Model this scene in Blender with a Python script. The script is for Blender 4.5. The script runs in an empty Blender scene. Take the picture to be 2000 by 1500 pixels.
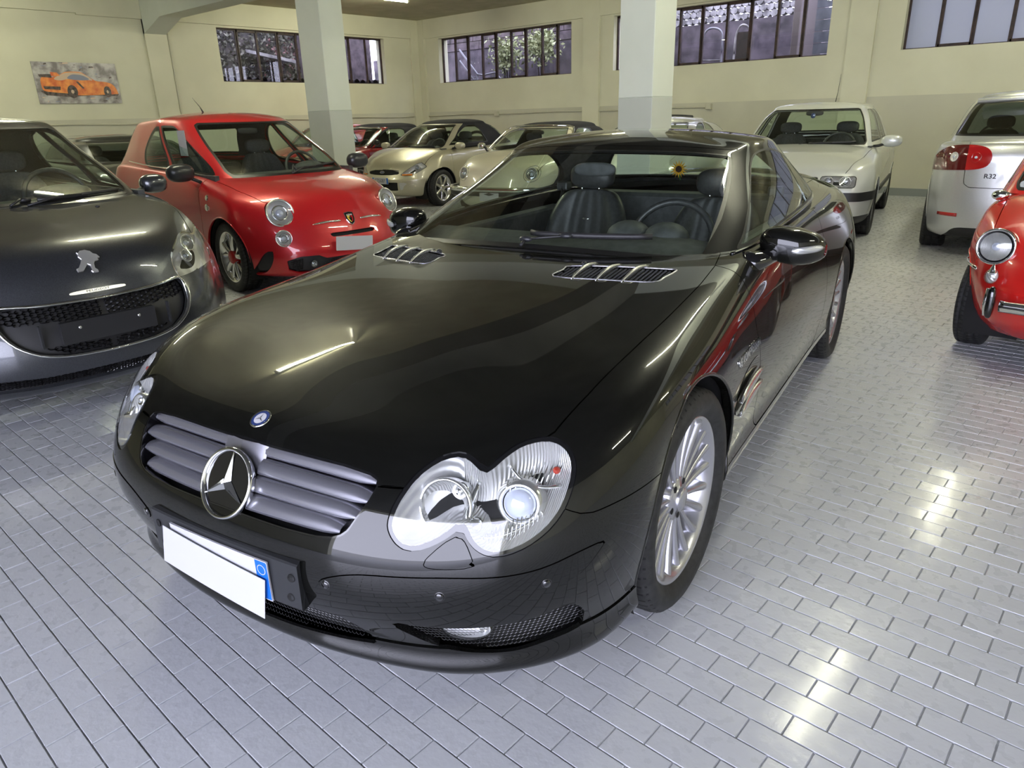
import bpy, math, random
import numpy as np
from mathutils import Matrix, Vector
rng = np.random.default_rng(7); random.seed(7)
COL = bpy.context.scene.collection
SC = bpy.context.scene
# ---------------------------------------------------------------- camera
cam_d = bpy.data.cameras.new('camera'); cam = bpy.data.objects.new('camera', cam_d); COL.objects.link(cam)
CR = ((0.7463, 0.6650, -0.0262), (0.2149, -0.2782, -0.9362), (-0.6300, 0.6931, -0.3500))
cam.matrix_world = Matrix(((CR[0][0], -CR[1][0], -CR[2][0], 0), (CR[0][1], -CR[1][1], -CR[2][1], 0), (CR[0][2], -CR[1][2], -CR[2][2], 1.367), (0, 0, 0, 1)))
cam_d.sensor_width = 36; cam_d.lens = 36 * 1400.83 / 2000; cam_d.clip_start = .05; cam_d.clip_end = 200
SC.camera = cam
# ---------------------------------------------------------------- exposure
SC.view_settings.view_transform = 'Standard'; SC.view_settings.look = 'None'
SC.view_settings.gamma = 1; SC.view_settings.use_curve_mapping = False; SC.view_settings.exposure = EXPO = 1.0
# ---------------------------------------------------------------- overcast sky outside
wd = bpy.data.worlds.new('sky'); SC.world = wd; wd.use_nodes = True
bg = wd.node_tree.nodes['Background']; bg.inputs[0].default_value = (0.79, 0.81, 1.0, 1); bg.inputs[1].default_value = 5.6
TUBE_W = 140.0      # emission strength of the fluorescent tubes
TUBE_C = (1.0, 0.99, 0.74)
LAMPS = [(-11.9, 2.93, 'ceiling batten over the far left cars, reflected in the left window'), (-6.3, 9.65, 'ceiling batten over the soft-top cars, out of view'), (-6.3, 2.93, 'ceiling batten mirrored as a streak in the black bonnet'), (-1.4, 9.75, 'ceiling batten over the silver hatchback seen from behind'), (-1.4, 5.45, 'ceiling batten mirrored in the floor tiles at right'), (3.4, 9.65, 'ceiling batten far right near the back wall'), (3.4, 4.0, 'ceiling batten far right near the camera')]
# ---------------------------------------------------------------- materials
def mat(name, col, rough=.5, metal=0, coat=0, trans=0, ior=1.45, emit=None, es=0, alpha=1, spec=.5, coat_r=.02):
    m = bpy.data.materials.new(name); m.use_nodes = True
    b = m.node_tree.nodes['Principled BSDF']; I = b.inputs
    I['Base Color'].default_value = (*col, 1); I['Roughness'].default_value = rough; I['Metallic'].default_value = metal
    I['Coat Weight'].default_value = coat; I['Coat Roughness'].default_value = coat_r; I['Transmission Weight'].default_value = trans
    I['IOR'].default_value = ior; I['Specular IOR Level'].default_value = spec
    if emit: I['Emission Color'].default_value = (*emit, 1); I['Emission Strength'].default_value = es
    if alpha < 1: I['Alpha'].default_value = alpha
    return m
def nn(m, t, **kw):
    n = m.node_tree.nodes.new(t)
    for k, v in kw.items():
        if k in n.inputs: n.inputs[k].default_value = v
        else: setattr(n, k, v)
    return n
def bsdf(m): return m.node_tree.nodes['Principled BSDF']
def lk(m, a, b): m.node_tree.links.new(a, b)
def noisy(m, c1, c2, scale, detail=4, bump=0, bscale=None, lo=.35, hi=.65, dist=.01, coord='Object'):
    tc = nn(m, 'ShaderNodeTexCoord'); n = nn(m, 'ShaderNodeTexNoise'); n.inputs['Scale'].default_value = scale; n.inputs['Detail'].default_value = detail
    lk(m, tc.outputs[coord], n.inputs['Vector'])
    r = nn(m, 'ShaderNodeValToRGB'); r.color_ramp.elements[0].position = lo; r.color_ramp.elements[1].position = hi
    r.color_ramp.elements[0].color = (*c1, 1); r.color_ramp.elements[1].color = (*c2, 1)
    lk(m, n.outputs['Fac'], r.inputs['Fac']); lk(m, r.outputs['Color'], bsdf(m).inputs['Base Color'])
    if bump:
        n2 = nn(m, 'ShaderNodeTexNoise'); n2.inputs['Scale'].default_value = bscale or scale * 4; n2.inputs['Detail'].default_value = 3
        lk(m, tc.outputs[coord], n2.inputs['Vector']); b = nn(m, 'ShaderNodeBump'); b.inputs['Strength'].default_value = bump; b.inputs['Distance'].default_value = dist
        lk(m, n2.outputs['Fac'], b.inputs['Height']); lk(m, b.outputs['Normal'], bsdf(m).inputs['Normal'])
    return m
def glass(name, tint, gloss=.06, rough=0.0):
    # thin car / window glass: tinted transparency with a clear fresnel reflection
    m = bpy.data.materials.new(name); m.use_nodes = True; t = m.node_tree; t.nodes.clear()
    o = t.nodes.new('ShaderNodeOutputMaterial'); mx = t.nodes.new('ShaderNodeMixShader')
    tr = t.nodes.new('ShaderNodeBsdfTransparent'); tr.inputs[0].default_value = (*tint, 1)
    gl = t.nodes.new('ShaderNodeBsdfGlossy'); gl.inputs['Roughness'].default_value = rough
    fr = t.nodes.new('ShaderNodeLayerWeight'); fr.inputs[0].default_value = .5; pw = t.nodes.new('ShaderNodeMath'); pw.operation = 'POWER'; pw.inputs[1].default_value = 4.2
    ma = t.nodes.new('ShaderNodeMath'); ma.operation = 'MULTIPLY_ADD'; ma.inputs[1].default_value = .90; ma.inputs[2].default_value = gloss
    t.links.new(fr.outputs['Facing'], pw.inputs[0]); t.links.new(pw.outputs[0], ma.inputs[0]); t.links.new(ma.outputs[0], mx.inputs[0]); t.links.new(tr.outputs[0], mx.inputs[1]); t.links.new(gl.outputs[0], mx.inputs[2])
    t.links.new(mx.outputs[0], o.inputs[0]); return m
def flake(m, c1, c2, scale=900):
    tc = nn(m, 'ShaderNodeTexCoord'); v = nn(m, 'ShaderNodeTexVoronoi'); v.inputs['Scale'].default_value = scale
    r = nn(m, 'ShaderNodeValToRGB'); r.color_ramp.elements[0].color = (*c1, 1); r.color_ramp.elements[1].color = (*c2, 1)
    s = nn(m, 'ShaderNodeSeparateColor'); lk(m, tc.outputs['Object'], v.inputs['Vector']); lk(m, v.outputs['Color'], s.inputs[0])
    lk(m, s.outputs[0], r.inputs[0]); lk(m, r.outputs[0], bsdf(m).inputs['Base Color']); return m
MT = {}
MT['black_paint'] = flake(mat('black_paint', (.004, .004, .004), .35, 0, 1, spec=.06), (.0018, .0020, .0018), (.0060, .0060, .0052))
MT['grey_paint'] = flake(mat('grey_metallic_paint', (.05, .055, .06), .3, .6, 1), (.030, .033, .038), (.070, .074, .084))
MT['red_paint'] = flake(mat('red_paint', (.45, .006, .01), .35, .2, 1), (.40, .006, .012), (.56, .010, .016))
MT['silver_paint'] = flake(mat('silver_paint', (.5, .52, .52), .35, .55, 1), (.46, .48, .48), (.62, .63, .62))
MT['champagne_paint'] = flake(mat('champagne_paint', (.5, .48, .36), .35, .5, 1), (.46, .43, .31), (.60, .57, .44))
MT['cream_paint'] = mat('cream_paint', (.66, .62, .46), .3, 0, 1)
MT['classic_red'] = mat('classic_red_paint', (.50, .012, .010), .25, 0, 1)
MT['dark_red'] = mat('dark_red_paint', (.20, .006, .012), .25, 0, 1)
MT['white_paint'] = mat('white_silver_paint', (.66, .68, .64), .3, .2, 1)
MT['plastic'] = mat('black_plastic', (.018, .018, .019), .45)
MT['satin'] = mat('satin_black', (.025, .026, .028), .28)
MT['gloss_black'] = mat('gloss_black', (.006, .006, .007), .08, coat=1)
MT['dark'] = mat('dark_cavity', (.006, .006, .006), .8)
MT['under'] = mat('underbody', (.008, .008, .008), .9)
MT['rubber'] = noisy(mat('tyre_rubber', (.016, .016, .016), .62), (.012, .012, .012), (.026, .026, .026), 40, bump=.15, bscale=300, dist=.002)
MT['seal'] = mat('rubber_seal', (.008, .008, .008), .4)
MT['badge_chrome'] = mat('brushed_badge', (.80, .80, .78), .28, .8)
MT['chrome'] = mat('chrome', (.85, .86, .86), .06, 1)
MT['alu'] = mat('silver_lacquer', (.46, .46, .50), .26, .75, .6)
MT['alu_bright'] = mat('machined_aluminium', (.72, .72, .70), .22, .9)
MT['grille_silver'] = mat('grille_silver', (.25, .25, .285), .27, .7, .35)
MT['leather'] = noisy(mat('black_leather', (.03, .03, .031), .36), (.028, .029, .029), (.045, .046, .046), 60, bump=.2, bscale=500, dist=.001)
MT['interior'] = noisy(mat('interior_grey', (.05, .052, .052), .6), (.040, .042, .042), (.065, .068, .068), 30)
MT['seat_grey'] = noisy(mat('seat_cloth', (.04, .04, .042), .85), (.03, .03, .032), (.055, .055, .058), 80)
MT['fabric_top'] = noisy(mat('soft_top_cloth', (.009, .009, .012), .9), (.006, .006, .009), (.013, .013, .018), 300, bump=.2, bscale=900, dist=.001)
MT['glass_ws'] = glass('windscreen_glass', (.90, .97, .92), .04)
MT['glass_side'] = glass('side_glass', (.82, .93, .87), .08)
MT['glass_dark'] = glass('privacy_glass', (.16, .19, .19), .10)
MT['lens'] = glass('headlight_lens', (.93, .94, .94), .10)
MT['window_glass'] = glass('window_pane_glass', (.88, .88, .90), .035)
MT['reflector'] = mat('reflector_chrome', (.62, .62, .62), .36, .6)
MT['reflector_lined'] = mat('lined_reflector', (.62, .62, .60), .34, .6)
def lined(m, scale, axis):
    tc = nn(m, 'ShaderNodeTexCoord'); w = nn(m, 'ShaderNodeTexWave'); w.inputs['Scale'].default_value = scale; w.bands_direction = axis
    b = nn(m, 'ShaderNodeBump'); b.inputs['Strength'].default_value = .9; b.inputs['Distance'].default_value = .002
    lk(m, tc.outputs['Object'], w.inputs['Vector']); lk(m, w.outputs['Fac'], b.inputs['Height']); lk(m, b.outputs['Normal'], bsdf(m).inputs['Normal'])
lined(MT['reflector_lined'], 60, 'Y'); lined(MT['reflector'], 26, 'DIAGONAL')
MT['bulb'] = mat('bulb_glass', (.62, .67, .80), .10, .1, 1)
MT['amber'] = mat('amber_lens', (.75, .22, .02), .15, coat=1)
MT['orange_bulb'] = mat('orange_bulb', (.45, .04, .02), .2, coat=1)
MT['tail_red'] = mat('tail_light_red', (.42, .01, .012), .12, coat=1)
MT['tail_dark'] = mat('tail_light_dark', (.10, .006, .008), .12, coat=1)
MT['plate_white'] = mat('plate_white', (.50, .50, .53), .35)
MT['paper'] = mat('white_paper', (.46, .46, .47), .7)
MT['plate_blue'] = mat('plate_blue', (.01, .12, .52), .35)
MT['plate_ink'] = mat('plate_ink', (.02, .02, .02), .4)
MT['yellow'] = mat('yellow_print', (.80, .60, .06), .4)
MT['blue_badge'] = mat('blue_badge', (.03, .05, .16), .2, coat=1)
MT['red_cap'] = mat('red_brake', (.40, .01, .01), .35)
MT['disc'] = mat('brake_disc', (.30, .30, .31), .35, 1)
# ---------------------------------------------------------------- object helpers
def link(o, parent=None):
    COL.objects.link(o)
    if parent is not None: o.parent = parent
    return o
def tag(o, label=None, cat=None, group=None, kind=None):
    for k, v in (('label', label), ('category', cat), ('group', group), ('kind', kind)):
        if v: o[k] = v
    return o
def empty(name, loc=(0, 0, 0), rz=0, label=None, cat=None, group=None, parent=None):
    o = bpy.data.objects.new(name, None); o.empty_display_size = .2; o.location = loc; o.rotation_euler = (0, 0, rz)
    link(o, parent); return tag(o, label, cat, group)
class G:
    """numpy triangle mesh: V verts, N normals (or None: flat/auto), U surface params, T triangles"""
    def __init__(s, V, T, N=None, U=None):
        s.V = np.asarray(V, float).reshape(-1, 3); s.T = np.asarray(T, int).reshape(-1, 3)
        s.N = None if N is None else np.asarray(N, float).reshape(-1, 3); s.U = U
def vnorm(g):
    fn = np.cross(g.V[g.T[:, 1]] - g.V[g.T[:, 0]], g.V[g.T[:, 2]] - g.V[g.T[:, 0]]); N = np.zeros_like(g.V); c = g.V - g.V.mean(0)
    for i in range(3): np.add.at(N, g.T[:, i], fn)
    if (N * c).sum() < 0: N = -N
    return N / np.maximum(np.linalg.norm(N, axis=1, keepdims=True), 1e-12)
def put(name, g, m, parent=None, smooth=True):
    if g.N is None and len(g.T):
        c = g.V - g.V.mean(0)
        if (np.cross(c[g.T[:, 0]], c[g.T[:, 1]]) * c[g.T[:, 2]]).sum() < 0: g = G(g.V, g.T[:, ::-1])
    me = bpy.data.meshes.new(name); n = len(g.V); k = len(g.T)
    me.vertices.add(n); me.vertices.foreach_set('co', g.V.astype(np.float32).ravel())
    me.loops.add(3 * k); me.loops.foreach_set('vertex_index', g.T.astype(np.int32).ravel())
    me.polygons.add(k); me.polygons.foreach_set('loop_start', np.arange(0, 3 * k, 3, dtype=np.int32))
    me.polygons.foreach_set('use_smooth', np.full(k, bool(smooth)))
    me.update(calc_edges=True)
    if g.N is not None and k: me.normals_split_custom_set_from_vertices(g.N.astype(np.float32))
    if isinstance(m, str): m = MT[m]
    me.materials.append(m); o = bpy.data.objects.new(name, me); return link(o, parent)
def polymesh(name, V, F, m, parent=None, smooth=False, bevel=0, seg=1, sub=0, angle=None):
    me = bpy.data.meshes.new(name); me.from_pydata([tuple(map(float, v)) for v in V], [], [tuple(map(int, f)) for f in F]); me.update()
    if isinstance(m, str): m = MT[m]
    me.materials.append(m)
    o = bpy.data.objects.new(name, me); link(o, parent)
    if smooth: me.polygons.foreach_set('use_smooth', [True] * len(me.polygons))
    if bevel:
        b = o.modifiers.new('bevel', 'BEVEL'); b.width = bevel; b.segments = seg; b.limit_method = 'ANGLE'; b.angle_limit = math.radians(35); b.harden_normals = False
    if sub: s = o.modifiers.new('sub', 'SUBSURF'); s.levels = sub; s.render_levels = sub
    return o
def boxVF(x0, x1, y0, y1, z0, z1):
    V = [(x, y, z) for x in (x0, x1) for y in (y0, y1) for z in (z0, z1)]
    return V, [(0, 1, 3, 2), (4, 6, 7, 5), (0, 4, 5, 1), (2, 3, 7, 6), (0, 2, 6, 4), (1, 5, 7, 3)]
def box(name, x0, x1, y0, y1, z0, z1, m, parent=None, bevel=0, seg=1):
    V, F = boxVF(x0, x1, y0, y1, z0, z1); return polymesh(name, V, F, m, parent, bevel=bevel, seg=seg)
def boxes(name, L, m, parent=None, bevel=0):
    V, F = [], []
    for b in L:
        v, f = boxVF(*b); k = len(V); V += v; F += [tuple(i + k for i in q) for q in f]
    return polymesh(name, V, F, m, parent, bevel=bevel)
def gjoin(L):
    V, N, T, k = [], [], [], 0; hasN = all(g.N is not None for g in L)
    for g in L: V.append(g.V); T.append(g.T + k); k += len(g.V); N.append(g.N)
    return G(np.vstack(V), np.vstack(T), np.vstack(N) if hasN else None)
def gmirror(g): 
    U = None if g.U is None else g.U.copy()
    return G(g.V * [1, -1, 1], g.T[:, ::-1], None if g.N is None else g.N * [1, -1, 1], U)
def xf(g, M):
    M = np.array(M); R = M[:3, :3]; V = g.V @ R.T + M[:3, 3]
    N = None if g.N is None else g.N @ np.linalg.inv(R); 
    if N is not None: N = N / np.maximum(np.linalg.norm(N, axis=1, keepdims=True), 1e-9)
    return G(V, g.T[:, ::-1] if np.linalg.det(R) < 0 else g.T, N, g.U)
def gridG(P, closeu=False, closev=False):
    """grid of points (a,b,3) -> G with smooth area normals"""
    a, b = P.shape[:2]; i = np.arange(a * b).reshape(a, b)
    if closeu: i = np.vstack([i, i[:1]])
    if closev: i = np.hstack([i, i[:, :1]])
    q = np.stack([i[:-1, :-1], i[1:, :-1], i[1:, 1:], i[:-1, 1:]], -1).reshape(-1, 4)
    return G(P.reshape(-1, 3), np.vstack([q[:, [0, 1, 2]], q[:, [0, 2, 3]]]))
def lathe(prof, n=48, axis='y', a0=0, a1=2 * math.pi):
    """profile [(r, h)] turned about the axis"""
    t = np.linspace(a0, a1, n, endpoint=False) if abs(a1 - a0 - 2 * math.pi) < 1e-6 else np.linspace(a0, a1, n)
    r = np.array([p[0] for p in prof]); h = np.array([p[1] for p in prof])
    c = np.cos(t)[:, None] * r; s = np.sin(t)[:, None] * r; H = np.broadcast_to(h, c.shape)
    P = {'y': np.stack([c, H, s], -1), 'z': np.stack([c, s, H], -1), 'x': np.stack([H, c, s], -1)}[axis]
    g = gridG(P, closeu=abs(a1 - a0 - 2 * math.pi) < 1e-6)
    if axis in 'zx': g.T = g.T[:, ::-1]
    return g
def tube(pts, r, n=10, closed=False, ry=None, up=None):
    P = np.asarray(pts, float); m = len(P); r = np.broadcast_to(r, (m,)).astype(float)
    if closed: T = np.roll(P, -1, 0) - np.roll(P, 1, 0)
    else: T = np.gradient(P, axis=0)
    T /= np.maximum(np.linalg.norm(T, axis=1, keepdims=True), 1e-9)
    up = np.array(up if up is not None else ((0, 0, 1) if abs(T[:, 2]).mean() < .85 else (1, 0, 0)), float)
    A = np.cross(T, up); A /= np.maximum(np.linalg.norm(A, axis=1, keepdims=True), 1e-9); B = np.cross(A, T)
    t = np.linspace(0, 2 * np.pi, n, endpoint=False); ry = r if ry is None else np.broadcast_to(ry, (m,))
    R = P[:, None] + A[:, None] * (np.cos(t)[None, :, None] * r[:, None, None]) + B[:, None] * (np.sin(t)[None, :, None] * np.asarray(ry)[:, None, None])
    g = gridG(R, closeu=closed, closev=True)
    if not closed:
        k = len(g.V); g.V = np.vstack([g.V, P[0], P[-1]]); i = np.arange(n); j = (i + 1) % n; L = (m - 1) * n
        g.T = np.vstack([g.T, np.stack([np.full(n, k), i, j], 1), np.stack([np.full(n, k + 1), L + j, L + i], 1)])
    return g
def ellipsoid(c, r, nu=24, nv=16, pw=1.0, M=None):
    u = np.linspace(0, 2 * np.pi, nu, endpoint=False); v = np.linspace(-np.pi / 2, np.pi / 2, nv)
    f = lambda a: np.sign(a) * np.abs(a) ** pw
    P = np.stack([f(np.cos(v))[:, None] * f(np.cos(u)) * r[0], f(np.cos(v))[:, None] * f(np.sin(u)) * r[1], np.broadcast_to((f(np.sin(v)) * r[2])[:, None], (nv, nu))], -1)
    if M is not None: P = P @ np.array(M)[:3, :3].T
    return gridG(P + np.array(c), closev=True)
def crom(pts, n=8, closed=True):
    """smooth curve through 2D/3D points"""
    P = np.asarray(pts, float); out = []; m = len(P)
    g = (lambda i: P[i % m]) if closed else (lambda i: P[min(max(i, 0), m - 1)])
    for i in range(m if closed else m - 1):
        a, b, c, d = g(i - 1), g(i), g(i + 1), g(i + 2)
        for k in range(n):
            t = k / n; out.append(.5 * (2 * b + (c - a) * t + (2 * a - 5 * b + 4 * c - d) * t * t + (3 * b - a - 3 * c + d) * t ** 3))
    if not closed: out.append(P[-1])
    return np.array(out)
def rrect(x0, x1, y0, y1, r, n=5):
    o = []
    for cx, cy, a in ((x1 - r, y1 - r, 0), (x0 + r, y1 - r, 90), (x0 + r, y0 + r, 180), (x1 - r, y0 + r, 270)):
        for k in range(n + 1): t = math.radians(a + 90 * k / n); o.append((cx + r * math.cos(t), cy + r * math.sin(t)))
    return np.array(o)
def ell(cx, cy, rx, ry, n=32, a=0):
    t = np.linspace(0, 2 * np.pi, n, endpoint=False); x, y = rx * np.cos(t), ry * np.sin(t); a = math.radians(a)
    return np.stack([cx + x * math.cos(a) - y * math.sin(a), cy + x * math.sin(a) + y * math.cos(a)], 1)
def sdf(P, poly):
    """signed distance of 2D points to a polygon, negative inside"""
    P = np.asarray(P, float); poly = np.asarray(poly, float); out = np.full(len(P), 1e3)
    lo, hi = poly.min(0), poly.max(0); d = (hi - lo).max() * .5 + .05
    sel = np.all((P > lo - d) & (P < hi + d), 1); Q = P[sel]
    if not len(Q): return out
    A = poly; B = np.roll(poly, -1, 0); dist = np.full(len(Q), 1e9); ins = np.zeros(len(Q), bool)
    for a, b in zip(A, B):
        e = b - a; w = Q - a; t = np.clip(w @ e / max(e @ e, 1e-12), 0, 1); dd = w - t[:, None] * e; dist = np.minimum(dist, (dd ** 2).sum(1))
        if a[1] != b[1]:
            c = (a[1] > Q[:, 1]) != (b[1] > Q[:, 1]); ins ^= c & (Q[:, 0] < (b[0] - a[0]) * (Q[:, 1] - a[1]) / (b[1] - a[1]) + a[0])
    dist = np.sqrt(dist); out[sel] = np.where(ins, -dist, dist); return out
def split(g, F):
    """cut a surface along F=0 -> (part with F<0, part with F>=0)"""
    F = np.where(np.abs(F) < 1e-7, 1e-7, F); s = F[g.T] < 0; c = s.sum(1)
    V, N, U, T = g.V, g.N, g.U, g.T; keep = [T[c == 3]]; rest = [T[c == 0]]
    mix = T[(c == 1) | (c == 2)]
    if len(mix):
        sm = F[mix] < 0; cm = sm.sum(1); lone = np.where(cm == 1, sm.argmax(1), (~sm).argmax(1)); r = np.arange(len(mix))
        a = mix[r, lone]; b = mix[r, (lone + 1) % 3]; d = mix[r, (lone + 2) % 3]
        e1 = np.sort(np.stack([a, b], 1), 1); e2 = np.sort(np.stack([a, d], 1), 1); E = np.vstack([e1, e2])
        ue, inv = np.unique(E, axis=0, return_inverse=True); inv = inv.ravel(); f0, f1 = F[ue[:, 0]], F[ue[:, 1]]; t = (f0 / (f0 - f1))[:, None]; n0 = len(V)
        V = np.vstack([V, V[ue[:, 0]] * (1 - t) + V[ue[:, 1]] * t])
        if N is not None:
            nn_ = N[ue[:, 0]] * (1 - t) + N[ue[:, 1]] * t; N = np.vstack([N, nn_ / np.maximum(np.linalg.norm(nn_, axis=1, keepdims=True), 1e-9)])
        if U is not None: U = np.vstack([U, U[ue[:, 0]] * (1 - t) + U[ue[:, 1]] * t])
        i1 = inv[:len(mix)] + n0; i2 = inv[len(mix):] + n0
        tri = np.stack([a, i1, i2], 1); q1 = np.stack([i1, b, d], 1); q2 = np.stack([i1, d, i2], 1); ln = cm == 1
        keep += [tri[ln], q1[~ln], q2[~ln]]; rest += [tri[~ln], q1[ln], q2[ln]]
    return [compact(G(V, np.vstack(x), N, U)) for x in (keep, rest)]
def compact(g):
    if not len(g.T): return G(np.zeros((0, 3)), np.zeros((0, 3)), None if g.N is None else np.zeros((0, 3)), None if g.U is None else np.zeros((0, g.U.shape[1])))
    u, inv = np.unique(g.T, return_inverse=True); return G(g.V[u], inv.reshape(-1, 3), None if g.N is None else g.N[u], None if g.U is None else g.U[u])
def bedges(g):
    e = np.vstack([g.T[:, [0, 1]], g.T[:, [1, 2]], g.T[:, [2, 0]]]); k = np.sort(e, 1); _, i, c = np.unique(k, axis=0, return_index=True, return_counts=True)
    return e[i[c == 1]]
def skirt(g, d=.010, lip=.0):
    """give a panel a folded edge of depth d going inwards"""
    e = bedges(g)
    if not len(e): return g
    a, b = e[:, 0], e[:, 1]; ok = ~((np.abs(g.V[a, 1]) < 1e-5) & (np.abs(g.V[b, 1]) < 1e-5)); a, b = a[ok], b[ok]
    Va, Vb = g.V[a], g.V[b]; Na, Nb = g.N[a], g.N[b]; P = np.vstack([Va, Vb, Va - Na * d, Vb - Nb * d]); m = len(a)
    o = np.cross(Vb - Va, Na); o /= np.maximum(np.linalg.norm(o, axis=1, keepdims=True), 1e-9); i = np.arange(m) + len(g.V)
    T = np.vstack([np.stack([i, i + 2 * m, i + m], 1), np.stack([i + m, i + 2 * m, i + 3 * m], 1)])
    return G(np.vstack([g.V, P]), np.vstack([g.T, T]), np.vstack([g.N, o, o, o, o]), None)
def offset(g, d): return G(g.V + g.N * d, g.T, g.N, g.U)
def sym(g): return gjoin([g, gmirror(g)])
# tensor B-spline surface; u runs front centre -> side -> rear centre, v from sill up to the centreline
def _w(n, k):
    m = (n - 1) * k + 1; W = np.zeros((m, n + 2)); D = np.zeros((m, n + 2)); t = np.arange(m) / k; i = np.minimum(t.astype(int), n - 2); f = t - i
    for q, (w, d) in enumerate((((1 - f) ** 3 / 6, -(1 - f) ** 2 / 2), ((3 * f ** 3 - 6 * f ** 2 + 4) / 6, (9 * f ** 2 - 12 * f) / 6), ((-3 * f ** 3 + 3 * f ** 2 + 3 * f + 1) / 6, (-9 * f ** 2 + 6 * f + 3) / 6), (f ** 3 / 6, f ** 2 / 2))):
        W[np.arange(m), i + q] = w; D[np.arange(m), i + q] = d
    return W, D, t
def _ext(P, ax, lo, hi):
    P = np.moveaxis(P, ax, 0); fl = np.array([1, -1, 1])
    a = P[1] * fl if lo == 'r' else 2 * P[0] - P[1]; b = P[-2] * fl if hi == 'r' else 2 * P[-1] - P[-2]
    return np.moveaxis(np.concatenate([a[None], P, b[None]]), 0, ax)
def surf(rows, ku=8, kv=8, iters=3, ends=('r', 'r', 'e', 'r')):
    """rows: list over v of lists over u of (x,y,z)"""
    T = np.array(rows, float).transpose(1, 0, 2); P = T.copy()
    def ev(P, ku, kv):
        E = _ext(_ext(P, 0, ends[0], ends[1]), 1, ends[2], ends[3]); Wu, Du, tu = _w(P.shape[0], ku); Wv, Dv, tv = _w(P.shape[1], kv)
        f = lambda A, B: np.einsum('ia,abc,jb->ijc', A, E, B, optimize=True); return f(Wu, Wv), f(Du, Wv), f(Wu, Dv), tu, tv
    for _ in range(iters): P = P + (T - ev(P, 1, 1)[0])
    S, A, B, tu, tv = ev(P, ku, kv); N = np.cross(A, B); L = np.linalg.norm(N, axis=2, keepdims=True); N = N / np.maximum(L, 1e-9)
    g = gridG(S); g.N = N.reshape(-1, 3); g.U = np.stack(np.meshgrid(tu, tv, indexing='ij'), -1).reshape(-1, 2)
    # outward orientation: side normals should point +y
    k = (g.V[:, 1] > .6 * g.V[:, 1].max())
    if g.N[k, 1].sum() < 0: g.N = -g.N; 
    fn = np.cross(g.V[g.T[:, 1]] - g.V[g.T[:, 0]], g.V[g.T[:, 2]] - g.V[g.T[:, 0]])
    if (fn * g.N[g.T[:, 0]]).sum() < 0: g.T = g.T[:, ::-1]
    if ends[0] == 'r': z = np.abs(g.V[:, 1]) < 1e-4; g.N[z, 1] = 0; g.N[z] /= np.maximum(np.linalg.norm(g.N[z], axis=1, keepdims=True), 1e-9)
    return g
class Near:
    """drop points on a surface along an axis"""
    def __init__(s, g): s.g = g if g.N is not None else G(g.V, g.T, vnorm(g))
    def hit(s, P2, ax, sgn=1):
        """P2 (n,2) coords in the two other axes, returns surface points & normals with the greatest coordinate (sgn) along ax"""
        g = s.g; o = [i for i in range(3) if i != ax]; V2 = g.V[:, o]; res = []; A = V2[g.T[:, 0]]; B = V2[g.T[:, 1]]; C = V2[g.T[:, 2]]
        d = (B[:, 0] - A[:, 0]) * (C[:, 1] - A[:, 1]) - (C[:, 0] - A[:, 0]) * (B[:, 1] - A[:, 1]); dz = np.where(np.abs(d) < 1e-14, 1e-14, d)
        for p in np.atleast_2d(P2):
            w1 = ((p[0] - A[:, 0]) * (C[:, 1] - A[:, 1]) - (C[:, 0] - A[:, 0]) * (p[1] - A[:, 1])) / dz
            w2 = ((B[:, 0] - A[:, 0]) * (p[1] - A[:, 1]) - (p[0] - A[:, 0]) * (B[:, 1] - A[:, 1])) / dz
            k = np.where((w1 >= -1e-6) & (w2 >= -1e-6) & (w1 + w2 <= 1 + 1e-6) & (np.abs(d) > 1e-13))[0]
            if not len(k):
                j = ((V2 - p) ** 2).sum(1).argmin(); res.append((g.V[j], g.N[j])); continue
            X = g.V[g.T[k, 0]] * (1 - w1[k] - w2[k])[:, None] + g.V[g.T[k, 1]] * w1[k][:, None] + g.V[g.T[k, 2]] * w2[k][:, None]; j = (X[:, ax] * sgn).argmax(); kk = k[j]
            n = g.N[g.T[kk, 0]] * (1 - w1[kk] - w2[kk]) + g.N[g.T[kk, 1]] * w1[kk] + g.N[g.T[kk, 2]] * w2[kk]; res.append((X[j], n / np.linalg.norm(n)))
        return np.array([r[0] for r in res]), np.array([r[1] for r in res])
def prism(poly, M, h0, h1, bevel=0):
    """extrude a 2D outline (simple polygon) between heights h0,h1 in frame M -> V,F"""
    M = np.array(M); n = len(poly); V = [M[:3, :3] @ np.array((p[0], p[1], h)) + M[:3, 3] for h in (h0, h1) for p in poly]
    F = [tuple(range(n))[::-1], tuple(range(n, 2 * n))] + [(i, (i + 1) % n, n + (i + 1) % n, n + i) for i in range(n)]
    return V, F
def frame(o, n, up=(0, 0, 1)):
    """matrix with z=n, y~up, x right"""
    n = np.array(n, float); n /= np.linalg.norm(n); x = np.cross(up, n); x /= np.linalg.norm(x); y = np.cross(n, x)
    M = np.eye(4); M[:3, 0] = x; M[:3, 1] = y; M[:3, 2] = n; M[:3, 3] = o; return M
def text(name, s, size, M, m, parent, depth=.001, xs=1, align='CENTER', bold=0.0):
    c = bpy.data.curves.new(name, 'FONT'); c.body = s; c.size = size; c.extrude = depth; c.align_x = align; c.align_y = 'CENTER'; c.offset = bold
    o = bpy.data.objects.new(name + '_tmp', c); COL.objects.link(o); dg = bpy.context.evaluated_depsgraph_get()
    me = bpy.data.meshes.new_from_object(o.evaluated_get(dg)); bpy.data.objects.remove(o); me.materials.append(MT[m] if isinstance(m, str) else m)
    MM = Matrix([list(map(float, r)) for r in np.array(M)]) @ Matrix.Diagonal((xs, 1, 1, 1)); me.transform(MM); r = bpy.data.objects.new(name, me); return link(r, parent)
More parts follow.
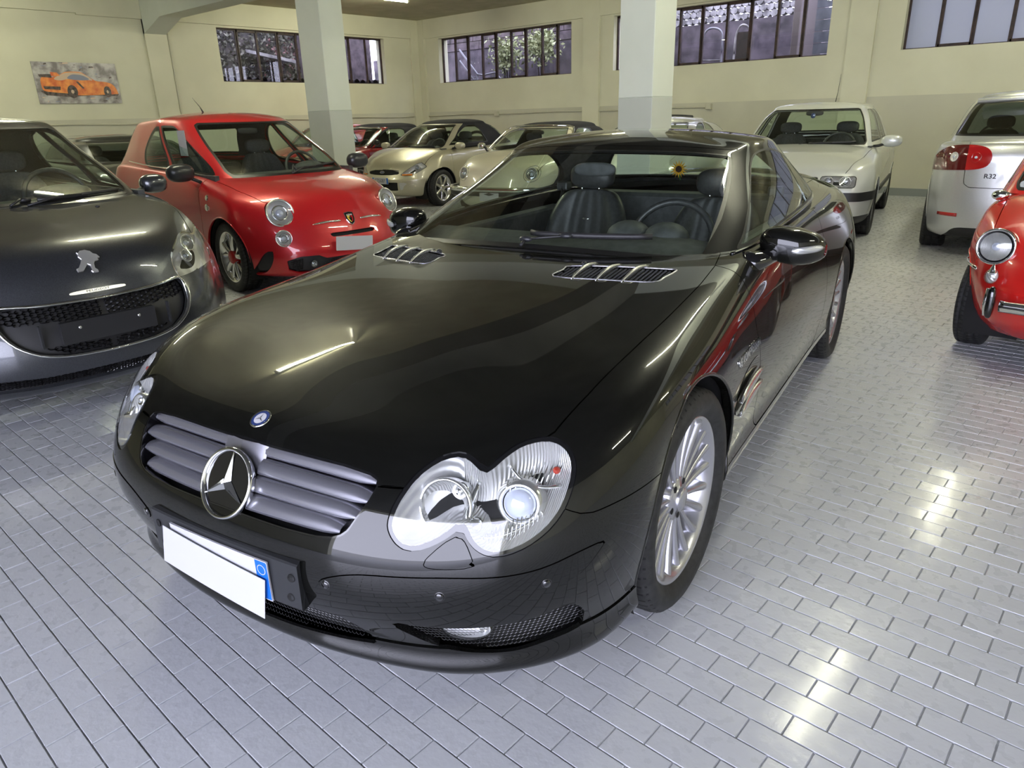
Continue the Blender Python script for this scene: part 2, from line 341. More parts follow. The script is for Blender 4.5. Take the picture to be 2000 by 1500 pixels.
# ================================================================ the hall
MT['wall'] = noisy(mat('wall_cream', (.66, .64, .48), .75), (.60, .59, .45), (.66, .65, .50), 1.2, 5, .12, 60, dist=.004)
MT['wall_low'] = noisy(mat('wall_lower_band', (.52, .51, .40), .6), (.49, .48, .38), (.54, .53, .42), 1.5, 5, .12, 60, dist=.004)
MT['pillar'] = noisy(mat('pillar_white', (.62, .66, .58), .7), (.60, .64, .56), (.65, .69, .61), 1.5, 5, .1, 50, dist=.004)
MT['pillar_low'] = noisy(mat('pillar_grey_band', (.48, .51, .46), .6), (.46, .49, .44), (.50, .53, .48), 2, 5, .1, 50, dist=.004)
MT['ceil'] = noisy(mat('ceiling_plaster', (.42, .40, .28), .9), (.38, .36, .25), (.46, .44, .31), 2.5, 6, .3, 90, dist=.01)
MT['ceil_shade'] = noisy(mat('unlit_ceiling_shade', (.10, .10, .09), .9), (.07, .07, .065), (.13, .13, .12), 1.5, 6)  # ceiling with the shade of an unlit bay put into its colour
MT['steel'] = noisy(mat('brown_steel', (.035, .022, .02), .5), (.025, .016, .015), (.06, .035, .03), 12)
MT['conduit'] = mat('painted_conduit', (.50, .49, .38), .5)
MT['base'] = mat('grey_skirting', (.22, .24, .23), .5)
def floor_mat():
    m = mat('painted_floor_tiles', (.40, .42, .46), .30, coat=.25, coat_r=.12)
    tc = nn(m, 'ShaderNodeTexCoord'); n = nn(m, 'ShaderNodeTexNoise'); n.inputs['Scale'].default_value = 1.1; n.inputs['Detail'].default_value = 6
    n2 = nn(m, 'ShaderNodeTexNoise'); n2.inputs['Scale'].default_value = 22; n2.inputs['Detail'].default_value = 5
    r = nn(m, 'ShaderNodeValToRGB'); r.color_ramp.elements[0].position = .3; r.color_ramp.elements[1].position = .7; r.color_ramp.elements[0].color = (.49, .505, .535, 1); r.color_ramp.elements[1].color = (.54, .555, .585, 1)
    ge = nn(m, 'ShaderNodeNewGeometry').outputs['Position']; lk(m, ge, n.inputs['Vector']); lk(m, ge, n2.inputs['Vector']); lk(m, n.outputs[0], r.inputs[0])
    # small dark specks and scuffs of the worn paint
    v = nn(m, 'ShaderNodeTexNoise'); v.inputs['Scale'].default_value = 34; v.inputs['Detail'].default_value = 2; q = nn(m, 'ShaderNodeValToRGB'); q.color_ramp.elements[0].position = .14; q.color_ramp.elements[1].position = .155; q.color_ramp.elements[0].color = (.35, .34, .32, 1); q.color_ramp.elements[1].color = (1, 1, 1, 1)
    lk(m, ge, v.inputs['Vector']); lk(m, v.outputs[0], q.inputs[0]); mx = nn(m, 'ShaderNodeMix', data_type='RGBA', blend_type='MULTIPLY'); mx.inputs[0].default_value = 1
    lk(m, r.outputs[0], mx.inputs[6]); lk(m, q.outputs[0], mx.inputs[7]); lk(m, mx.outputs[2], bsdf(m).inputs['Base Color'])
    rr_ = nn(m, 'ShaderNodeMapRange'); rr_.inputs[1].default_value = .3; rr_.inputs[2].default_value = .7; rr_.inputs[3].default_value = .22; rr_.inputs[4].default_value = .40; lk(m, n2.outputs[0], rr_.inputs[0]); lk(m, rr_.outputs[0], bsdf(m).inputs['Roughness'])
    b = nn(m, 'ShaderNodeBump'); b.inputs['Strength'].default_value = .35; b.inputs['Distance'].default_value = .0025; n3 = nn(m, 'ShaderNodeTexNoise'); n3.inputs['Scale'].default_value = 45; n3.inputs['Detail'].default_value = 3
    lk(m, ge, n3.inputs['Vector']); lk(m, n3.outputs[0], b.inputs['Height']); lk(m, b.outputs[0], bsdf(m).inputs['Normal']); return m
MT['floor'] = floor_mat(); MT['joint'] = noisy(mat('tile_joint', (.28, .29, .31), .5), (.30, .31, .33), (.42, .43, .46), 9)
XW, YW, CZ = -14.61, 13.0, 3.58; X1, Y0 = 6.0, -3.4
def struct(o): o['kind'] = 'structure'; return o
fl = struct(box('floor', XW - .2, X1 + .2, Y0 - 4, YW + .2, -.2, -.0042, 'joint'))
# running-bond tiles, each with its own bevelled edge
TP, TQ, GAP = .1525, .0765, .0014
def tile_VT(cx, cy, dz, tilt):
    a, b, h = TP / 2 - GAP, TQ / 2 - GAP, .0022; cx = np.asarray(cx)[:, None]; cy = np.asarray(cy)[:, None]; sx = np.array([-1, 1, 1, -1]); sy = np.array([-1, -1, 1, 1])
    top = np.stack([cx + sx * (a - h * .6), cy + sy * (b - h * .6), dz[:, None] + tilt[:, :1] * sx + tilt[:, 1:] * sy], -1); bot = np.stack([cx + sx * a, cy + sy * b, np.broadcast_to(-.0045, (len(cx), 4))], -1)
    V = np.concatenate([top, bot], 1); k = np.arange(len(cx))[:, None, None] * 8
    t = np.array([(0, 1, 2), (0, 2, 3)] + [q for i in range(4) for q in ((4 + i, 4 + (i + 1) % 4, (i + 1) % 4), (4 + i, (i + 1) % 4, i))]); return V.reshape(-1, 3), (t[None] + k).reshape(-1, 3)
rows_ = np.arange(-40, 152); cols_ = np.arange(-96, 42); cc, rr__ = np.meshgrid(cols_, rows_); odd = (rr__ % 2).astype(float)
TX = -.409 + TP * (cc + .5 + .5 * (1 - odd)); TY = 1.425 + TQ * (rr__ + .5); keep = (TX > XW + .06) & (TX < X1 - .1) & (TY < YW - .04) & (TY > -1.8); TX, TY = TX[keep], TY[keep]
# only floor the camera could see from about here
Cw = np.array(CR); d = np.stack([TX, TY, np.full(len(TX), -1.367)], 1) @ Cw.T; vis = (d[:, 2] > .3) & (np.abs(d[:, 0] / d[:, 2]) < 1.0) & (np.abs(d[:, 1] / d[:, 2]) < .85); 
TXo, TYo = TX, TY; dist = np.where((d[:, 2] > .3) & (np.abs(d[:, 0] / d[:, 2]) < .70) & (np.abs(d[:, 1] / d[:, 2]) < .525), d[:, 2], 99)
dzs = rng.normal(0, .00018, len(TX)); tl = rng.normal(0, .00022, (len(TX), 2))
# tiles hidden under the car bodies go to the joined part
lx = (TX + 1.706) * math.cos(-1.3888) + (TY - 1.503) * math.sin(-1.3888); ly = -(TX + 1.706) * math.sin(-1.3888) + (TY - 1.503) * math.cos(-1.3888); dist = np.where((lx < .75) & (np.abs(ly) < .82), 98, dist)
order = np.argsort(dist); near_i, far_i = order[:300], order[300:]
v0, t0 = tile_VT([0.], [0.], np.array([0.]), np.zeros((1, 2))); tm = None
for i in near_i:
    if tm is None: o = put('tile', G(v0, t0), 'floor', fl, smooth=False); tm = o.data
    else: o = bpy.data.objects.new('tile', tm); link(o, fl)
    o.location = (TX[i], TY[i], dzs[i]); o.rotation_euler = (tl[i, 1] / (TQ / 2), -tl[i, 0] / (TP / 2), 0)
V, T = tile_VT(TX[far_i], TY[far_i], dzs[far_i], tl[far_i]); o = put('tiles_beyond', G(V, T), 'floor', fl, smooth=False); o['kind'] = 'stuff'
# walls with window openings -------------------------------------------------
def wall(name, ax, at, lo, hi, openings, th=.30, inner=1):
    """wall made of boxes around its openings; ax='x': plane x=at running along y"""
    L = []; edges = sorted(openings); cur = lo
    for a, b, z0, z1 in edges:
        if a > cur: L.append((cur, a, 0, CZ + .2))
        L.append((a, b, 0, z0)); L.append((a, b, z1, CZ + .2)); cur = b
    L.append((cur, hi, 0, CZ + .2)); o = []
    B = []
    for a, b, z0, z1 in L:
        for q0, q1, m in ((z0, min(z1, 1.5), 0), (max(z0, 1.5), z1, 1)):
            if q1 - q0 > .01: B.append(((at - th, at, a, b, q0, q1) if ax == 'x' else (a, b, at, at + th, q0, q1), m))
    V, F, mi = [], [], []
    for bb, m in B:
        v, f = boxVF(*bb); k = len(V); V += v; F += [tuple(i + k for i in q) for q in f]; mi += [m] * 6
    o = polymesh(name, V, F, 'wall_low', None); o.data.materials.append(MT['wall']); o.data.polygons.foreach_set('material_index', mi); return struct(o)
ZB, ZT = 2.155, 3.135
wl = wall('wall_left', 'x', XW, Y0 - .2, YW + .3, [(7.78, 11.92, ZB, ZT)])
wr = wall('wall_right', 'y', YW, XW - .3, X1 + .2, [(-13.90, -9.90, ZB, ZT), (-8.86, -4.69, ZB, ZT), (-3.58, .55, ZB, ZT), (1.6, 5.7, ZB, ZT)])
we = struct(box('wall_end', X1, X1 + .3, Y0 - .2, YW + .3, 0, CZ + .2, 'wall'))
wn = struct(boxes('wall_near', [(XW - .2, -2.4, Y0 - .3, Y0, 0, CZ + .2), (5.7, X1 + .2, Y0 - .3, Y0, 0, CZ + .2), (-2.4, 5.7, Y0 - .3, Y0, 3.4, CZ + .2)], 'wall'))
struct(boxes('ceiling_shade_panel', [(-4.07, X1, Y0, 6.36, CZ - .012, CZ + .01), (XW, -4.07, Y0, .7, CZ - .012, CZ + .01)], 'ceil_shade'))  # added unseen panels, coloured as shade to darken the ceiling mirrored in the bonnet
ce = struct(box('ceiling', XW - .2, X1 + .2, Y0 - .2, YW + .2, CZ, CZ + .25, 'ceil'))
struct(boxes('trim_1', [(-4.38, -3.98, YW - .05, YW + .01, 0, CZ), (-9.58, -9.17, YW - .05, YW + .01, 0, CZ), (XW - .01, XW + .25, YW - .052, YW + .01, 0, CZ), (XW, X1, YW - .045, YW + .01, 3.165, CZ)], 'wall'))
struct(boxes('trim_2', [(XW - .01, XW + .05, 6.36, 6.76, 0, CZ), (XW - .01, XW + .05, 1.3, 1.7, 0, CZ), (XW - .01, XW + .05, 12.72, YW, 0, CZ), (XW - .01, XW + .046, 5.27, YW + .1, 3.175, CZ), (XW - .01, XW + .05, Y0, 5.27, 3.20, CZ)], 'wall'))
struct(box('baseboard_right', XW, X1, YW - .02, YW + .01, 0, .115, 'base')); struct(box('baseboard_left', XW - .01, XW + .02, Y0, YW, 0, .115, 'base'))
# ceiling beams with haunches
struct(box('trim_5', -4.265, -3.88, Y0, 6.37, 3.15, CZ + .02, 'ceil_shade'))  # unseen beam; shade put into its colour for the dark line in the bonnet
for n_, y in (('trim_3', 6.36),):
    P = [(XW, 2.85 if 1 else 0), (XW, CZ + .02), (X1, CZ + .02), (X1, 3.15), (-13.85, 3.15), (XW + .02, 2.93)]; V, F = [], []
    for yy in (y, y + .39): V += [(p[0], yy, p[1]) for p in P]
    k = len(P); F = [tuple(range(k)), tuple(range(k, 2 * k))[::-1]] + [(i, i + k, (i + 1) % k + k, (i + 1) % k) for i in range(k)]; struct(polymesh(n_, V, F, 'pillar'))
def pillar(n_, x0, x1, y0, y1, label):
    e = empty('pillar', ((x0 + x1) / 2, (y0 + y1) / 2, 0), 0, label, 'pillar'); hx_, hy_ = (x1 - x0) / 2, (y1 - y0) / 2
    box('shaft', -hx_, hx_, -hy_, hy_, 1.5, 3.16, 'pillar', e, .006); box('lower_band', -hx_ - .001, hx_ + .001, -hy_ - .001, hy_ + .001, 0, 1.5, 'pillar_low', e, .006); return e
pillar(0, -9.65, -9.11, 6.36, 6.745, 'pale square concrete pillar behind the red hatchback, left of the two')
pillar(0, -4.265, -3.88, 6.36, 6.74, 'pale square concrete pillar rising behind the black coupe roof')
# conduits
def conduit(label, pts, boxes_=()):
    c = empty('conduit', pts[0], 0, label, 'pipe'); P = np.array(pts) - np.array(pts[0]); put('tube_run', tube(P, .014, 8), 'conduit', c)
    for b in boxes_: q = np.array(b) - np.array(pts[0]); box('junction_box', q[0] - .05, q[0] + .05, q[1] - .05, q[1] + .05, q[2] - .05, q[2] + .05, 'conduit', c, .006)
conduit('thin horizontal conduit along the left wall below the poster', [(XW + .02, y, 1.415 + .012 * math.sin(y * 3)) for y in np.linspace(-3, YW - .03, 40)])
conduit('thin horizontal conduit with junction boxes along the right wall', [(x, YW - .02, 1.42 + .008 * math.sin(x * 2.3)) for x in np.linspace(XW + .03, -6.72, 40)], [(-12.02, YW - .03, 1.42), (-6.70, YW - .03, 1.43)])
conduit('vertical conduit running down the left wall beside the beam', [(XW + .03, 6.79, z) for z in np.linspace(2.98, .2, 6)])
# windows ------------------------------------------------------------------
def window(n, ax, at, a0, a1, npan, sash, glassm='window_glass', out=1):
    root = struct(empty('window_%d' % n, (at, a0, ZB) if ax == 'x' else (a0, at, ZB)))
    Wd = a1 - a0; H = ZT - ZB; off = -.14 if ax == 'x' else .14; M = np.eye(4)
    def B(name, u0, u1, z0, z1, dpt, m, par, d0=0):
        x = (off + d0 - dpt, off + d0 + dpt); return box(name, *((x[0], x[1], u0, u1) if ax == 'x' else (u0, u1, x[0], x[1])), z0, z1, m, par)
    def L(name, boxes_, dpt, m, par, d0=0):
        return boxes(name, [((off + d0 - dpt, off + d0 + dpt, u0, u1, z0, z1) if ax == 'x' else (u0, u1, off + d0 - dpt, off + d0 + dpt, z0, z1)) for u0, u1, z0, z1 in boxes_], m, par)
    fr = L('window_frame', [(0, .03, 0, H), (Wd - .03, Wd, 0, H), (0, Wd, 0, .018), (0, Wd, H - .03, H)], .022, 'steel', root)
    pw = Wd / npan
    for i in range(1, npan): B('mullion', i * pw - .017, i * pw + .017, 0, H, .02, 'steel', root)
    for i in range(npan):
        if i in sash:
            s = L('sash', [(i * pw + .012, i * pw + .034, .008, H - .012), ((i + 1) * pw - .034, (i + 1) * pw - .012, .008, H - .012), (i * pw + .012, (i + 1) * pw - .012, .008, .048), (i * pw + .012, (i + 1) * pw - .012, H - .05, H - .012)], .028, 'steel', root, -.012 if ax == 'y' else .012)
            L('hinge', [(i * pw + pw / 2 - .04, i * pw + pw / 2 + .04, H - .045, H - .005)], .034, 'steel', s, -.012 if ax == 'y' else .012)
        B('pane', i * pw + .016, (i + 1) * pw - .016, .015, H - .02, .002, glassm, root)
    # plaster sill and reveal
    B('sill', 0, Wd, -.004, .0, .13, 'wall', root); return root
MT['frosted'] = mat('frosted_pane', (.34, .36, .43), .5, trans=.25)
window(1, 'x', XW, 7.78, 11.92, 9, (1, 3, 6)); window(2, 'y', YW, -13.90, -9.90, 9, (1, 3, 5, 7)); window(3, 'y', YW, -8.86, -4.69, 9, (3, 5, 7)); window(4, 'y', YW, -3.58, .55, 9, (1, 3, 6), 'frosted'); window(5, 'y', YW, 1.6, 5.7, 9, (2, 5), 'frosted')
# fluorescent battens ---------------------------------------------------------
MT['tube'] = mat('fluorescent_tube', (1, 1, 1), .5, emit=TUBE_C, es=TUBE_W); MT['batten'] = mat('batten_body', (.75, .76, .74), .4)
lamp0 = None
def lamp(x, y, rz=0, label='white fluorescent ceiling batten with a lit tube'):
    global lamp0
    if lamp0 is None:
        e = empty('ceiling_lamp', (x, y, CZ), rz, label, 'lamp', 'fluorescent ceiling battens'); box('batten', -.035, .035, -.76, .76, -.055, 0, 'batten', e, .004)
        put('lamp_tube', tube([(0, q, -.085) for q in np.linspace(-.72, .72, 5)], .016, 10), 'tube', e); box('tube_holder', -.018, .018, -.75, -.715, -.105, -.05, 'batten', e); box('tube_holder', -.018, .018, .715, .75, -.105, -.05, 'batten', e); lamp0 = e; return
    r = lamp0.copy(); COL.objects.link(r); r.location = (x, y, CZ); r.rotation_euler = (0, 0, rz); r['label'] = label
    for c in lamp0.children: k = c.copy(); COL.objects.link(k); k.parent = r
    return r
lamp(-11.9, 9.65, 0, 'lit fluorescent tube batten on the ceiling near the back corner')
for (x, y, l_) in LAMPS: lamp(x, y, 0, l_)
# poster --------------------------------------------------------------------
def poster():
    e = empty('poster', (XW + .02, 4.41, 1.765), 0, 'grey art print of an orange sports car on the left wall', 'poster'); m = noisy(mat('poster_print', (.4, .38, .38), .25), (.20, .18, .18), (.50, .48, .47), 7, 8, lo=.38, hi=.62)
    Wd, H = 1.33, .655; box('panel', -.012, .004, 0, Wd, 0, H, m, e)
    MT['p_or'] = noisy(mat('print_orange', (.8, .25, .05), .3), (.62, .13, .04), (.88, .34, .08), 9, 6); MT['p_dk'] = noisy(mat('print_dark', (.05, .04, .04), .3), (.02, .02, .02), (.14, .10, .09), 20, 5); MT['p_lt'] = mat('print_pale', (.60, .45, .33), .3); MT['p_bl'] = mat('print_glass', (.22, .24, .32), .3)
    def shape(name, P, m, h): V = [(.0045 + h, Wd * p[0] / 100, H * p[1] / 100) for p in P]; polymesh(name, V, [tuple(range(len(V)))], m, e)
    body = crom([(7, 60), (12, 66), (20, 64), (28, 68), (36, 76), (46, 78), (56, 76), (64, 66), (72, 56), (82, 54), (90, 50), (95, 40), (97, 26), (93, 23), (50, 20), (38, 24), (20, 27), (8, 31), (6, 45)], 4)
    shape('shadow_print', [(4, 30), (10, 20), (38, 16), (62, 20), (96, 18), (98, 24), (60, 25), (10, 34)], 'p_dk', .0); shape('car_print', body, 'p_or', .0006)
    shape('roof_print', crom([(22, 60), (34, 73), (46, 76), (58, 73), (68, 58), (60, 58), (40, 60), (30, 56)], 3), 'p_lt', .0010); shape('glass_print', crom([(38, 61), (43, 70), (50, 71), (58, 68), (64, 59), (52, 57)], 3), 'p_bl', .0014)
    shape('wing_print', [(5, 70), (20, 71), (20, 62), (6, 64)], 'p_dk', .0010); shape('wing_print', [(19, 76), (27, 75), (30, 67), (20, 66)], 'p_or', .0012); shape('vent_print', [(47, 54), (50, 54), (56, 38), (54, 36)], 'p_dk', .0012); shape('diffuser_print', [(8, 42), (28, 41), (27, 33), (9, 35)], 'p_dk', .0012)
    for cx, rx, ry in ((41, 6.2, 16), (84, 4.6, 14)): shape('wheel_print', ell(cx, 29, rx, ry), 'p_dk', .0016); shape('rim_print', ell(cx, 29, rx * .3, ry * .3, 12), 'p_lt', .0020)
    for k in range(26): x = random.uniform(3, 94); z = random.choice((random.uniform(2, 16), random.uniform(80, 97), random.uniform(60, 97))); w = random.uniform(1, 7); h = random.uniform(1, 5); shape('brush_stroke', [(x, z), (x + w, z + h * .3), (x + w * .9, z + h), (x + .2, z + h * .8)], random.choice(('p_dk', 'p_bl', 'p_lt')), .0004)
poster()
# ================================================================ yards outside the windows
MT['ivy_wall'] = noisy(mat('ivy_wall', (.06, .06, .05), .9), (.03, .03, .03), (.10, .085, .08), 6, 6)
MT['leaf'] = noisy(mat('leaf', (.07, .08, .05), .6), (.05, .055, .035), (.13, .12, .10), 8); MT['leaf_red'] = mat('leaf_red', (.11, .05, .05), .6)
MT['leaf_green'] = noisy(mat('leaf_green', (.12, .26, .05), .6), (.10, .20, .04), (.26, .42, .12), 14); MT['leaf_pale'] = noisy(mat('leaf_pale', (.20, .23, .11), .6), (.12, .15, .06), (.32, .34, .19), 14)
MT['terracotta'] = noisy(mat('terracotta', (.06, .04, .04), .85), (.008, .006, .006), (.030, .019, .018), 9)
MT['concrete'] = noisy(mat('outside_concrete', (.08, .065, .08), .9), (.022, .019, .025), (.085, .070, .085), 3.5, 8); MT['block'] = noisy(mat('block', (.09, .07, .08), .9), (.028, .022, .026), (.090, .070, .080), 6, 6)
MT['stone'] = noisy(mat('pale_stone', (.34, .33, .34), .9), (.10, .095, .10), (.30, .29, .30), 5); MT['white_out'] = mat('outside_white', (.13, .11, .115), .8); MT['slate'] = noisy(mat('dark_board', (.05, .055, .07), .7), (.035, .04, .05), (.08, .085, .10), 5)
MT['rail'] = mat('galvanised_rail', (.16, .16, .19), .5, .3)
def tagp(o, l, c, g=None, k=None): return tag(o, l, c, g, k)
def leaves(name, n, fn, size, m, label, cat, kind='stuff', parent=None):
    V, T = [], []; C = fn(n); A = rng.normal(size=(n, 3)); B = rng.normal(size=(n, 3)); A /= np.linalg.norm(A, axis=1, keepdims=True); B -= (A * B).sum(1, keepdims=True) * A; B /= np.linalg.norm(B, axis=1, keepdims=True); s = size * rng.uniform(.6, 1.4, (n, 1))
    P = np.stack([C - A * s, C + B * s * .55, C + A * s, C - B * s * .55], 1); k = np.arange(n)[:, None] * 4; T = np.concatenate([k + [0, 1, 2], k + [0, 2, 3]]); o = put(name, G(P.reshape(-1, 3), T), m, parent, smooth=False)
    if label: tagp(o, label, cat)
    if kind: o['kind'] = kind
    return o
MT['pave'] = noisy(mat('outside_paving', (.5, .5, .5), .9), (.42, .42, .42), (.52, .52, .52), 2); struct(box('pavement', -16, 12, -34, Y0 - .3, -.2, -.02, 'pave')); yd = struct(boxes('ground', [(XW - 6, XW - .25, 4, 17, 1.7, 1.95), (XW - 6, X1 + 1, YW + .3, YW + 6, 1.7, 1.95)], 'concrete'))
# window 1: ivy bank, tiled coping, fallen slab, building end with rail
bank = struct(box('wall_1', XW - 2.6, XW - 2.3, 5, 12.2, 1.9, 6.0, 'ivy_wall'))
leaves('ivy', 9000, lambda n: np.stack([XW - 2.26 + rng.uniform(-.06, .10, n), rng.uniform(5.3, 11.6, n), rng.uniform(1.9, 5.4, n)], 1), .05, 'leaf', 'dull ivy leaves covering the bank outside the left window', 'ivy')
leaves('ivy', 160, lambda n: np.stack([XW - 2.15 + rng.uniform(-.05, .08, n), 10.4 + rng.normal(0, .25, n), 2.75 + rng.normal(0, .3, n)], 1), .035, 'leaf_red', 'reddish leaves among the ivy outside the left window', 'ivy')
wt = empty('tiled_coping', (XW - .75, 7.4, 2.0), 0, 'old terracotta half-round tiles on a low wall outside the left window', 'roof tiles'); box('coping_wall', -.15, .15, 0, 6.2, 0, .22, 'concrete', wt)
tt = None
for k in range(33):
    y = .1 + k * .185
    if tt is None: g_ = gjoin([G(gridG(np.array([[(.28 - .5 * i, (.075 - .012 * i) * math.cos(a), .20 + .12 * i * 0 + (.075 - .012 * i) * math.sin(a)) for a in np.linspace(0, math.pi, 9)] for i in (0, 1)])).V, gridG(np.zeros((2, 9, 3))).T), G(gridG(np.array([[(.28 - .5 * i, .062 * math.cos(a), .20 + .062 * math.sin(a)) for a in np.linspace(0, math.pi, 9)] for i in (0, 1)])).V, gridG(np.zeros((2, 9, 3))).T[:, ::-1])]); o = put('roof_tile', g_, 'terracotta', wt); tt = o.data
    else: o = bpy.data.objects.new('roof_tile', tt); link(o, wt)
    o.location = (random.uniform(-.02, .02), y, random.uniform(-.01, .01)); o.rotation_euler = (0, 0, random.uniform(-.05, .05))
tagp(polymesh('slab', *(lambda P: ([(*p,) for p in P] + [(p[0], p[1], p[2] - .07) for p in P], [(0, 1, 2, 3), (7, 6, 5, 4), (0, 4, 5, 1), (1, 5, 6, 2), (2, 6, 7, 3), (3, 7, 4, 0)]))([(XW - 1.7, 9.55, 2.90), (XW - 1.5, 10.5, 2.72), (XW - 2.15, 10.6, 2.78), (XW - 2.2, 9.6, 2.98)]), 'stone'), 'pale tilted stone slab on the ivy bank', 'slab')
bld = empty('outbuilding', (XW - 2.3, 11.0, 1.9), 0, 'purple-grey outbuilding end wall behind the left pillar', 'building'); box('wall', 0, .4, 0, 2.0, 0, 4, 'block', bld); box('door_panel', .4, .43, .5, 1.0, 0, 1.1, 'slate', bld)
tagp(put('handrail', gjoin([tube([(XW - 1.5, 10.95, 3.15), (XW - 1.5, 11.35, 2.6), (XW - 1.45, 11.75, 2.15)], .022, 8), tube([(XW - 1.5, 10.9, 2.75), (XW - 1.5, 11.2, 2.76)], .022, 8), tube([(XW - 1.5, 10.95, 3.15), (XW - 1.5, 10.95, 1.95)], .018, 6), tube([(XW - 1.45, 11.75, 2.15), (XW - 1.45, 11.75, 1.95)], .018, 6)]), 'stone'), 'white sloping handrail outside the left window', 'handrail')
# window 2: block wall, two shrubs, stair rail, dark cladding, grass top
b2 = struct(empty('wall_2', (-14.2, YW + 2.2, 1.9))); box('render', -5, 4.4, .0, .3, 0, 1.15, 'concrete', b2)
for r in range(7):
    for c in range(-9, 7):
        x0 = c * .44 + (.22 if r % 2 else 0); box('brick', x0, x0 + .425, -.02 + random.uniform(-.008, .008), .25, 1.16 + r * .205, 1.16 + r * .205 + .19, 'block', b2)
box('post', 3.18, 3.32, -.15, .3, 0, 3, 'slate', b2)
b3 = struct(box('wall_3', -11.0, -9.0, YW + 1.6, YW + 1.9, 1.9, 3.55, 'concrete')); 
leaves('hedge', 2500, lambda n: np.stack([rng.uniform(-12.0, -9.0, n), YW + 2.1 + rng.uniform(-.2, .5, n), rng.uniform(3.5, 4.4, n)], 1), .06, 'leaf_green', 'bright green hedge above the dark wall outside the corner window', 'hedge')
for cx, cz, sx, lab in ((-13.05, 2.78, .36, 'pale green shrub by the stair rail outside the corner window'), (-11.95, 2.92, .42, 'pale green shrub in the middle of the corner window')):
    sh = tag(empty('shrub', (cx, YW + 1.5, 1.95)), lab, 'shrub'); put('stem', gjoin([tube([(.05 * q, 0, 0), (.10 * q, .02 * q, cz - 2.1)], .014, 6) for q in (-1, 0, 1)]), 'terracotta', sh)['kind'] = 'stuff'
    lo_ = leaves('foliage', 900, lambda n: np.stack([cx + rng.normal(0, sx * .5, n), YW + 1.5 + rng.normal(0, .16, n), cz + rng.normal(0, .17, n)], 1) - np.array([cx, YW + 1.5, 1.95]), .05, 'leaf_pale', None, None, 'stuff', sh)
tagp(put('stair_rail', gjoin([tube([(-14.1, YW + .9, 2.95), (-13.5, YW + .9, 2.35), (-13.3, YW + .9, 2.32), (-12.9, YW + .9, 2.36), (-12.6, YW + .9, 2.1)], .022, 8), tube([(-14.1, YW + .9, 2.7), (-13.5, YW + .9, 2.1)], .016, 8), tube([(-13.5, YW + .9, 2.35), (-13.5, YW + .9, 1.95)], .014, 6), tube([(-12.6, YW + .9, 2.1), (-12.6, YW + .9, 1.95)], .014, 6)]), 'rail'), 'grey metal stair rail outside the corner window', 'handrail')
# window 3: stained wall with white stone top, two bent frames, white post, dark boards
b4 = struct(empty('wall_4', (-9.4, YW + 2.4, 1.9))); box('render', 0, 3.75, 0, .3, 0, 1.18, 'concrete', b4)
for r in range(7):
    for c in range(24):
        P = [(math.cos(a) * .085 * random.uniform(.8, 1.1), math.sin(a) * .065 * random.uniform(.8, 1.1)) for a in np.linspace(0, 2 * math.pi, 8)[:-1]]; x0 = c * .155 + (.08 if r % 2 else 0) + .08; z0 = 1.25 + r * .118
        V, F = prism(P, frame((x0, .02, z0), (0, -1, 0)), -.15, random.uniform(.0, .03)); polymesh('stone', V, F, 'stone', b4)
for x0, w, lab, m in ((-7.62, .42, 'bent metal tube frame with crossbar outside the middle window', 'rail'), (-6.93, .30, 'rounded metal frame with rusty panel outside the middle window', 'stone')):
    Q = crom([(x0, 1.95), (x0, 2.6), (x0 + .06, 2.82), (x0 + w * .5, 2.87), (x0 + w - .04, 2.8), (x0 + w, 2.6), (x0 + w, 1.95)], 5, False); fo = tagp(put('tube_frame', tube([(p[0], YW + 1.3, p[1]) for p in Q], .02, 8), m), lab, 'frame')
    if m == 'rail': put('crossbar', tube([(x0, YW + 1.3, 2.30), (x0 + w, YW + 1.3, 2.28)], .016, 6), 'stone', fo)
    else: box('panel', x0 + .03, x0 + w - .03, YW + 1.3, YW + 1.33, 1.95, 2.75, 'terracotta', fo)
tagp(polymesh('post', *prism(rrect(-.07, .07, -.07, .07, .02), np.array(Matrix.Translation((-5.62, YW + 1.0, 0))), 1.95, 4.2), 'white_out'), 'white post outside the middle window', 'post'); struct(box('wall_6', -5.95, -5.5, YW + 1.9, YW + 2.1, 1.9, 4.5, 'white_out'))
b5 = struct(empty('wall_5', (-5.5, YW + 1.5, 1.9)))
for r in range(12): box('plank', 0, 1.6, 0 + random.uniform(0, .01), .04, r * .19, r * .19 + .178, 'slate', b5)
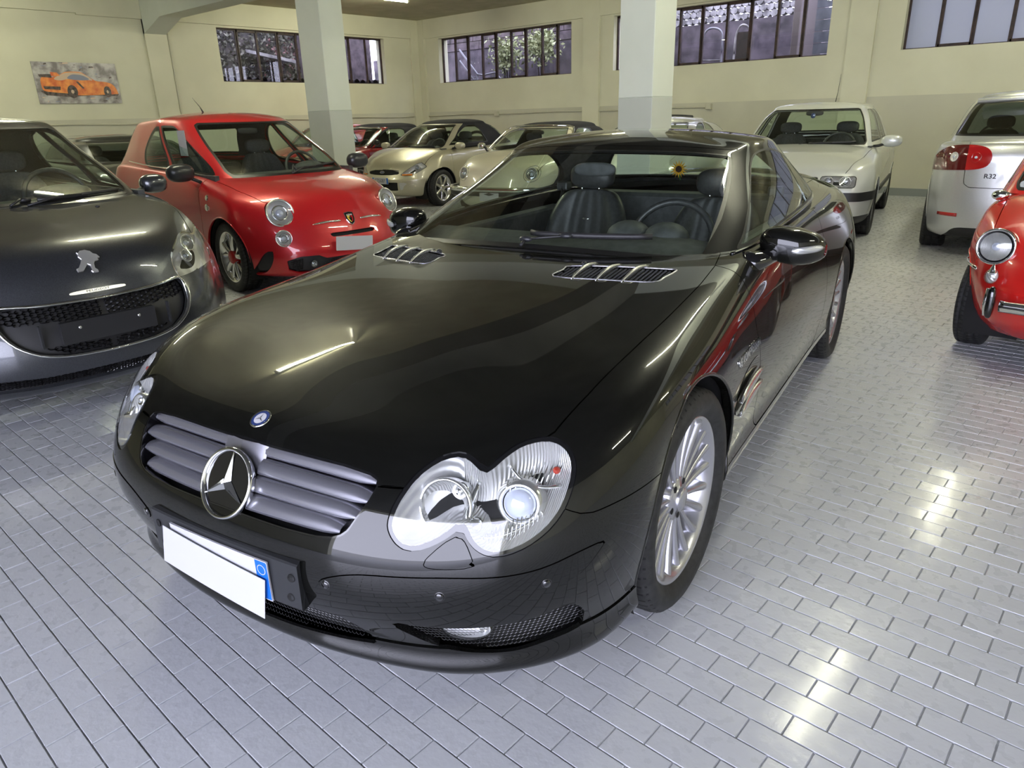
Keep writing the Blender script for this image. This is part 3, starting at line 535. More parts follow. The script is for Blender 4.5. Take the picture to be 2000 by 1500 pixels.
# ---------------------------------------------------------------- wheels
def tyre_mesh(R, rr, w, grooves=(-.28, 0, .28), n=72):
    h = w / 2; s = R - rr; P = [(rr - .004, -h * .72), (rr + .006, -h * .82), (rr + s * .35, -h * .985), (rr + s * .65, -h), (R - .016, -h * .93), (R - .005, -h * .84), (R - .0015, -h * .72)]
    for g in grooves:
        c = g * w; P += [(R, c - .006), (R - .007, c - .0045), (R - .007, c + .0045), (R, c + .006)]
    P += [(R - .0015, h * .72), (R - .005, h * .84), (R - .016, h * .93), (rr + s * .65, h), (rr + s * .35, h * .985), (rr + .006, h * .82), (rr - .004, h * .72)]
    return lathe(P, n)
def tread_blocks(R, w, n=60):
    """sipes cut across the tread, as thin dark ridges between the blocks"""
    V, F = [], []
    for i in range(n):
        a = 2 * math.pi * i / n
        for y0, y1, sk in ((-.46, -.30, .03), (-.26, -.03, -.035), (.03, .26, .035), (.30, .46, -.03)):
            k = len(V)
            for q in range(4):
                y = (y0 + (y1 - y0) * q / 3) * w; s = sk * q / 3; rr_ = float(np.interp(abs(y / w), [0, .36, .42, .465, .48], [R, R - .0015, R - .005, R - .016, R - .03])) + .0009
                for d in (-.004 / R, .004 / R): V.append((rr_ * math.cos(a + d + s), y, rr_ * math.sin(a + d + s)))
            F += [(k + 2 * q, k + 2 * q + 1, k + 2 * q + 3, k + 2 * q + 2) for q in range(3)]
    return V, F
WMESH = {}
def spoke_bar(r0, r1, w0, w1, y0, y1, th, ns=5, twist=0, bow=0):
    """one tapering spoke along +z from r0 to r1, outward face at +y"""
    P = []
    for i in range(ns):
        t = i / (ns - 1); r = r0 + (r1 - r0) * t; w = w0 + (w1 - w0) * t; y = y0 + (y1 - y0) * t + bow * math.sin(math.pi * t); x = twist * t * (r1 - r0)
        P.append([(x - w, y - th, r), (x - w * .75, y - .002, r), (x - w * .35, y + .003, r), (x + w * .35, y + .003, r), (x + w * .75, y - .002, r), (x + w, y - th, r)])
    return gridG(np.array(P), closev=True)
def wheel(root, key, x, y, R, rr, w, style, steer=0, rim='alu', cap='alu', disc=True):
    """wheel (rim barrel) with tyre, spokes and hub as sub-parts; y>0 = left side, outer face away from the car"""
    s = 1 if y > 0 else -1; K = (key, R, rr, w, style)
    if K not in WMESH:
        h = w / 2
        barrel = lathe([(rr - .022, -h * .80), (rr + .004, -h * .78), (rr + .004, -h * .72), (rr - .018, -h * .66), (rr - .035, -h * .2), (rr - .03, h * .45), (rr - .016, h * .64), (rr - .004, h * .70), (rr + .006, h * .76), (rr + .007, h * .82), (rr + .001, h * .84), (rr - .006, h * .80), (rr - .016, h * .72), (rr - .024, h * .60), (rr - .04, h * .3)], 64)
        WMESH[K] = dict(barrel=barrel, tyre=tyre_mesh(R, rr, w))
    D = WMESH[K]; h = w / 2; M = np.eye(4); M[:3, :3] = np.diag([1, s, 1]) 
    if steer: c, q = math.cos(steer), math.sin(steer); M[:3, :3] = np.array([[c, -q, 0], [q, c, 0], [0, 0, 1]]) @ M[:3, :3]
    def P(name, g, m, parent, ang=0, key=None):
        nonlocal D
        kk = (name, key)
        if kk not in D:
            o = put(name, g, m, parent); D[kk] = o.data
        else:
            o = bpy.data.objects.new(name, D[kk]); link(o, parent)
        if len(o.data.materials) and key == 'c': pass
        o.matrix_local = Matrix(M.tolist()) @ Matrix.Rotation(ang, 4, 'Y') if parent is not W0 or W0 is None else Matrix.Rotation(ang, 4, 'Y')
        return o
    W0 = None
    wo = P('wheel', D['barrel'], rim, root); wo.location = (x, y - s * h * .0, R - .002); W0 = wo
    P('tyre', D['tyre'], 'rubber', wo)
    if ('sipes',) not in D: V, F = tread_blocks(R, w); o = polymesh('tread', V, F, 'dark', wo); D[('sipes',)] = o.data; o['kind'] = 'stuff'
    else: o = bpy.data.objects.new('tread', D[('sipes',)]); link(o, wo); o['kind'] = 'stuff'
    fy = h * .76; ri = rr - .010
    if disc: P('brake_disc', lathe([(.05, -.01), (rr * .80, -.012), (rr * .80, .002), (.06, .002)], 40), 'disc', wo)
    if style == 'multi':
        sp = spoke_bar(.055, ri, .0080, .0175, fy - .020, fy - .004, .030, 7, .06, -.004)
        for i in range(20): P('spoke', sp, rim, wo, 2 * math.pi * i / 20)
        P('hub', lathe([(.070, fy - .07), (.068, fy - .022), (.060, fy - .014), (.037, fy - .012), (.0365, fy - .004), (.034, fy + .001), (.020, fy + .004), (.0001, fy + .005)], 40), rim, wo)
        for i in range(5):
            a = 2 * math.pi * (i + .5) / 5; P('lug_hole', ellipsoid((.053 * math.sin(a), fy - .013, .053 * math.cos(a)), (.010, .003, .010), 14, 8), 'dark', wo, 0, i)
    elif style == 'five':       # broad curved five-spoke
        sp = spoke_bar(.04, ri, .030, .022, fy - .012, fy - .006, .028, 7, .28, .006); n = 5
        for i in range(5): P('spoke', sp, rim, wo, 2 * math.pi * i / 5); 
        sp2 = spoke_bar(.04, ri, .012, .020, fy - .020, fy - .010, .02, 7, -.42, .0)
        for i in range(5): P('spoke', sp2, rim, wo, 2 * math.pi * i / 5, 'b')
        P('hub_cap', lathe([(.062, fy - .06), (.060, fy - .010), (.050, fy + .004), (.026, fy + .007), (.0001, fy + .010)], 32), cap, wo)
    elif style == 'six':
        sp = spoke_bar(.03, ri, .026, .024, fy - .012, fy - .008, .03, 6, 0, .004)
        for i in range(7): P('spoke', sp, rim, wo, 2 * math.pi * (i + .3) / 7)
        P('hub_cap', lathe([(.060, fy - .06), (.056, fy - .008), (.030, fy + .004), (.0001, fy + .006)], 28), rim, wo)
    elif style == 'disc':      # small pressed steel wheel with chrome cap
        P('rim_face', lathe([(rr - .012, fy - .03), (rr * .72, fy - .035), (rr * .55, fy - .012), (rr * .45, fy - .006), (rr * .2, fy)], 36), rim, wo)
        P('hub_cap', lathe([(rr * .50, fy - .02), (rr * .47, fy + .004), (rr * .25, fy + .018), (.0001, fy + .022)], 36), 'chrome', wo)
    else:                      # ten thin spokes
        sp = spoke_bar(.04, ri, .014, .012, fy - .014, fy - .006, .025, 5, 0, 0)
        for i in range(10): P('spoke', sp, rim, wo, 2 * math.pi * i / 10)
        P('hub_cap', lathe([(.055, fy - .05), (.052, fy - .006), (.03, fy + .004), (.0001, fy + .006)], 28), rim, wo)
    return wo
# ================================================================ the black roadster-coupe in front
def rws(s): return [[tuple(float(q) / 100 for q in p.split(',')) for p in r.split()] for r in s.strip().split('\n')]
SLB = rws("""
72,0,14 71,20,14 67,38,14 60,54,14 48,66,14 34,74,14 18,73,15 -15,75,17 -50,75,18 -90,75,18 -140,75,18 -190,75,18 -235,75,18 -275,75,19 -310,76,21 -340,66,23 -352,40,23 -356,0,23
80,0,13.5 79,22,13.5 75,42,13.5 68,60,13.5 54,75,13.5 38,82,14 20,80.5,15 -15,81.5,17 -50,81.5,18 -90,81.5,18 -140,81.5,18 -190,81.5,18 -235,82.5,18 -275,82.5,19 -310,83,21 -342,70,23 -357,42,23 -362,0,23
85,0,17.5 84,22,17.5 80,43,17.5 72.5,62,17.5 57,77.5,17.5 40,84.5,18 20,87.8,20 -15,88.8,22 -50,88.8,23 -90,88.8,23 -140,88.8,23 -190,88.8,23 -235,89.8,23 -275,90.3,24 -310,85.5,26 -343,72,28 -358,43,28 -364,0,28
84,0,22 83,22,22 79,43,22 71.5,62,22.5 56.5,77.5,23 40.5,85,24 20,88,27 -15,89,29 -50,88.6,30 -90,88.6,30 -140,88.6,30 -190,89,30 -235,90.5,30 -275,91,31 -310,87,33 -344,74,35 -360,44,35 -366,0,35
87.5,0,31 86.5,22,31 83,43,31 75,63,31.5 60,79,32.5 43,86.5,34 21,89.5,37 -15,90.3,39 -50,89.3,39 -90,89,38 -140,89.5,38 -190,90,39 -235,91.8,40 -275,92.3,40 -310,88.5,41 -345,75.5,42 -362,45,42 -369,0,42
89,0,41 88,22,41 84.8,44,41.5 76.5,64,42.5 61,80,44 43.5,87.6,45.5 21,90.3,48 -15,90.9,50 -50,89.6,49 -90,89.4,48 -140,90,48 -190,90.4,49 -235,92,50 -275,92.5,50 -310,89,50 -345,76,50 -363,45,50 -370,0,50
87.3,0,49.5 86.2,22,49.5 82.8,44,50.5 74.8,63,52 59.5,79,54 42.5,87,55.5 20.5,89.8,58 -15,90.4,60 -50,89,58 -90,89,57 -140,89.4,57.5 -190,90,58 -235,91.6,59.5 -275,92,60 -310,88,60 -343.5,75,59 -361.5,44.5,60 -368,0,60
83.5,0,56.5 82.2,22,57 78.4,43,58.5 70.5,61,60.5 56,77,63 40.5,85,64.5 19.5,88.3,66.5 -15,88.8,68 -50,87.8,67 -90,87.8,66 -140,88.3,67 -190,88.8,68 -235,90,69.5 -275,90.2,70 -310,86,70 -341,73,69 -359,44,71 -366,0,72
78,0,63 76.3,21,63.3 71.5,41,64.8 62.5,58,67.3 50,71.5,70 36.5,80.5,71.5 17,84.8,73 -15,85.6,74.5 -50,85.5,75.5 -90,85.7,76 -140,86,78 -190,86.5,79.5 -235,87.2,80.5 -275,86.3,81 -310,82,81 -338,69,82 -355,42,85 -362,0,87
71.5,0,67.6 69.5,20,67.9 63.5,37.5,69 54,53,71.6 42.5,65,74.5 28.5,73.8,76 10,78,77.6 -15,79,79.3 -50,80.3,82.5 -90,81.8,86 -140,82.6,88.5 -190,82.6,90 -235,82,91 -275,79,91.5 -310,73,91.5 -333,61,92.5 -348,38,94 -355,0,95.5
62,0,71 59.5,17,71.2 53.5,32,72.2 44,45,74.2 33,55,76.6 18.5,62,78.6 0,66,80.4 -22,68.5,82.3 -55,71,85.8 -92,74,89.2 -140,74.5,91 -190,74,92 -235,71,93 -270,66,94 -303,57,94.5 -323,46,95.2 -335,28,96.3 -341,0,97
48,0,75 45.5,11,75.2 40,21,76 31,30,77.6 20,37,79.2 6,41,81 -10,44,82.8 -30,46,84.8 -58,48,87.6 -92,50,90.5 -140,50,91.8 -190,48,92.6 -235,44,94 -268,40,95.6 -298,33,96.4 -314,27,97 -325,16,97.6 -331,0,98
36,0,77.5 33,0,78 27,0,79 19,0,80.3 8,0,81.9 -5,0,83.4 -19,0,84.8 -37,0,86.6 -62,0,88.9 -92,0,90.8 -140,0,92 -190,0,93 -235,0,95 -266,0,96.6 -293,0,97.6 -309,0,98 -317,0,98.2 -322,0,98.4
""")
SLG = rws("""
-57,0,89.2 -58.5,28,88.6 -65,53,87.2 -75.5,70,86.6 -98,77,89.3 -133,79,91.6 -170,79,93.2 -205,77.5,94.5 -240,71,95.4 -262,52,96.3 -271,27,96.8 -274,0,97
-82,0,101 -83.5,27.5,100.5 -90,51,99 -100,66.5,98 -114,72.3,99 -140,74,100.3 -170,74.3,101.3 -203,73,101.8 -235,66.5,102.3 -254,49,102.9 -262,26,103.4 -265,0,103.8
-106,0,112.2 -107.5,26.5,111.8 -114,48,110.4 -124,61.5,109 -134,65.3,109.4 -150,67.3,110.3 -173,68,110.9 -200,67,110.9 -226,61,110.4 -242,46,110.9 -249,25,111.7 -252,0,112.2
-128,0,121.3 -129.5,25.5,120.9 -134,44,119.9 -141,55.5,118.5 -148,58.7,119.3 -158,60.3,120.3 -176,61,120.9 -197,60,120.4 -216,55,119.4 -230,42,119.9 -236,23,120.8 -238,0,121.3
-136.5,0,124.6 -138,23,124.2 -141.5,39,123.6 -146.5,49,122.6 -152,52.5,123.5 -161,54,124.6 -178,54.5,125.1 -195,53.3,124.6 -211,48,123.6 -222,37,124.1 -227,20,125 -229,0,125.4
-149,0,127.3 -150,14,127.2 -152.5,23,126.9 -156.5,28,126.8 -161,29.5,127.3 -168,30.5,127.7 -179,30.5,128 -191,29.5,127.7 -202,27,127.2 -208,20,127.1 -212,11,127.3 -213,0,127.4
-160,0,128.7 -161,0,128.8 -162.5,0,128.9 -164.5,0,129 -167,0,129 -172,0,129.1 -180,0,129.1 -188,0,129 -195,0,128.7 -199,0,128.5 -202,0,128.4 -204,0,128.3
""")
def ringtube(name, pts, r, m, parent, n=8): return put(name, tube(pts, r, n, closed=True), m, parent)
def drape(near, P2, ax, d=0, sgn=1):
    X, N = near.hit(P2, ax, sgn); return X + N * d, N
def band(g, F, w):
    """remove a gap of half width w along F=0; -> (inside, outside)"""
    k = G(g.V, g.T, g.N, np.hstack([g.U, np.asarray(F)[:, None]])); a, b = split(k, F + w); _, c = split(b, b.U[:, -1] - w)
    a.U = a.U[:, :-1]; c.U = c.U[:, :-1]; return a, c
def bothsides(name, g, m, root, d=.012, d2=None):
    r = []
    for s in (0, 1):
        h = skirt(g, d); r.append(put(name, gmirror(h) if s else h, m, root))
    return r
def seat(root, x, y, z, sc=1, m='leather', hm=None, oval=False, lean=-.30):
    """bucket seat: cushion, backrest with flutes and bolsters, headrest"""
    e = Matrix.Translation((x, y, z)) @ Matrix.Rotation(0, 4, 'Z'); T = np.array(e) ; S = np.diag([sc, sc, sc, 1]); T = T @ S
    def soft(name, V, F, mm, par, lev=2):
        V = [(T @ np.array((*v, 1)))[:3] for v in V]; return polymesh(name, V, F, mm, par, True, sub=lev)
    # backrest as lofted rings
    rings = []
    for i, (h, w, dd, bo) in enumerate(((0, .20, .07, .03), (.08, .235, .085, .05), (.22, .25, .085, .06), (.36, .245, .08, .055), (.48, .215, .07, .04), (.56, .16, .055, .02), (.58, .10, .03, .0))):
        xo = lean * h; prof = [(-.62, bo), (-.85, bo * 1.3), (-1, .2 * bo), (-.95, -dd), (-.5, -dd - .02), (.5, -dd - .02), (.95, -dd), (1, .2 * bo), (.85, bo * 1.3), (.62, bo), (.45, 0.004), (.30, 0.014), (.16, .004), (0, .014), (-.16, .004), (-.30, .014), (-.45, .004)]
        rings.append([(xo + q[1], q[0] * w, .12 + h) for q in prof])
    k = len(rings[0]); V = [p for r in rings for p in r]; F = [(i * k + j, i * k + (j + 1) % k, (i + 1) * k + (j + 1) % k, (i + 1) * k + j) for i in range(len(rings) - 1) for j in range(k)]
    F.append(tuple(range(k))[::-1]); F.append(tuple(range((len(rings) - 1) * k, len(rings) * k)))
    so = soft('seat', V, F, m, root)
    V, F = [], []
    for (xx, h, w) in ((-.12, .05, .20), (.05, .02, .24), (.30, .03, .25), (.46, .02, .22), (.50, -.02, .18)):
        V += [(xx, -w, h - .10), (xx, -w, h + .06), (xx, -w * .72, h + .075), (xx, -w * .6, h + .03), (xx, w * .6, h + .03), (xx, w * .72, h + .075), (xx, w, h + .06), (xx, w, h - .10)]
    F = [(i * 8 + j, i * 8 + (j + 1) % 8, (i + 1) * 8 + (j + 1) % 8, (i + 1) * 8 + j) for i in range(4) for j in range(8)] + [tuple(range(8))[::-1], tuple(range(32, 40))]
    soft('cushion', V, F, m, so)
    V, F = boxVF(lean * .64 - .055, lean * .64 + .05, -.135, .135, .70, .86)
    put('headrest', xf(ellipsoid((lean * .66, 0, .765), (.052, .125, .066), 28, 18, .66), T), hm or m, so)
    put('headrest_post', gjoin([xf(tube([(lean * .56, q, .66), (lean * .62, q, .76)], .006, 8), T) for q in (-.05, .05)]), 'chrome', so)
    if oval: 
        fr = frame((lean * .44 + .012, 0, .55), (1, 0, .3)); put('badge', xf(ellipsoid((0, 0, 0), (.021, .007, .002), 20, 8), T @ fr), 'alu_bright', so)
    return so
def steering(root, x, y, z, tilt=.45, r=.18, m='leather'):
    M = np.array(Matrix.Translation((x, y, z)) @ Matrix.Rotation(-tilt, 4, 'Y'))
    t = np.linspace(0, 2 * np.pi, 41)[:-1]; ring = xf(tube(np.stack([0 * t, r * np.cos(t), r * np.sin(t)], 1), .014, 10, closed=True, up=(1, 0, 0)), M)
    so = put('steering_wheel', ring, m, root)
    put('airbag_pad', xf(ellipsoid((.02, 0, -.01), (.03, .075, .062), 20, 12, .7), M), 'interior', so)
    for a in (-.25, math.pi + .25, -math.pi / 2):
        put('steering_spoke', xf(tube([(.02, .05 * math.cos(a), .05 * math.sin(a)), (.0, r * math.cos(a), r * math.sin(a))], .014, 8, ry=.007, up=(1, 0, 0)), M), 'alu' if abs(a + math.pi / 2) > .1 else 'interior', so)
    return so
def wiper(root, pts, m='plastic', arm=None):
    w = put('wiper', tube(pts, .007, 6, ry=.012), m, root)
    if arm: put('wiper_arm', tube(arm, .008, 6, ry=.006), m, w)
    return w
def build_sl():
    root = empty('coupe', (-1.706, 1.503, 0), -1.38880, 'black two-door coupe with silver slatted star grille, large in the foreground', 'car')
    g0 = surf(SLB, 11, 9); near = Near(surf(SLB, 6, 6)); V = g0.V
    lin = split(g0, g0.U[:, 1] - 8.3)[0]; v_ = lin.V
    for ax in (0., -2.56): lin = split(lin, np.where(lin.V[:, 1] > .5, np.hypot(lin.V[:, 0] - ax, lin.V[:, 2] - .33) - .39, 1))[1]
    put('body_liner', sym(offset(lin, -.055)), 'under', root)
    # --- cut wheel arches and cabin
    g = g0
    for ax in (0., -2.56):
        F = np.where(g.V[:, 1] > .52, np.hypot(g.V[:, 0] - ax, g.V[:, 2] - .33) - .362, 1); _, g = split(g, F)
    cab = np.array([(-.59, 0), (-.60, .27), (-.67, .53), (-.775, .685), (-.99, .755), (-1.33, .775), (-1.7, .775), (-2.05, .76), (-2.38, .70), (-2.58, .51), (-2.67, .26), (-2.70, 0)])
    cab = np.vstack([cab, cab[::-1] * [1, -1]])
    F = np.where(g.V[:, 2] > .8, sdf(g.V[:, :2], cab), 1); _, g = split(g, F)
    # --- headlamp aperture
    HL = np.array([[80.1, 46.8, 54.8], [78.8, 46.4, 57.0], [76.8, 46.6, 59.4], [74.6, 47.1, 61.4], [71.4, 48.0, 63.8], [68.4, 49.5, 65.5], [65.6, 51.5, 66.8], [63.3, 54.5, 67.5], [62.9, 57.2, 67.3], [63.3, 59.5, 66.5], [63.7, 61.3, 65.7], [63.5, 62.2, 65.6], [61.9, 62.8, 66.4], [59.3, 63.8, 67.6], [56.2, 65.4, 68.9], [53.5, 67.6, 69.6], [51.2, 70.6, 69.8], [50.3, 73.5, 69.0], [50.7, 76.2, 67.4], [52.1, 78.0, 65.1], [54.1, 78.8, 62.6], [56.5, 78.9, 59.7], [58.8, 78.5, 56.9], [61.6, 77.2, 54.1], [64.5, 75.5, 52.1], [67.4, 73.2, 50.5], [70.2, 70.5, 49.6], [72.3, 67.9, 49.7], [73.6, 65.4, 51.1], [74.0, 63.5, 53.2], [73.7, 62.2, 55.1], [73.7, 61.6, 55.7], [74.4, 61.0, 55.1], [75.9, 59.6, 53.8], [77.7, 57.3, 52.3], [79.6, 54.2, 51.0], [80.7, 51.1, 51.1], [80.8, 48.6, 52.6]]) / 100
    n = np.array([.78, .44, .44]); n /= np.linalg.norm(n); ex = np.array([-n[1], n[0], 0]); ex /= np.linalg.norm(ex); ey = np.cross(n, ex); B2 = np.stack([ex, ey], 1)
    hl2 = crom(HL @ B2, 3)
    F = np.where((g.V[:, 0] > .3) & (g.V[:, 2] > .44), sdf(g.V @ B2, hl2), 1); hl, g = split(g, F)
    # --- grille aperture
    gr = np.array([(0, .645), (.085, .643), (.20, .641), (.31, .638), (.385, .632), (.408, .626), (.414, .614), (.411, .592), (.395, .558), (.378, .524), (.352, .508), (.30, .501), (.21, .499), (.12, .501), (0, .503)])
    gr = np.vstack([gr, gr[-2:0:-1] * [-1, 1]]); F = np.where(g.V[:, 0] > .5, sdf(g.V[:, 1:], gr), 1); grp, g = split(g, F)
    # --- lower intakes
    ci = np.array([(0, .300), (.243, .300), (.33, .297), (.371, .271), (.387, .249), (.405, .215), (.321, .207), (.171, .200), (0, .197)]); ci = np.vstack([ci, ci[-2:0:-1] * [-1, 1]])
    F = np.where(g.V[:, 0] > .5, sdf(g.V[:, 1:], ci), 1); cin, g = split(g, F)
    si = crom([(.470, .315), (.565, .314), (.679, .312), (.756, .322), (.781, .334), (.803, .330), (.812, .297), (.806, .263), (.795, .236), (.739, .221), (.687, .213), (.602, .223), (.542, .241), (.502, .272)], 4)
    F = np.where(g.V[:, 0] > .3, sdf(g.V[:, 1:], si), 1); sin_, g = split(g, F)
    # --- bonnet vents
    ve = np.array([(-.321, .274), (-.40, .268), (-.451, .275), (-.505, .44), (-.545, .60), (-.547, .620), (-.530, .625), (-.46, .612), (-.399, .594), (-.355, .45)])
    ve = crom(ve, 3); F = np.where(g.V[:, 2] > .7, sdf(g.V[:, :2], ve), 1); vent, g = split(g, F)
    # --- panels
    hood = np.array([(.90, 0), (.90, .41), (.757, .417), (.741, .471), (.70, .55), (.64, .62), (.56, .67), (.503, .712), (.43, .722), (.356, .729), (.125, .734), (-.135, .735), (-.463, .733), (-.646, .723), (-.80, .698), (-.80, 0)]); hood = np.vstack([hood, hood[::-1] * [1, -1]])
    F = np.where(g.V[:, 2] > .612, sdf(g.V[:, :2], hood), .5)
    hood_g, g = band(g, F, .0015)
    zx = [-9, .3, .48, .533, .565, .62, .74, .757, .95]; zz = [.553, .553, .552, .55, .557, .60, .618, .614, .614]
    isf = g.V[:, 0] > .12; F = np.where(isf, g.V[:, 2] - np.interp(g.V[:, 0], zx, zz), 1)
    bumper, g = band(g, F, .0014)
    F = np.where((g.V[:, 0] < -.1) & (g.V[:, 0] > -2.4), g.V[:, 2] - .272, 1); skirt_g, g = band(g, F, .002)
    door = crom([(-.66, .90), (-.655, .75), (-.665, .66), (-.70, .58), (-.712, .48), (-.712, .38), (-.715, .285), (-.80, .275), (-1.2, .275), (-1.7, .275), (-1.88, .285), (-1.96, .36), (-1.99, .50), (-1.98, .65), (-1.94, .80), (-1.90, .94), (-1.88, 1.05), (-.80, 1.05)], 4)
    F = np.where(g.V[:, 1] > .55, sdf(g.V[:, [0, 2]], door), 1); door_g, g = band(g, F, .0022)
    fender, rear = split(g, -1.2 - g.V[:, 0])
    tr = np.array([(-2.80, 0), (-2.80, .40), (-2.92, .60), (-3.30, .58), (-3.50, .45), (-3.54, 0)]); tr = np.vstack([tr, tr[::-1] * [1, -1]])
    F = np.where(rear.V[:, 2] > .8, sdf(rear.V[:, :2], tr), 1); trunk, rear = band(rear, F, .0022)
    put('bonnet', sym(skirt(hood_g, .015)), 'black_paint', root)
    # bumper rub strip gets its own groove
    st = crom([(.310, .397), (.338, .418), (.417, .443), (.533, .454), (.613, .457), (.703, .452), (.765, .457), (.815, .473), (.845, .478), (.849, .472), (.83, .432), (.809, .411), (.74, .383), (.663, .374), (.579, .378), (.505, .379), (.409, .374), (.331, .379)], 3)
    F = np.where((bumper.V[:, 0] > .40), sdf(bumper.V[:, 1:], st), 1); strip, bumper = band(bumper, F, .0010)
    wp = crom([(.617, .548), (.650, .497), (.643, .483), (.563, .484), (.570, .511)], 4) + [0, -.006]; F = np.where(bumper.V[:, 0] > .6, sdf(bumper.V[:, 1:], wp), 1); wash, bumper = band(bumper, F, .0008)
    lipF = np.where(bumper.V[:, 0] > .2, bumper.U[:, 1] - 3.15, 1); lip, bumper = band(bumper, lipF, .05)
    put('front_bumper', sym(skirt(bumper, .03)), 'black_paint', root); put('front_lip', sym(skirt(offset(lip, .003), .012)), 'black_paint', root)
    bothsides('rub_strip', offset(strip, .002), 'black_paint', root, .006); bothsides('washer_cover', wash, 'black_paint', root, .004)
    fend = bothsides('front_wing', fender, 'black_paint', root, .03); bothsides('door', door_g, 'black_paint', root, .02)
    bothsides('rear_wing', rear, 'black_paint', root, .03); bothsides('side_skirt', skirt_g, 'gloss_black', root, .012)
    put('boot_lid', sym(skirt(trunk, .015)), 'black_paint', root)
    sp = []
    for t in np.linspace(0, 1, 14):
        y = .60 * t; x0 = -3.46 + .16 * t ** 2.5; X, N = near.hit([(x0 + .05, y), (x0, y), (x0 - .03, y)], 2); sp.append([X[0] + [0, 0, .001], X[1] + [0, 0, .014 * (1 - t ** 6)], X[2] + [0, 0, .024 * (1 - t ** 6)], X[2] + [-.004, 0, -.002]])
    put('boot_spoiler', sym(gridG(np.array(sp))), 'black_paint', root)
    # wheel arches: liner bowls and rolled lip
    for s in (1, -1):
        for ax in (0., -2.56):
            t = np.linspace(-.45, math.pi + .45, 40); P = np.stack([np.stack([ax + r * np.cos(t), np.full(40, s * yy), .33 + r * np.sin(t)], 1) for r, yy in ((.385, .86), (.38, .60), (.34, .58), (.05, .58))]); g_ = gridG(P); put('wheel_well', g_, 'under', root)
            t = np.linspace(-.28, math.pi + .28, 40); X, N = near.hit(np.stack([ax + .3635 * np.cos(t), .33 + .3635 * np.sin(t)], 1), 1); X = X * [1, s, 1]; N = N * [1, s, 1]
            put('arch_lip', tube(X - N * .004, .0065, 8), 'black_paint', root)
    # side gills and script
    for s in (1, -1):
        gp = near.hit(crom([(-.36, .47), (-.43, .535), (-.55, .565), (-.675, .565), (-.695, .53), (-.68, .46), (-.60, .43), (-.45, .425)], 4), 1); X = gp[0] * [1, s, 1]; N = gp[1] * [1, s, 1]; c = X.mean(0)
        vs = np.vstack([X + N * .0015, (X + c) / 2 - N * .012, c - N.mean(0) * .02]); m_ = len(X); T = []
        for i in range(m_): j = (i + 1) % m_; T += [(i, j, m_ + j), (i, m_ + j, m_ + i), (m_ + i, m_ + j, 2 * m_)]
        T = np.array(T); go = put('side_gill', G(vs, T if s > 0 else T[:, ::-1]), 'gloss_black', root)
        for z0 in (.498, .452):
            Q, NN = near.hit([(x, z0 + .024 * ((-.37 - x) / .31) ** 1.2) for x in np.linspace(-.372, -.685, 9)], 1); Q = (Q + NN * .012) * [1, s, 1]
            rr_ = np.array([.001, .012, .018, .021, .021, .019, .015, .009, .001]); put('gill_fin', tube(Q, .008 + 0 * rr_, 8, ry=rr_), 'alu_bright', go)
        Q, NN = near.hit([(-.545, .612)], 1); nf = NN[0] * [1, s, 1]; M = frame((Q[0] + NN[0] * .001) * [1, s, 1], nf)
        so = text('fender_script', 'V8 KOMPRESSOR', .040, M, 'chrome', root, .0012, 1.0, bold=.0008); co_ = np.array([v.co for v in so.data.vertices]); hgt = (co_ - M[:3, 3]) @ M[:3, 2]; Xs, Ns = Near(surf(SLB, 4, 4)).hit(np.round(co_[:, [0, 2]], 4), 1)
        for v, x_, n_, h_ in zip(so.data.vertices, Xs, Ns, hgt): v.co = ((x_ + n_ * (h_ + .0025)) * [1, s, 1]).tolist()
    # --- grille
    put('grille_back', sym(offset(grp, -.075)), 'dark', root)
    fr = sym(skirt(offset(split(grp, sdf(grp.V[:, 1:], gr) + .004)[1], -.001), .06)); G0 = put('grille', fr, 'gloss_black', root)
    def hitx(y, z, d=0): X, N = near.hit([(y, z)], 0); return X[0] + N[0] * d
    zt = lambda y: np.interp(abs(y), gr[:8, 0], gr[:8, 1]); 
    for s in (1, -1):
        for k in range(4):
            zc0 = (.627, .5935, .5595, .522)[k]; yend = (.400, .400, .384, .352)[k]; ya = (.0, .07, .07, .0)[k]
            ys = np.linspace(ya, yend, 18); P = []
            for y in ys:
                zc = zc0 - .010 * (y / .4) ** 2 * (1, .9, .7, .2)[k]; e = min(1, (yend + .004 - y) / .05) ** .5; hh = (.0165, .0155, .0155, .0172)[k] * (.25 + .75 * e)
                x0 = hitx(y, min(max(zc, .505), zt(y) - .002))[0] - .015
                P.append([(x0 - .038, s * y, zc + hh * .85), (x0 - .018, s * y, zc + hh), (x0 - .006, s * y, zc + hh * .62), (x0 + .0015, s * y, zc + hh * .1), (x0 + .006, s * y, zc - hh * .45), (x0 + .0065, s * y, zc - hh * .85), (x0 + .002, s * y, zc - hh * 1.05), (x0 - .030, s * y, zc - hh * .9)])
            g_ = gridG(np.array(P), closev=True); g_.T = g_.T if s < 0 else g_.T[:, ::-1]; put('slat', g_, 'grille_silver', G0)
    hx = hitx(0, .575)[0]
    hub = []
    for y in np.linspace(-.075, .075, 13): hub.append([(hx - .022 - .53 * (z - .575) - 2.0 * y * y, y, z) for z in np.linspace(.505, .640, 7)])
    g_ = gridG(np.array(hub)); put('badge_mount', g_, 'grille_silver', G0)
    sc_ = np.array((.834, 0, .551)); SM = frame(sc_, (1, 0, .53)); SM2 = SM @ np.diag([1, 1, 1, 1.])
    star = put('star_emblem', xf(lathe([(.076, -.012), (.083, -.006), (.0875, .006), (.0870, .013), (.0830, .0165), (.0785, .014), (.0765, .006)], 64, 'z'), SM2), 'chrome', G0)
    put('emblem_disc', xf(lathe([(.0775, .006), (.05, .0075), (.0001, .008)], 48, 'z'), SM2), 'gloss_black', star)
    V_, F_ = [], []
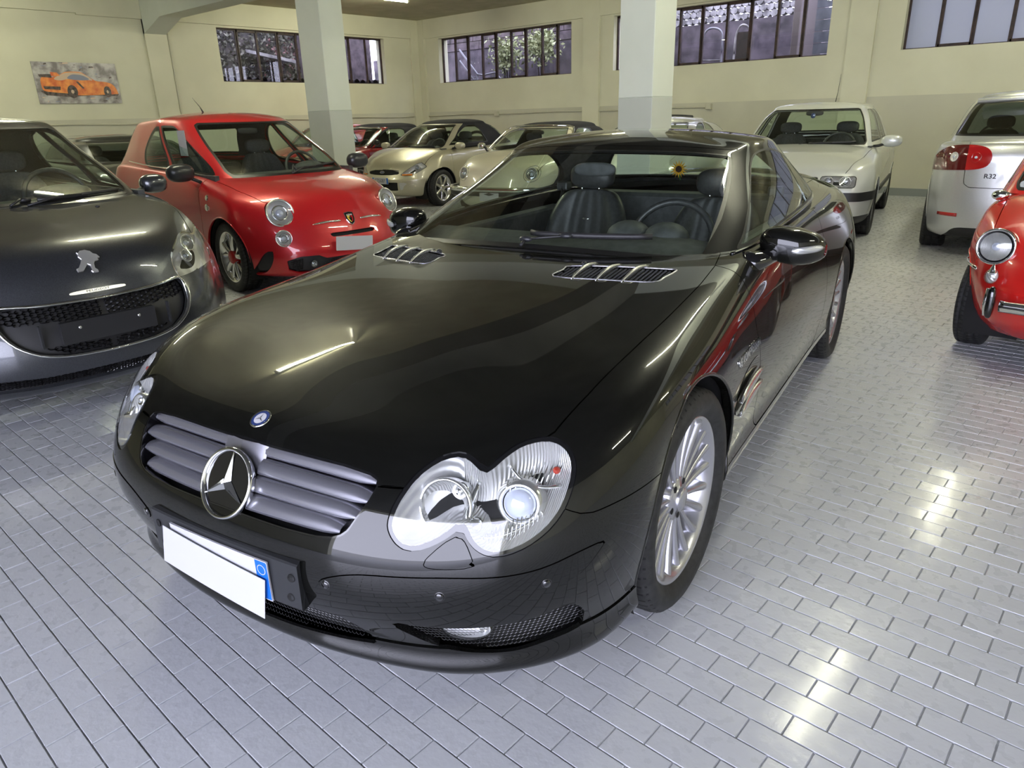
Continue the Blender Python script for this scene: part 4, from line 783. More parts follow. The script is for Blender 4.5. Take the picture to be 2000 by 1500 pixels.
    for q in range(3):
        a = math.pi / 2 + q * 2 * math.pi / 3; tip = (.079 * math.cos(a), .079 * math.sin(a), .0095); c0 = (0, 0, .0185); l = (.0155 * math.cos(a + math.pi / 3), .0155 * math.sin(a + math.pi / 3), .009); r_ = (.0155 * math.cos(a - math.pi / 3), .0155 * math.sin(a - math.pi / 3), .009)
        k = len(V_); V_ += [tip, c0, l, r_]; F_ += [(k, k + 1, k + 3), (k, k + 2, k + 1)]
    V_ = [(SM2 @ np.array((*v, 1)))[:3] for v in V_]; polymesh('star', V_, [f[::-1] for f in F_], 'chrome', star)
    # meshes of the intakes: honeycomb wire
    def hexmesh(name, near_, poly, ax, a, d, m, par, sx=1):
        V_, E_ = [], []; lo, hi = poly.min(0), poly.max(0); segs = []
        dy = a * math.sqrt(3) * sx; dz = a * 1.5; r = 0; z = lo[1] - a
        while z < hi[1] + a:
            y = lo[0] - dy + (dy / 2 if r % 2 else 0)
            while y < hi[0] + dy:
                segs += [((y, z + a * .5), (y, z + a)) , ((y, z + a * .5), (y + dy / 2, z)), ((y, z + a * .5), (y - dy / 2, z))]; y += dy
            z += dz; r += 1
        segs = [q for q in segs]; S = np.array(segs); mid = S.mean(1); ins = sdf(mid, poly) < -a * .15; S = S[ins]
        P, N = near_.hit(S.reshape(-1, 2), ax); P = (P - N * d).reshape(-1, 2, 3); N = N.reshape(-1, 2, 3); 
        t = P[:, 1] - P[:, 0]; s_ = np.cross(t, N[:, 0]); s_ /= np.maximum(np.linalg.norm(s_, axis=1, keepdims=True), 1e-9); w = a * .13
        V_ = np.stack([P[:, 0] - s_ * w, P[:, 0] + s_ * w, P[:, 1] + s_ * w, P[:, 1] - s_ * w, P[:, 0] + N[:, 0] * w * 1.6, P[:, 1] + N[:, 1] * w * 1.6], 1); k = np.arange(len(P))[:, None] * 6
        T = np.concatenate([k + [0, 4, 3], k + [4, 5, 3], k + [4, 1, 5], k + [1, 2, 5]]); o = put(name, G(V_.reshape(-1, 3), T), m, par, smooth=False); o['kind'] = 'stuff'; return o
    b4 = surf(SLB, 4, 4); nearB = Near(split(b4, .45 - b4.V[:, 0])[0])
    cb = sym(offset(cin, -.06)); co = put('centre_intake', cb, 'dark', root); hh_ = [np.array(ci)]
    cip = np.array([(0, .300), (.243, .300), (.33, .297), (.371, .271), (.387, .249), (.405, .215), (.321, .207), (.171, .200), (0, .197)])
    hexmesh('mesh', nearB, cip, 0, .0062, .02, 'satin', co, 1); o = hexmesh('mesh', nearB, cip, 0, .0062, .02, 'satin', co, 1); o.scale = (1, -1, 1)
    for s in (1, -1):
        gi = offset(sin_, -.07); io = put('side_intake', gi if s > 0 else gmirror(gi), 'dark', root)
        o = hexmesh('mesh', nearB, np.array(si), 0, .0062, .018, 'satin', io, .75); o.scale = (1, s, 1)
        c = hitx(.613, .287); M = frame((c + np.array((-.030, -.012, 0))) * [1, s, 1], np.array((.93, .36 * s, 0)))
        fo = put('fog_lamp', xf(lathe([(.001, .030), (.03, .027), (.045, .018), (.052, .004), (.054, -.03)], 32, 'z'), M @ np.diag([1.25, .62, 1, 1])), 'lens', io)
        put('fog_reflector', xf(lathe([(.002, -.03), (.03, -.018), (.048, .006)], 28, 'z'), M @ np.diag([1.2, .6, 1, 1])), 'reflector', fo)
        for (y, z) in ((.331, .398), (.592, .412), (.771, .417)):
            c, N = near.hit([(y, z)], 0); M = frame((c[0] + N[0] * .001) * [1, s, 1], N[0] * [1, s, 1]); put('parking_sensor', xf(lathe([(.0001, .0035), (.0085, .0035), (.0092, .0015), (.0100, .0005), (.0112, .0025), (.0125, .0)], 28, 'z'), M), 'gloss_black', root)
    # --- headlamps
    near0 = Near(surf(SLB, 8, 8))
    def onl(y, z, d=0): X, N = near0.hit([(y, z)], 0); return X[0] + N[0] * d, N[0]
    hs = sdf(hl.V @ B2, hl2); ring_, lens_ = None, None
    inner, ringg = split(hl, hs + .012); si_ = np.minimum(sdf(inner.V @ B2, hl2) + .012, 0)
    dep = .062 * (1 - np.exp(si_ / .022)); bowl = G(inner.V - inner.N * dep[:, None], inner.T, None)
    for s in (1, -1):
        mir = (lambda g_: g_) if s > 0 else gmirror; S3 = np.array([1, s, 1])
        H = put('headlamp', mir(skirt(offset(ringg, -.003), .02)), 'gloss_black', root)
        put('lens', mir(skirt(offset(inner, .0012), .006)), 'lens', H)
        b1, b2 = split(bowl, (bowl.V @ B2)[:, 0] - (np.array((.737, .618, .60)) @ B2)[0])
        put('reflector', mir(b1), 'reflector', H); put('reflector', mir(b2), 'reflector_lined', H)
        def part(name, y, z, d, prof, m, tilt=(0, 0, 0), n=40):
            c, N = onl(y, z, -d); N = N + np.array(tilt); N = (N + np.array((1.2, .1, 0))); N /= np.linalg.norm(N); M = frame(c * S3, N * S3); return put(name, xf(lathe(prof, n, 'z'), M), m, H)
        # inner lobe
        part('high_beam_bezel', .566, .602, .045, [(.062, -.02), (.064, .010), (.060, .014), (.056, .010), (.050, -.01)], 'alu_bright')
        part('high_beam_bowl', .566, .602, .04, [(.055, .008), (.045, -.012), (.03, -.026), (.012, -.034), (.0005, -.035)], 'reflector_lined')
        part('bulb_cap', .585, .628, .030, [(.018, -.02), (.020, .006), (.016, .010), (.011, .004), (.010, .012), (.0005, .014)], 'chrome')
        # outer lobe
        part('projector_bezel', .712, .596, .038, [(.058, -.03), (.054, -.004), (.046, .006), (.040, .008), (.037, .000)], 'alu_bright')
        part('projector_lens', .712, .596, .036, [(.036, .000), (.032, .012), (.022, .020), (.010, .024), (.0005, .025)], 'bulb')
        part('marker_bulb', .640, .560, .026, [(.016, -.01), (.017, .004), (.012, .010), (.0005, .016)], 'chrome', n=24)
        part('indicator_bulb', .752, .650, .022, [(.008, -.01), (.009, .002), (.0065, .008), (.0005, .010)], 'orange_bulb', n=20)
        # chrome blades dividing the lobes
        for (pa, pb, dd, w_) in (((.612, .648), (.632, .520), .028, .006), ((.66, .664), (.775, .618), .022, .004), ((.65, .535), (.745, .556), .028, .004)):
            Q = np.array([onl(pa[0] + (pb[0] - pa[0]) * t, pa[1] + (pb[1] - pa[1]) * t - .012 * math.sin(math.pi * t), -dd)[0] for t in np.linspace(0, 1, 10)]); put('divider', tube(Q * S3, w_, 8), 'chrome', H)
        # lined strips under and above the projector
        seg = [(.655, .520, .755, .565, 16), (.67, .632, .765, .655, 12)]
        for (y0, z0, y1, z1, nst) in seg:
            for i in range(nst):
                t = i / (nst - 1); y = y0 + (y1 - y0) * t; z = z0 + (z1 - z0) * t; h = .022 * math.sin(math.pi * (.15 + .75 * t)); a_, _ = onl(y, z + h, -.022); b_, _ = onl(y + .004, z - h, -.026)
                put('flute', tube(np.array([a_, b_]) * S3, .0019, 5), 'chrome', H)
    # --- number plate, bracket
    br = []
    for y in np.linspace(-.268, .268, 15): x = .897 - .10 * y * y; br.append([(x - .05, y * .93, .445), (x - .004, y, .438), (x, y, .434), (x + .001, y, .318), (x - .003, y, .313), (x - .05, y * .93, .306)])
    g_ = gridG(np.array(br), closev=True); k = len(g_.V); n_ = 6; e = [(0, j, j + 1) for j in range(1, 5)]; f = [(84, 84 + j + 1, 84 + j) for j in range(1, 5)]; g_.T = np.vstack([g_.T, e, f])
    B = put('plate_bracket', g_, 'satin', root, smooth=False)
    for y in (-.243, -.232, .238, .248):
        for z in ((.40,) if abs(y) in (.243, .248) else (.345,)):
            x = .897 - .10 * y * y; put('bolt_hole', xf(lathe([(.0105, .0), (.0100, .0022), (.0080, .0022), (.0072, -.0005), (.0001, -.0005)], 20, 'z'), frame((x + .0012, y, z), (1, .2 * y / .25, 0))), 'dark', B)
    px = lambda y: .902 - .10 * y * y
    P = np.array([[(px(y) + .0015, y, .424), (px(y) + .0015, y, .316)] for y in np.linspace(-.180, .180, 13)]); g_ = gridG(P); pl = put('number_plate', gjoin([G(g_.V, g_.T), G(g_.V - [.003, 0, 0], g_.T[:, ::-1])]), 'plate_white', root, smooth=False)
    yb = np.linspace(.140, .178, 4); P = np.array([[(px(y) + .0022, y, .421), (px(y) + .0022, y, .319)] for y in yb]); put('country_band', gridG(P), 'plate_blue', pl, smooth=False)
    M = frame((px(.159) + .0026, .159, .398), (1, .03, 0)); put('ring_mark', xf(lathe([(.0115, 0), (.0125, .0004), (.0135, 0)], 24, 'z'), M), 'plate_white', pl)
    put('plate_rim', tube([(px(y) + .002, y, z) for y, z in ((-.179, .423), (-.1, .423), (0, .423), (.1, .423), (.176, .423), (.180, .419), (.180, .32))], .0012, 5), 'plate_white', pl)
    return root
def paper_cover():
    """blank sheet taped over the number plate"""
    r = [(.1995, .4135), (-.1745, .378), (-.156, .2665), (.223, .303)]
    P = []
    for t in np.linspace(0, 1, 9):
        a = np.array(r[0]) * (1 - t) + np.array(r[1]) * t; b = np.array(r[3]) * (1 - t) + np.array(r[2]) * t; row = []
        for q in (0, .5, 1):
            y, z = a * (1 - q) + b * q; y = -y; row.append((.911 - .085 * y * y + .004 * q, y, z))
        P.append(row)
    g_ = gridG(np.array(P)); g_.T = g_.T[:, ::-1]; M = Matrix.Translation((-1.706, 1.503, 0)) @ Matrix.Rotation(-1.38880, 4, 'Z')
    g2 = G(g_.V - [.0008, 0, 0], g_.T[:, ::-1]); g_ = gjoin([g_, g2]); o = put('paper_sheet', g_, 'paper', None, smooth=False); o.matrix_world = M
    tag(o, 'blank white paper sheet covering the number plate of the black coupe', 'paper')
def uvcut(g, poly, grow=0): return split(g, sdf(g.U, poly) - grow)
def build_sl_top(root):
    g = surf(SLG, 12, 12); near = Near(surf(SLB, 6, 6)); nearG = Near(surf(SLG, 6, 6))
    # windscreen with black border
    ws = np.array([(-3, .02), (2.45, .02), (2.62, .12), (2.80, 1), (2.84, 2), (2.86, 2.9), (2.7, 3.04), (-3, 3.04)])
    a, g = uvcut(g, ws); b, rim_ = split(a, np.maximum(np.maximum(a.U[:, 1] - 2.97, .12 - a.U[:, 1]), a.U[:, 0] - 2.66 - .03 * a.U[:, 1]))
    put('windscreen', sym(offset(b, .001)), 'glass_ws', root); put('windscreen_seal', sym(skirt(rim_, .008)), 'seal', root)
    sd = crom([(3.45, .15), (3.55, .5), (3.66, 1.2), (3.85, 2.0), (4.15, 2.55), (4.6, 2.82), (5.2, 2.92), (5.9, 2.90), (6.6, 2.72), (7.15, 2.35), (7.50, 1.8), (7.62, 1.2), (7.60, .6), (7.45, .15), (6.5, .08), (5.0, .08), (4.0, .08)], 4)
    a, g = uvcut(g, sd, .0); fd = sdf(a.U, sd); b, rim_ = split(a, fd + .10)
    p1, p2 = split(b, b.U[:, 0] - (6.62 + .06 * b.U[:, 1]) + .02); _, p2 = split(p2, p2.U[:, 0] - (6.62 + .06 * p2.U[:, 1]) - .03)
    bothsides('side_window', p1, 'glass_side', root, .004); bothsides('quarter_window', p2, 'glass_side', root, .004); bothsides('window_seal', rim_, 'seal', root, .012)
    rw = crom([(14, .45), (9.2, .45), (8.75, .7), (8.85, 1.6), (9.05, 2.4), (9.3, 2.75), (9.9, 2.85), (14, 2.85)], 3)
    a, g = uvcut(g, rw); b, rim_ = split(a, sdf(a.U, rw) + .12)
    put('rear_window', sym(b), 'glass_side', root); put('rear_window_seal', sym(skirt(rim_, .01)), 'seal', root)
    # roof panel / windscreen frame split
    F = np.where(g.U[:, 0] < 4.4, 3.40 - g.U[:, 1], -1.); F = np.where((g.U[:, 0] < 3.75), 3.40 - g.U[:, 1], np.where(g.U[:, 0] < 3.95, 3.40 - g.U[:, 1], -1))
    fr, rf = split(g, np.where(g.U[:, 0] < 3.42, g.U[:, 1] - 3.38, .5)); _, rf = split(rf, np.where(rf.U[:, 0] < 3.42, rf.U[:, 1] - 3.43, .5))
    put('windscreen_frame', sym(skirt(fr, .02)), 'black_paint', root); put('roof', sym(skirt(rf, .02)), 'black_paint', root); put('headliner', sym(offset(rf, -.024)), 'interior', root)
    # black scuttle under the screen and belt seal
    X = [(-.585 - .02 * 0, 0, .884), (-.60, .27, .879), (-.655, .50, .864), (-.705, .60, .857)]; P = crom(X, 6, False); P2 = np.vstack([P[::-1] * [1, -1, 1], P[1:]])
    put('scuttle', gridG(np.array([[(x + .045, y * 1.0, z - .012), (x + .02, y, z + .004), (x - .012, y, z + .008), (x - .03, y, z - .01)] for x, y, z in P2])), 'plastic', root)
    for s in (1, -1):
        P = crom([(-.80, .735, .885), (-.98, .772, .895), (-1.33, .790, .917), (-1.7, .792, .933), (-2.05, .777, .947), (-2.35, .722, .953)], 5, False); put('belt_trim', tube(P * [1, s, 1], .008, 8, ry=.005), 'gloss_black', root)
        # door mirror
        M = empty('x') if 0 else None
        c = np.array((-.985, .905, .874)); body = ellipsoid((0, 0, 0), (.074, .114, .066), 36, 26, .74); v = body.V
        v[:, 2] *= 1 - 1.6 * np.clip(v[:, 1] - .02, 0, .1) - .9 * np.clip(-v[:, 1] - .03, 0, 1); v[:, 0] -= .9 * np.maximum(v[:, 1], 0) ** 1.6 * 2; v[:, 2] -= .12 * v[:, 1]; v[:, 2] += .022; v[:, 0] = np.where(v[:, 0] < -.040, -.040 + (v[:, 0] + .040) * .3, v[:, 0]); body.V = v + c
        mo = put('door_mirror', xf(body, np.diag([1, s, 1, 1])), 'black_paint', root)
        put('mirror_foot', tube(np.array([(-.835, .772, .850), (-.850, .80, .852), (-.90, .825, .858), (-.955, .86, .870)]) * [1, s, 1], [.050, .050, .042, .030], 16, ry=[.040, .038, .030, .024]), 'gloss_black', mo)
        put('mirror_glass', xf(ellipsoid(c + [-.048, .004, .018], (.006, .100, .050), 24, 12, .8), np.diag([1, s, 1, 1])), 'chrome', mo)
        bn = Near(body); t = np.linspace(0, 1, 16); X_, N_ = bn.hit([(.915 + .092 * q, .888 + .008 * q) for q in t], 0); Q = X_ + N_ * .004
        rad = .0150 * np.sqrt(np.clip(1 - np.abs(2 * t - 1) ** 5, .02, 1)); put('mirror_indicator', xf(tube(Q, .007, 14, ry=rad), np.diag([1, s, 1, 1])), 'lens', mo)
        put('indicator_reflector', xf(tube(Q - N_ * .001, .006, 10, ry=rad * .86), np.diag([1, s, 1, 1])), 'reflector', mo)
    # bonnet vents
    ve = np.array([(-.321, .274), (-.40, .268), (-.451, .275), (-.505, .44), (-.545, .60), (-.547, .620), (-.530, .625), (-.46, .612), (-.399, .594), (-.355, .45)]); ve = crom(ve, 3)
    X, N = near.hit(ve, 2); c = X.mean(0)
    for s in (1, -1):
        S3 = np.array([1, s, 1]); vo = put('bonnet_vent', tube((X - N * .001) * S3, .0035, 8, closed=True), 'alu', root)
        T = [(i, (i + 1) % len(X), len(X)) for i in range(len(X))]; put('vent_floor', G(np.vstack([X - N * .03, c - [0, 0, .03]]) * S3, T), 'dark', vo)
        L = []; 
        for i in range(-40, 60):
            for k in range(-2, 26):
                y = .27 + k * .0145; x = -.30 - i * .0085 - (.0042 if k % 2 else 0); 
                if sdf([(x, y)], ve)[0] < -.004: L.append((x, y))
        P, NN = near.hit(L, 2); P = P - NN * .007; gs = [ellipsoid(p, (.0026, .0062, .003), 6, 4) for p in P]; g_ = gjoin(gs); g_.V *= S3; o = put('vent_mesh', g_, 'satin', vo); o['kind'] = 'stuff'
        for (xa, ya, xb, yb) in ((-.315, .342, -.497, .355), (-.332, .422, -.512, .439), (-.352, .505, -.536, .526)):
            Q, NN = near.hit([(xa + (xb - xa) * t, ya + (yb - ya) * t) for t in np.linspace(0, 1, 9)], 2); up = np.array([0, .006, .011, .014, .015, .015, .013, .010, .004]); Q = Q + NN * up[:, None]
            put('vent_fin', tube(Q * S3, [.002, .004, .005, .0055, .0055, .005, .0045, .004, .002], 8, ry=[.002, .006, .009, .010, .010, .009, .007, .005, .002]), 'alu_bright', vo)
        put('washer_jet', ellipsoid(np.array((-.47, .315, .876)) * S3, (.014, .010, .009), 14, 8), 'satin', vo)
    # bonnet badge
    Xb, Nb = near.hit([(0.716, 0.0001)], 2); M = frame(Xb[0], Nb[0], (-1, 0, .3)); bo = put('bonnet_badge', xf(lathe([(.0285, 0), (.028, .002), (.026, .003), (.0245, .0022)], 40, 'z'), M), 'chrome', root)
    put('badge_ring', xf(lathe([(.0248, .0015), (.017, .0019)], 40, 'z'), M), 'blue_badge', bo); put('badge_disc', xf(lathe([(.017, .0025), (.0001, .003)], 40, 'z'), M), 'plate_white', bo)
    V_, F_ = [], []
    for q in range(3):
        a = math.pi / 2 + q * 2 * math.pi / 3; k = len(V_); V_ += [(.0165 * math.cos(a), .0165 * math.sin(a), .0032), (.0022 * math.cos(a + 1.05), .0022 * math.sin(a + 1.05), .0034), (.0022 * math.cos(a - 1.05), .0022 * math.sin(a - 1.05), .0034)]; F_.append((k, k + 1, k + 2))
    polymesh('badge_star', [(M @ np.array((*v, 1)))[:3] for v in V_], F_, 'satin', bo)
    # wipers lying along the screen base
    G1 = lambda u: None
    # interior
    put('floor_pan', gjoin([xf(G(*[np.array(q) for q in (boxVF(-2.35, -.45, -.70, .70, .22, .26)[0], [t for f in boxVF(0, 1, 0, 1, 0, 1)[1] for t in ((f[0], f[1], f[2]), (f[0], f[2], f[3]))])]), np.eye(4))]), 'interior', root, smooth=False)
    P = np.array([[(x - (.17 * (abs(y) / .7) ** 2.5 if x > -.8 else .04 * abs(y)), y * .97, z) for x, z in ((-.64, .865), (-.76, .888), (-.93, .895), (-1.02, .88), (-1.08, .82), (-1.06, .62))] for y in np.linspace(-.70, .70, 15)])
    for j, y in enumerate(np.linspace(-.70, .70, 15)):
        if .12 < y < .60: P[j, 1:4, 2] += .018 * math.sin((y - .12) / .48 * math.pi)
    d = put('dashboard', gridG(P), 'interior', root)
    put('instrument_hood', ellipsoid((-1.0, .26, .895), (.09, .09, .06), 20, 12), 'interior', d); put('instrument_hood', ellipsoid((-1.0, .42, .895), (.09, .09, .06), 20, 12), 'interior', d)
    steering(root, -1.22, .36, .83, .42, .185)
    seat(root, -1.74, -.36, .255, 1.03, 'leather', oval=True, lean=-.33); seat(root, -1.74, .36, .235, 1.03, 'leather', oval=True, lean=-.33)
    box('rear_bulkhead', -2.42, -2.25, -.64, .64, .30, .93, 'interior', root, .02); box('centre_console', -1.9, -1.0, -.10, .10, .26, .56, 'interior', root, .03, 2)
    for s in (1, -1): 
        box('door_card', -2.1, -.85, s * .66 - .035, s * .66 + .035, .3, .87, 'interior', root, .02, 2); o = put('seat_belt', tube(np.array([(-2.08, .60, .98), (-1.95, .57, .80), (-1.80, .58, .45)]) * [1, s, 1], .022, 6, ry=.002, up=(0, 1, 0)), 'seat_grey', root)
        box('belt_guide', -2.12, -2.05, s * .60 - .035, s * .60 + .035, .95, 1.0, 'leather', root, .01, 2)
    put('mirror_inside', ellipsoid((-1.22, 0, 1.135), (.012, .10, .03), 20, 12, .7), 'interior', root)
    # wipers
    def wsp(y, u): # point on the screen: u 0..1 up the glass
        import bisect
        X, N = nearG.hit([(y, .90 + u * .3)], 0); return X[0] + N[0] * .012
    wiper(root, [wsp(y, .045 + .05 * (y > -9)) for y in np.linspace(-.06, .46, 12)], arm=[wsp(-.10, .01), wsp(.06, .06), wsp(.20, .10)])
    wiper(root, [wsp(y, .03) for y in np.linspace(-.60, -.12, 12)], arm=[wsp(-.66, .0), wsp(-.4, .03), wsp(-.3, .045)])
    put('wiper_joint', ellipsoid(wsp(.15, .09), (.015, .03, .012), 12, 8), 'satin', root); put('wiper_joint', ellipsoid(wsp(-.32, .045), (.015, .03, .012), 12, 8), 'satin', root)
    # rear lights, exhaust, aerial, antenna fin
    for s in (1, -1):
        X, N = near.hit(crom([(.36, .72), (.48, .73), (.56, .70), (.54, .61), (.40, .60)], 3), 0, -1); c = X.mean(0) ; vs = (np.vstack([X, c]) + np.vstack([N, N.mean(0)]) * .004) * [1, s, 1]; k = len(X); put('tail_lamp', G(vs, [(i, (i + 1) % k, k) for i in range(k)]), 'tail_red', root)
        put('exhaust', xf(lathe([(.035, 0), (.038, .04), (.034, .05), (.03, .0)], 20, 'x'), np.array(Matrix.Translation((-3.70, s * .5, .24)))), 'chrome', root)
    W = [('f', 0, .781, .245), ('r', -2.56, .775, .265)]
    wheel(root, 'sl', 0, .770, .327, .241, .245, 'multi', steer=-.03); wheel(root, 'sl', 0, -.770, .327, .241, .245, 'multi', steer=-.03)
    wheel(root, 'slr', -2.56, .775, .327, .241, .265, 'multi'); wheel(root, 'slr', -2.56, -.775, .327, .241, .265, 'multi')
sl = build_sl(); build_sl_top(sl); paper_cover()
# ================================================================ the other cars
FT = [(0, 0), (.012, .24), (.045, .46), (.11, .66), (.23, .83), (.42, .945)]          # plan of a rounded front: depth, width share
TS = [0, .10, .22, .36, .50, .64, .78, .90, 1]
GF = [(0, 0), (.02, .36), (.085, .70), (.19, .93), (.34, 1.0)]
def ip(v, x): return v if isinstance(v, (int, float)) else float(np.interp(-x, [-p[0] for p in v], [p[1] for p in v]))
def mkrows(rows, F, R, ts, tail=.12):
    out = []
    for (xf_, fd, xr, rd, w, z) in rows:
        P = []
        for d, q in F: x = xf_ - d * fd; P.append((x, q * ip(w, x), ip(z, x)))
        a = xf_ - F[-1][0] * fd - tail; b = xr + R[-1][0] * rd + tail
        for t in ts: x = a + (b - a) * t; P.append((x, ip(w, x), ip(z, x)))
        for d, q in R[::-1]: x = xr + d * rd; P.append((x, q * ip(w, x), ip(z, x)))
        out.append(P)
    return out
def pset(name, g, m, root, both=True, d=.012, sk=True):
    h = skirt(g, d) if sk and g.N is not None and len(g.T) else g
    if not len(g.T): return None
    if both == 'sym': return put(name, sym(h), m, root)
    o = put(name, h, m, root); put(name, gmirror(h), m, root); return o
def rlamp(root, near, y, z, r, s, d=.0, name='headlamp', rim='chrome', depth=.03, ax=0, n=None, flat=.6, lens='lens', ry=None, fill='reflector_lined'):
    """round lamp set in the bodywork: rim, bowl, bulb, lens"""
    c, N = near.hit([(y, z)], 0); N = N[0] * (1 - flat) + np.array((1, 0, 0)) * flat if n is None else np.array(n, float); N /= np.linalg.norm(N); S3 = np.array([1, s, 1]); M = frame((c[0] + N * d) * S3, N * S3) @ np.diag([1, (ry or 1), 1, 1])
    o = put(name, xf(lathe([(r * .90, -.02), (r * 1.0, -.012), (r * 1.07, .0), (r * 1.05, .010), (r * .98, .013), (r * .92, .006)], 36, 'z'), M), rim, root)
    put('bowl', xf(lathe([(r * .95, .002), (r * .8, -depth * .4), (r * .45, -depth), (.0005, -depth * 1.1)], 32, 'z'), M), fill, o)
    put('bulb', xf(lathe([(r * .22, -depth), (r * .30, -depth * .3), (r * .2, .0), (.0005, .004)], 20, 'z'), M), 'bulb', o)
    put('bezel', xf(lathe([(r * .62, -depth * .5), (r * .60, .0), (r * .53, .002), (r * .46, -depth * .4)], 28, 'z'), M), 'chrome', o); put('lens', xf(lathe([(r * .97, .006), (r * .7, .014), (r * .35, .018), (.0005, .019)], 32, 'z'), M), lens, o); return o
def patch(g, outline, plane, cond, grow=0, extra=1.0):
    P = g.V[:, plane]; F = np.where(cond(g.V), sdf(P, outline) - grow, 1); return split(g, F)
def lamp_patch(root, g, outline, plane, cond, rimw=.008, name='headlamp', rim='gloss_black', dep=.05, lens='lens', fill='reflector', sides=(1, -1), tails=None):
    """shaped lamp cut out of the body: returns the remaining body; builds rim, bowl, clear lens"""
    a, rest = patch(g, outline, plane, cond); sd = sdf(a.V[:, plane], outline); a.U = np.hstack([a.U, sd[:, None]]); b, rg = split(a, sd + rimw); si = np.minimum(b.U[:, -1] + rimw, 0); dp = dep * (1 - np.exp(si / (dep * .4))); bowl = G(b.V - b.N * dp[:, None], b.T, None); res = []
    for s in sides:
        mir = (lambda q: q) if s > 0 else gmirror; H = put(name, mir(skirt(offset(rg, -.001), .02)), rim, root); put('lens', mir(skirt(offset(b, .001), .005)), lens, H); put('bowl', mir(bowl), fill, H); res.append(H)
    return rest, res
def box_plate(root, x, z, w=.36, h=.11, m='plate_white', name='number_plate', yaw0=0, y=0, tilt=0, blue=None, txt=None, thick=.004, slope=0):
    M = np.array(Matrix.Translation((x, y, z)) @ Matrix.Rotation(tilt, 4, 'Y') @ Matrix.Rotation(slope, 4, 'X')); V, F = prism(rrect(-w / 2, w / 2, -h / 2, h / 2, .006), M @ frame((0, 0, 0), (1, 0, 0)), -thick, 0); o = polymesh(name, V, F, m, root)
    if blue:
        for s in blue: V, F = prism(rrect(s * (w / 2 - .019) - .016, s * (w / 2 - .019) + .016, -h / 2 + .003, h / 2 - .003, .004), M @ frame((0, 0, 0), (1, 0, 0)), 0, .0008); polymesh('country_band', V, F, 'plate_blue', o)
    if txt: text('characters', txt, h * .82, M @ frame((.0006, 0, 0), (1, 0, 0)), 'plate_ink', o, .0004, .72)
    return o
def car(S):
    root = empty('car', (*S['pos'], 0), math.radians(S['yaw']), S['label'], 'car'); S['root'] = root; pm = S['paint']
    g = surf(mkrows(S['rows'], S.get('F', FT), S.get('R', FT), TS), S.get('ku', 7), S.get('kv', 7)); S['near'] = near = Near(surf(mkrows(S['rows'], S.get('F', FT), S.get('R', FT), TS), 4, 4)); g0 = g; nr = len(S['rows'])
    wb, R = S['wb'], S['R_']; ar = S.get('arch', R + .035)
    lin = split(g0, g0.U[:, 1] - (nr - 3.2))[0]
    for ax in (0., -wb): lin = split(lin, np.where(lin.V[:, 1] > .4, np.hypot(lin.V[:, 0] - ax, lin.V[:, 2] - R) - ar - .03, 1))[1]
    put('body_liner', sym(offset(lin, -.045)), 'under', root)
    for ax in (0., -wb): g = split(g, np.where(g.V[:, 1] > .45, np.hypot(g.V[:, 0] - ax, g.V[:, 2] - R) - ar, 1))[1]
    # cabin opening follows the greenhouse base
    gh = mkrows(S['gh'], S.get('GF', GF), S.get('GR', GF), [0, .17, .34, .5, .67, .84, 1], S.get('gtail', .10)); base = np.array(gh[0])[:, :2]; c0 = base[:, 0].mean()
    cab = np.stack([(base[:, 0] - c0) * .965 + c0, base[:, 1] * .95], 1); cab = np.vstack([cab, cab[::-1] * [1, -1]]); zc = S.get('cabz', .75); g = split(g, np.where(g.V[:, 2] > zc, sdf(g.V[:, :2], cab), 1))[1]
    S['g'] = g
    if 'cut' in S: S['cut'](S)
    g = S['g']
    for (y, z, r, rz) in S.get('holes', []): g = split(g, np.where(g.V[:, 0] > .2, sdf(g.V[:, 1:], ell(y, z, r, rz, 36)), 1))[1]
    for nm, outl, plane, cond, both in S['panels']:
        F = np.where(cond(g.V), sdf(g.V[:, plane], outl), 1.); a, g = band(g, F, .0028)
        pset(nm, a, pm if nm not in S.get('pmat', {}) else S['pmat'][nm], root, both, .018)
    pset('body_shell', g, pm, root, 'sym', .02)
    for s in (1, -1):
        for ax in (0., -wb):
            yo = near.hit([(ax + ar * .7, R + ar * .7)], 1)[0][0][1]; t = np.linspace(-.5, math.pi + .5, 30); put('wheel_well', gridG(np.stack([np.stack([ax + r * np.cos(t), np.full(30, s * yy), R + r * np.sin(t)], 1) for r, yy in ((ar + .01, yo - .03), (ar + .01, yo - .30), (.03, yo - .32))])), 'under', root)
            t = np.linspace(-.35, math.pi + .35, 34); X, N = near.hit(np.stack([ax + ar * np.cos(t), R + ar * np.sin(t)], 1), 1); ok = X[:, 2] > S.get('sill', .2); X, N = X[ok], N[ok]
            put('arch_lip', tube((X - N * .002) * [1, s, 1], S.get('liprad', .006), 6), S.get('lipmat', pm), root)
    # greenhouse
    h = surf(gh, 8, 9); S['nearG'] = Near(surf(gh, 5, 5)); A = len(S.get('GF', GF)) - 2; S['h'] = h
    for nm, poly, m, mode in S['glass']:
        a, h = uvcut(h, poly); fd = sdf(a.U, poly); b, rim_ = split(a, fd + S.get('sealw', .09))
        if mode == 'sym': put(nm, sym(b), m, root); put(nm + '_seal', sym(skirt(offset(rim_, .0015), .01)), S.get('sealm', 'seal'), root)
        else: pset(nm, b, m, root, True, .004); pset(nm + '_seal', offset(rim_, .0005), S.get('sealm', 'seal'), root, True, .01)
    if S.get('top'): F = S['topF'](h); a, h = band(h, F, .02); pset('soft_top', a, S['top'], root, 'sym', .02)
    put('headliner', sym(offset(h, -.022)), 'seat_grey', root)
    pset('roof' if not S.get('top') else 'screen_frame', h, S.get('roofm', pm), root, 'sym', .02)
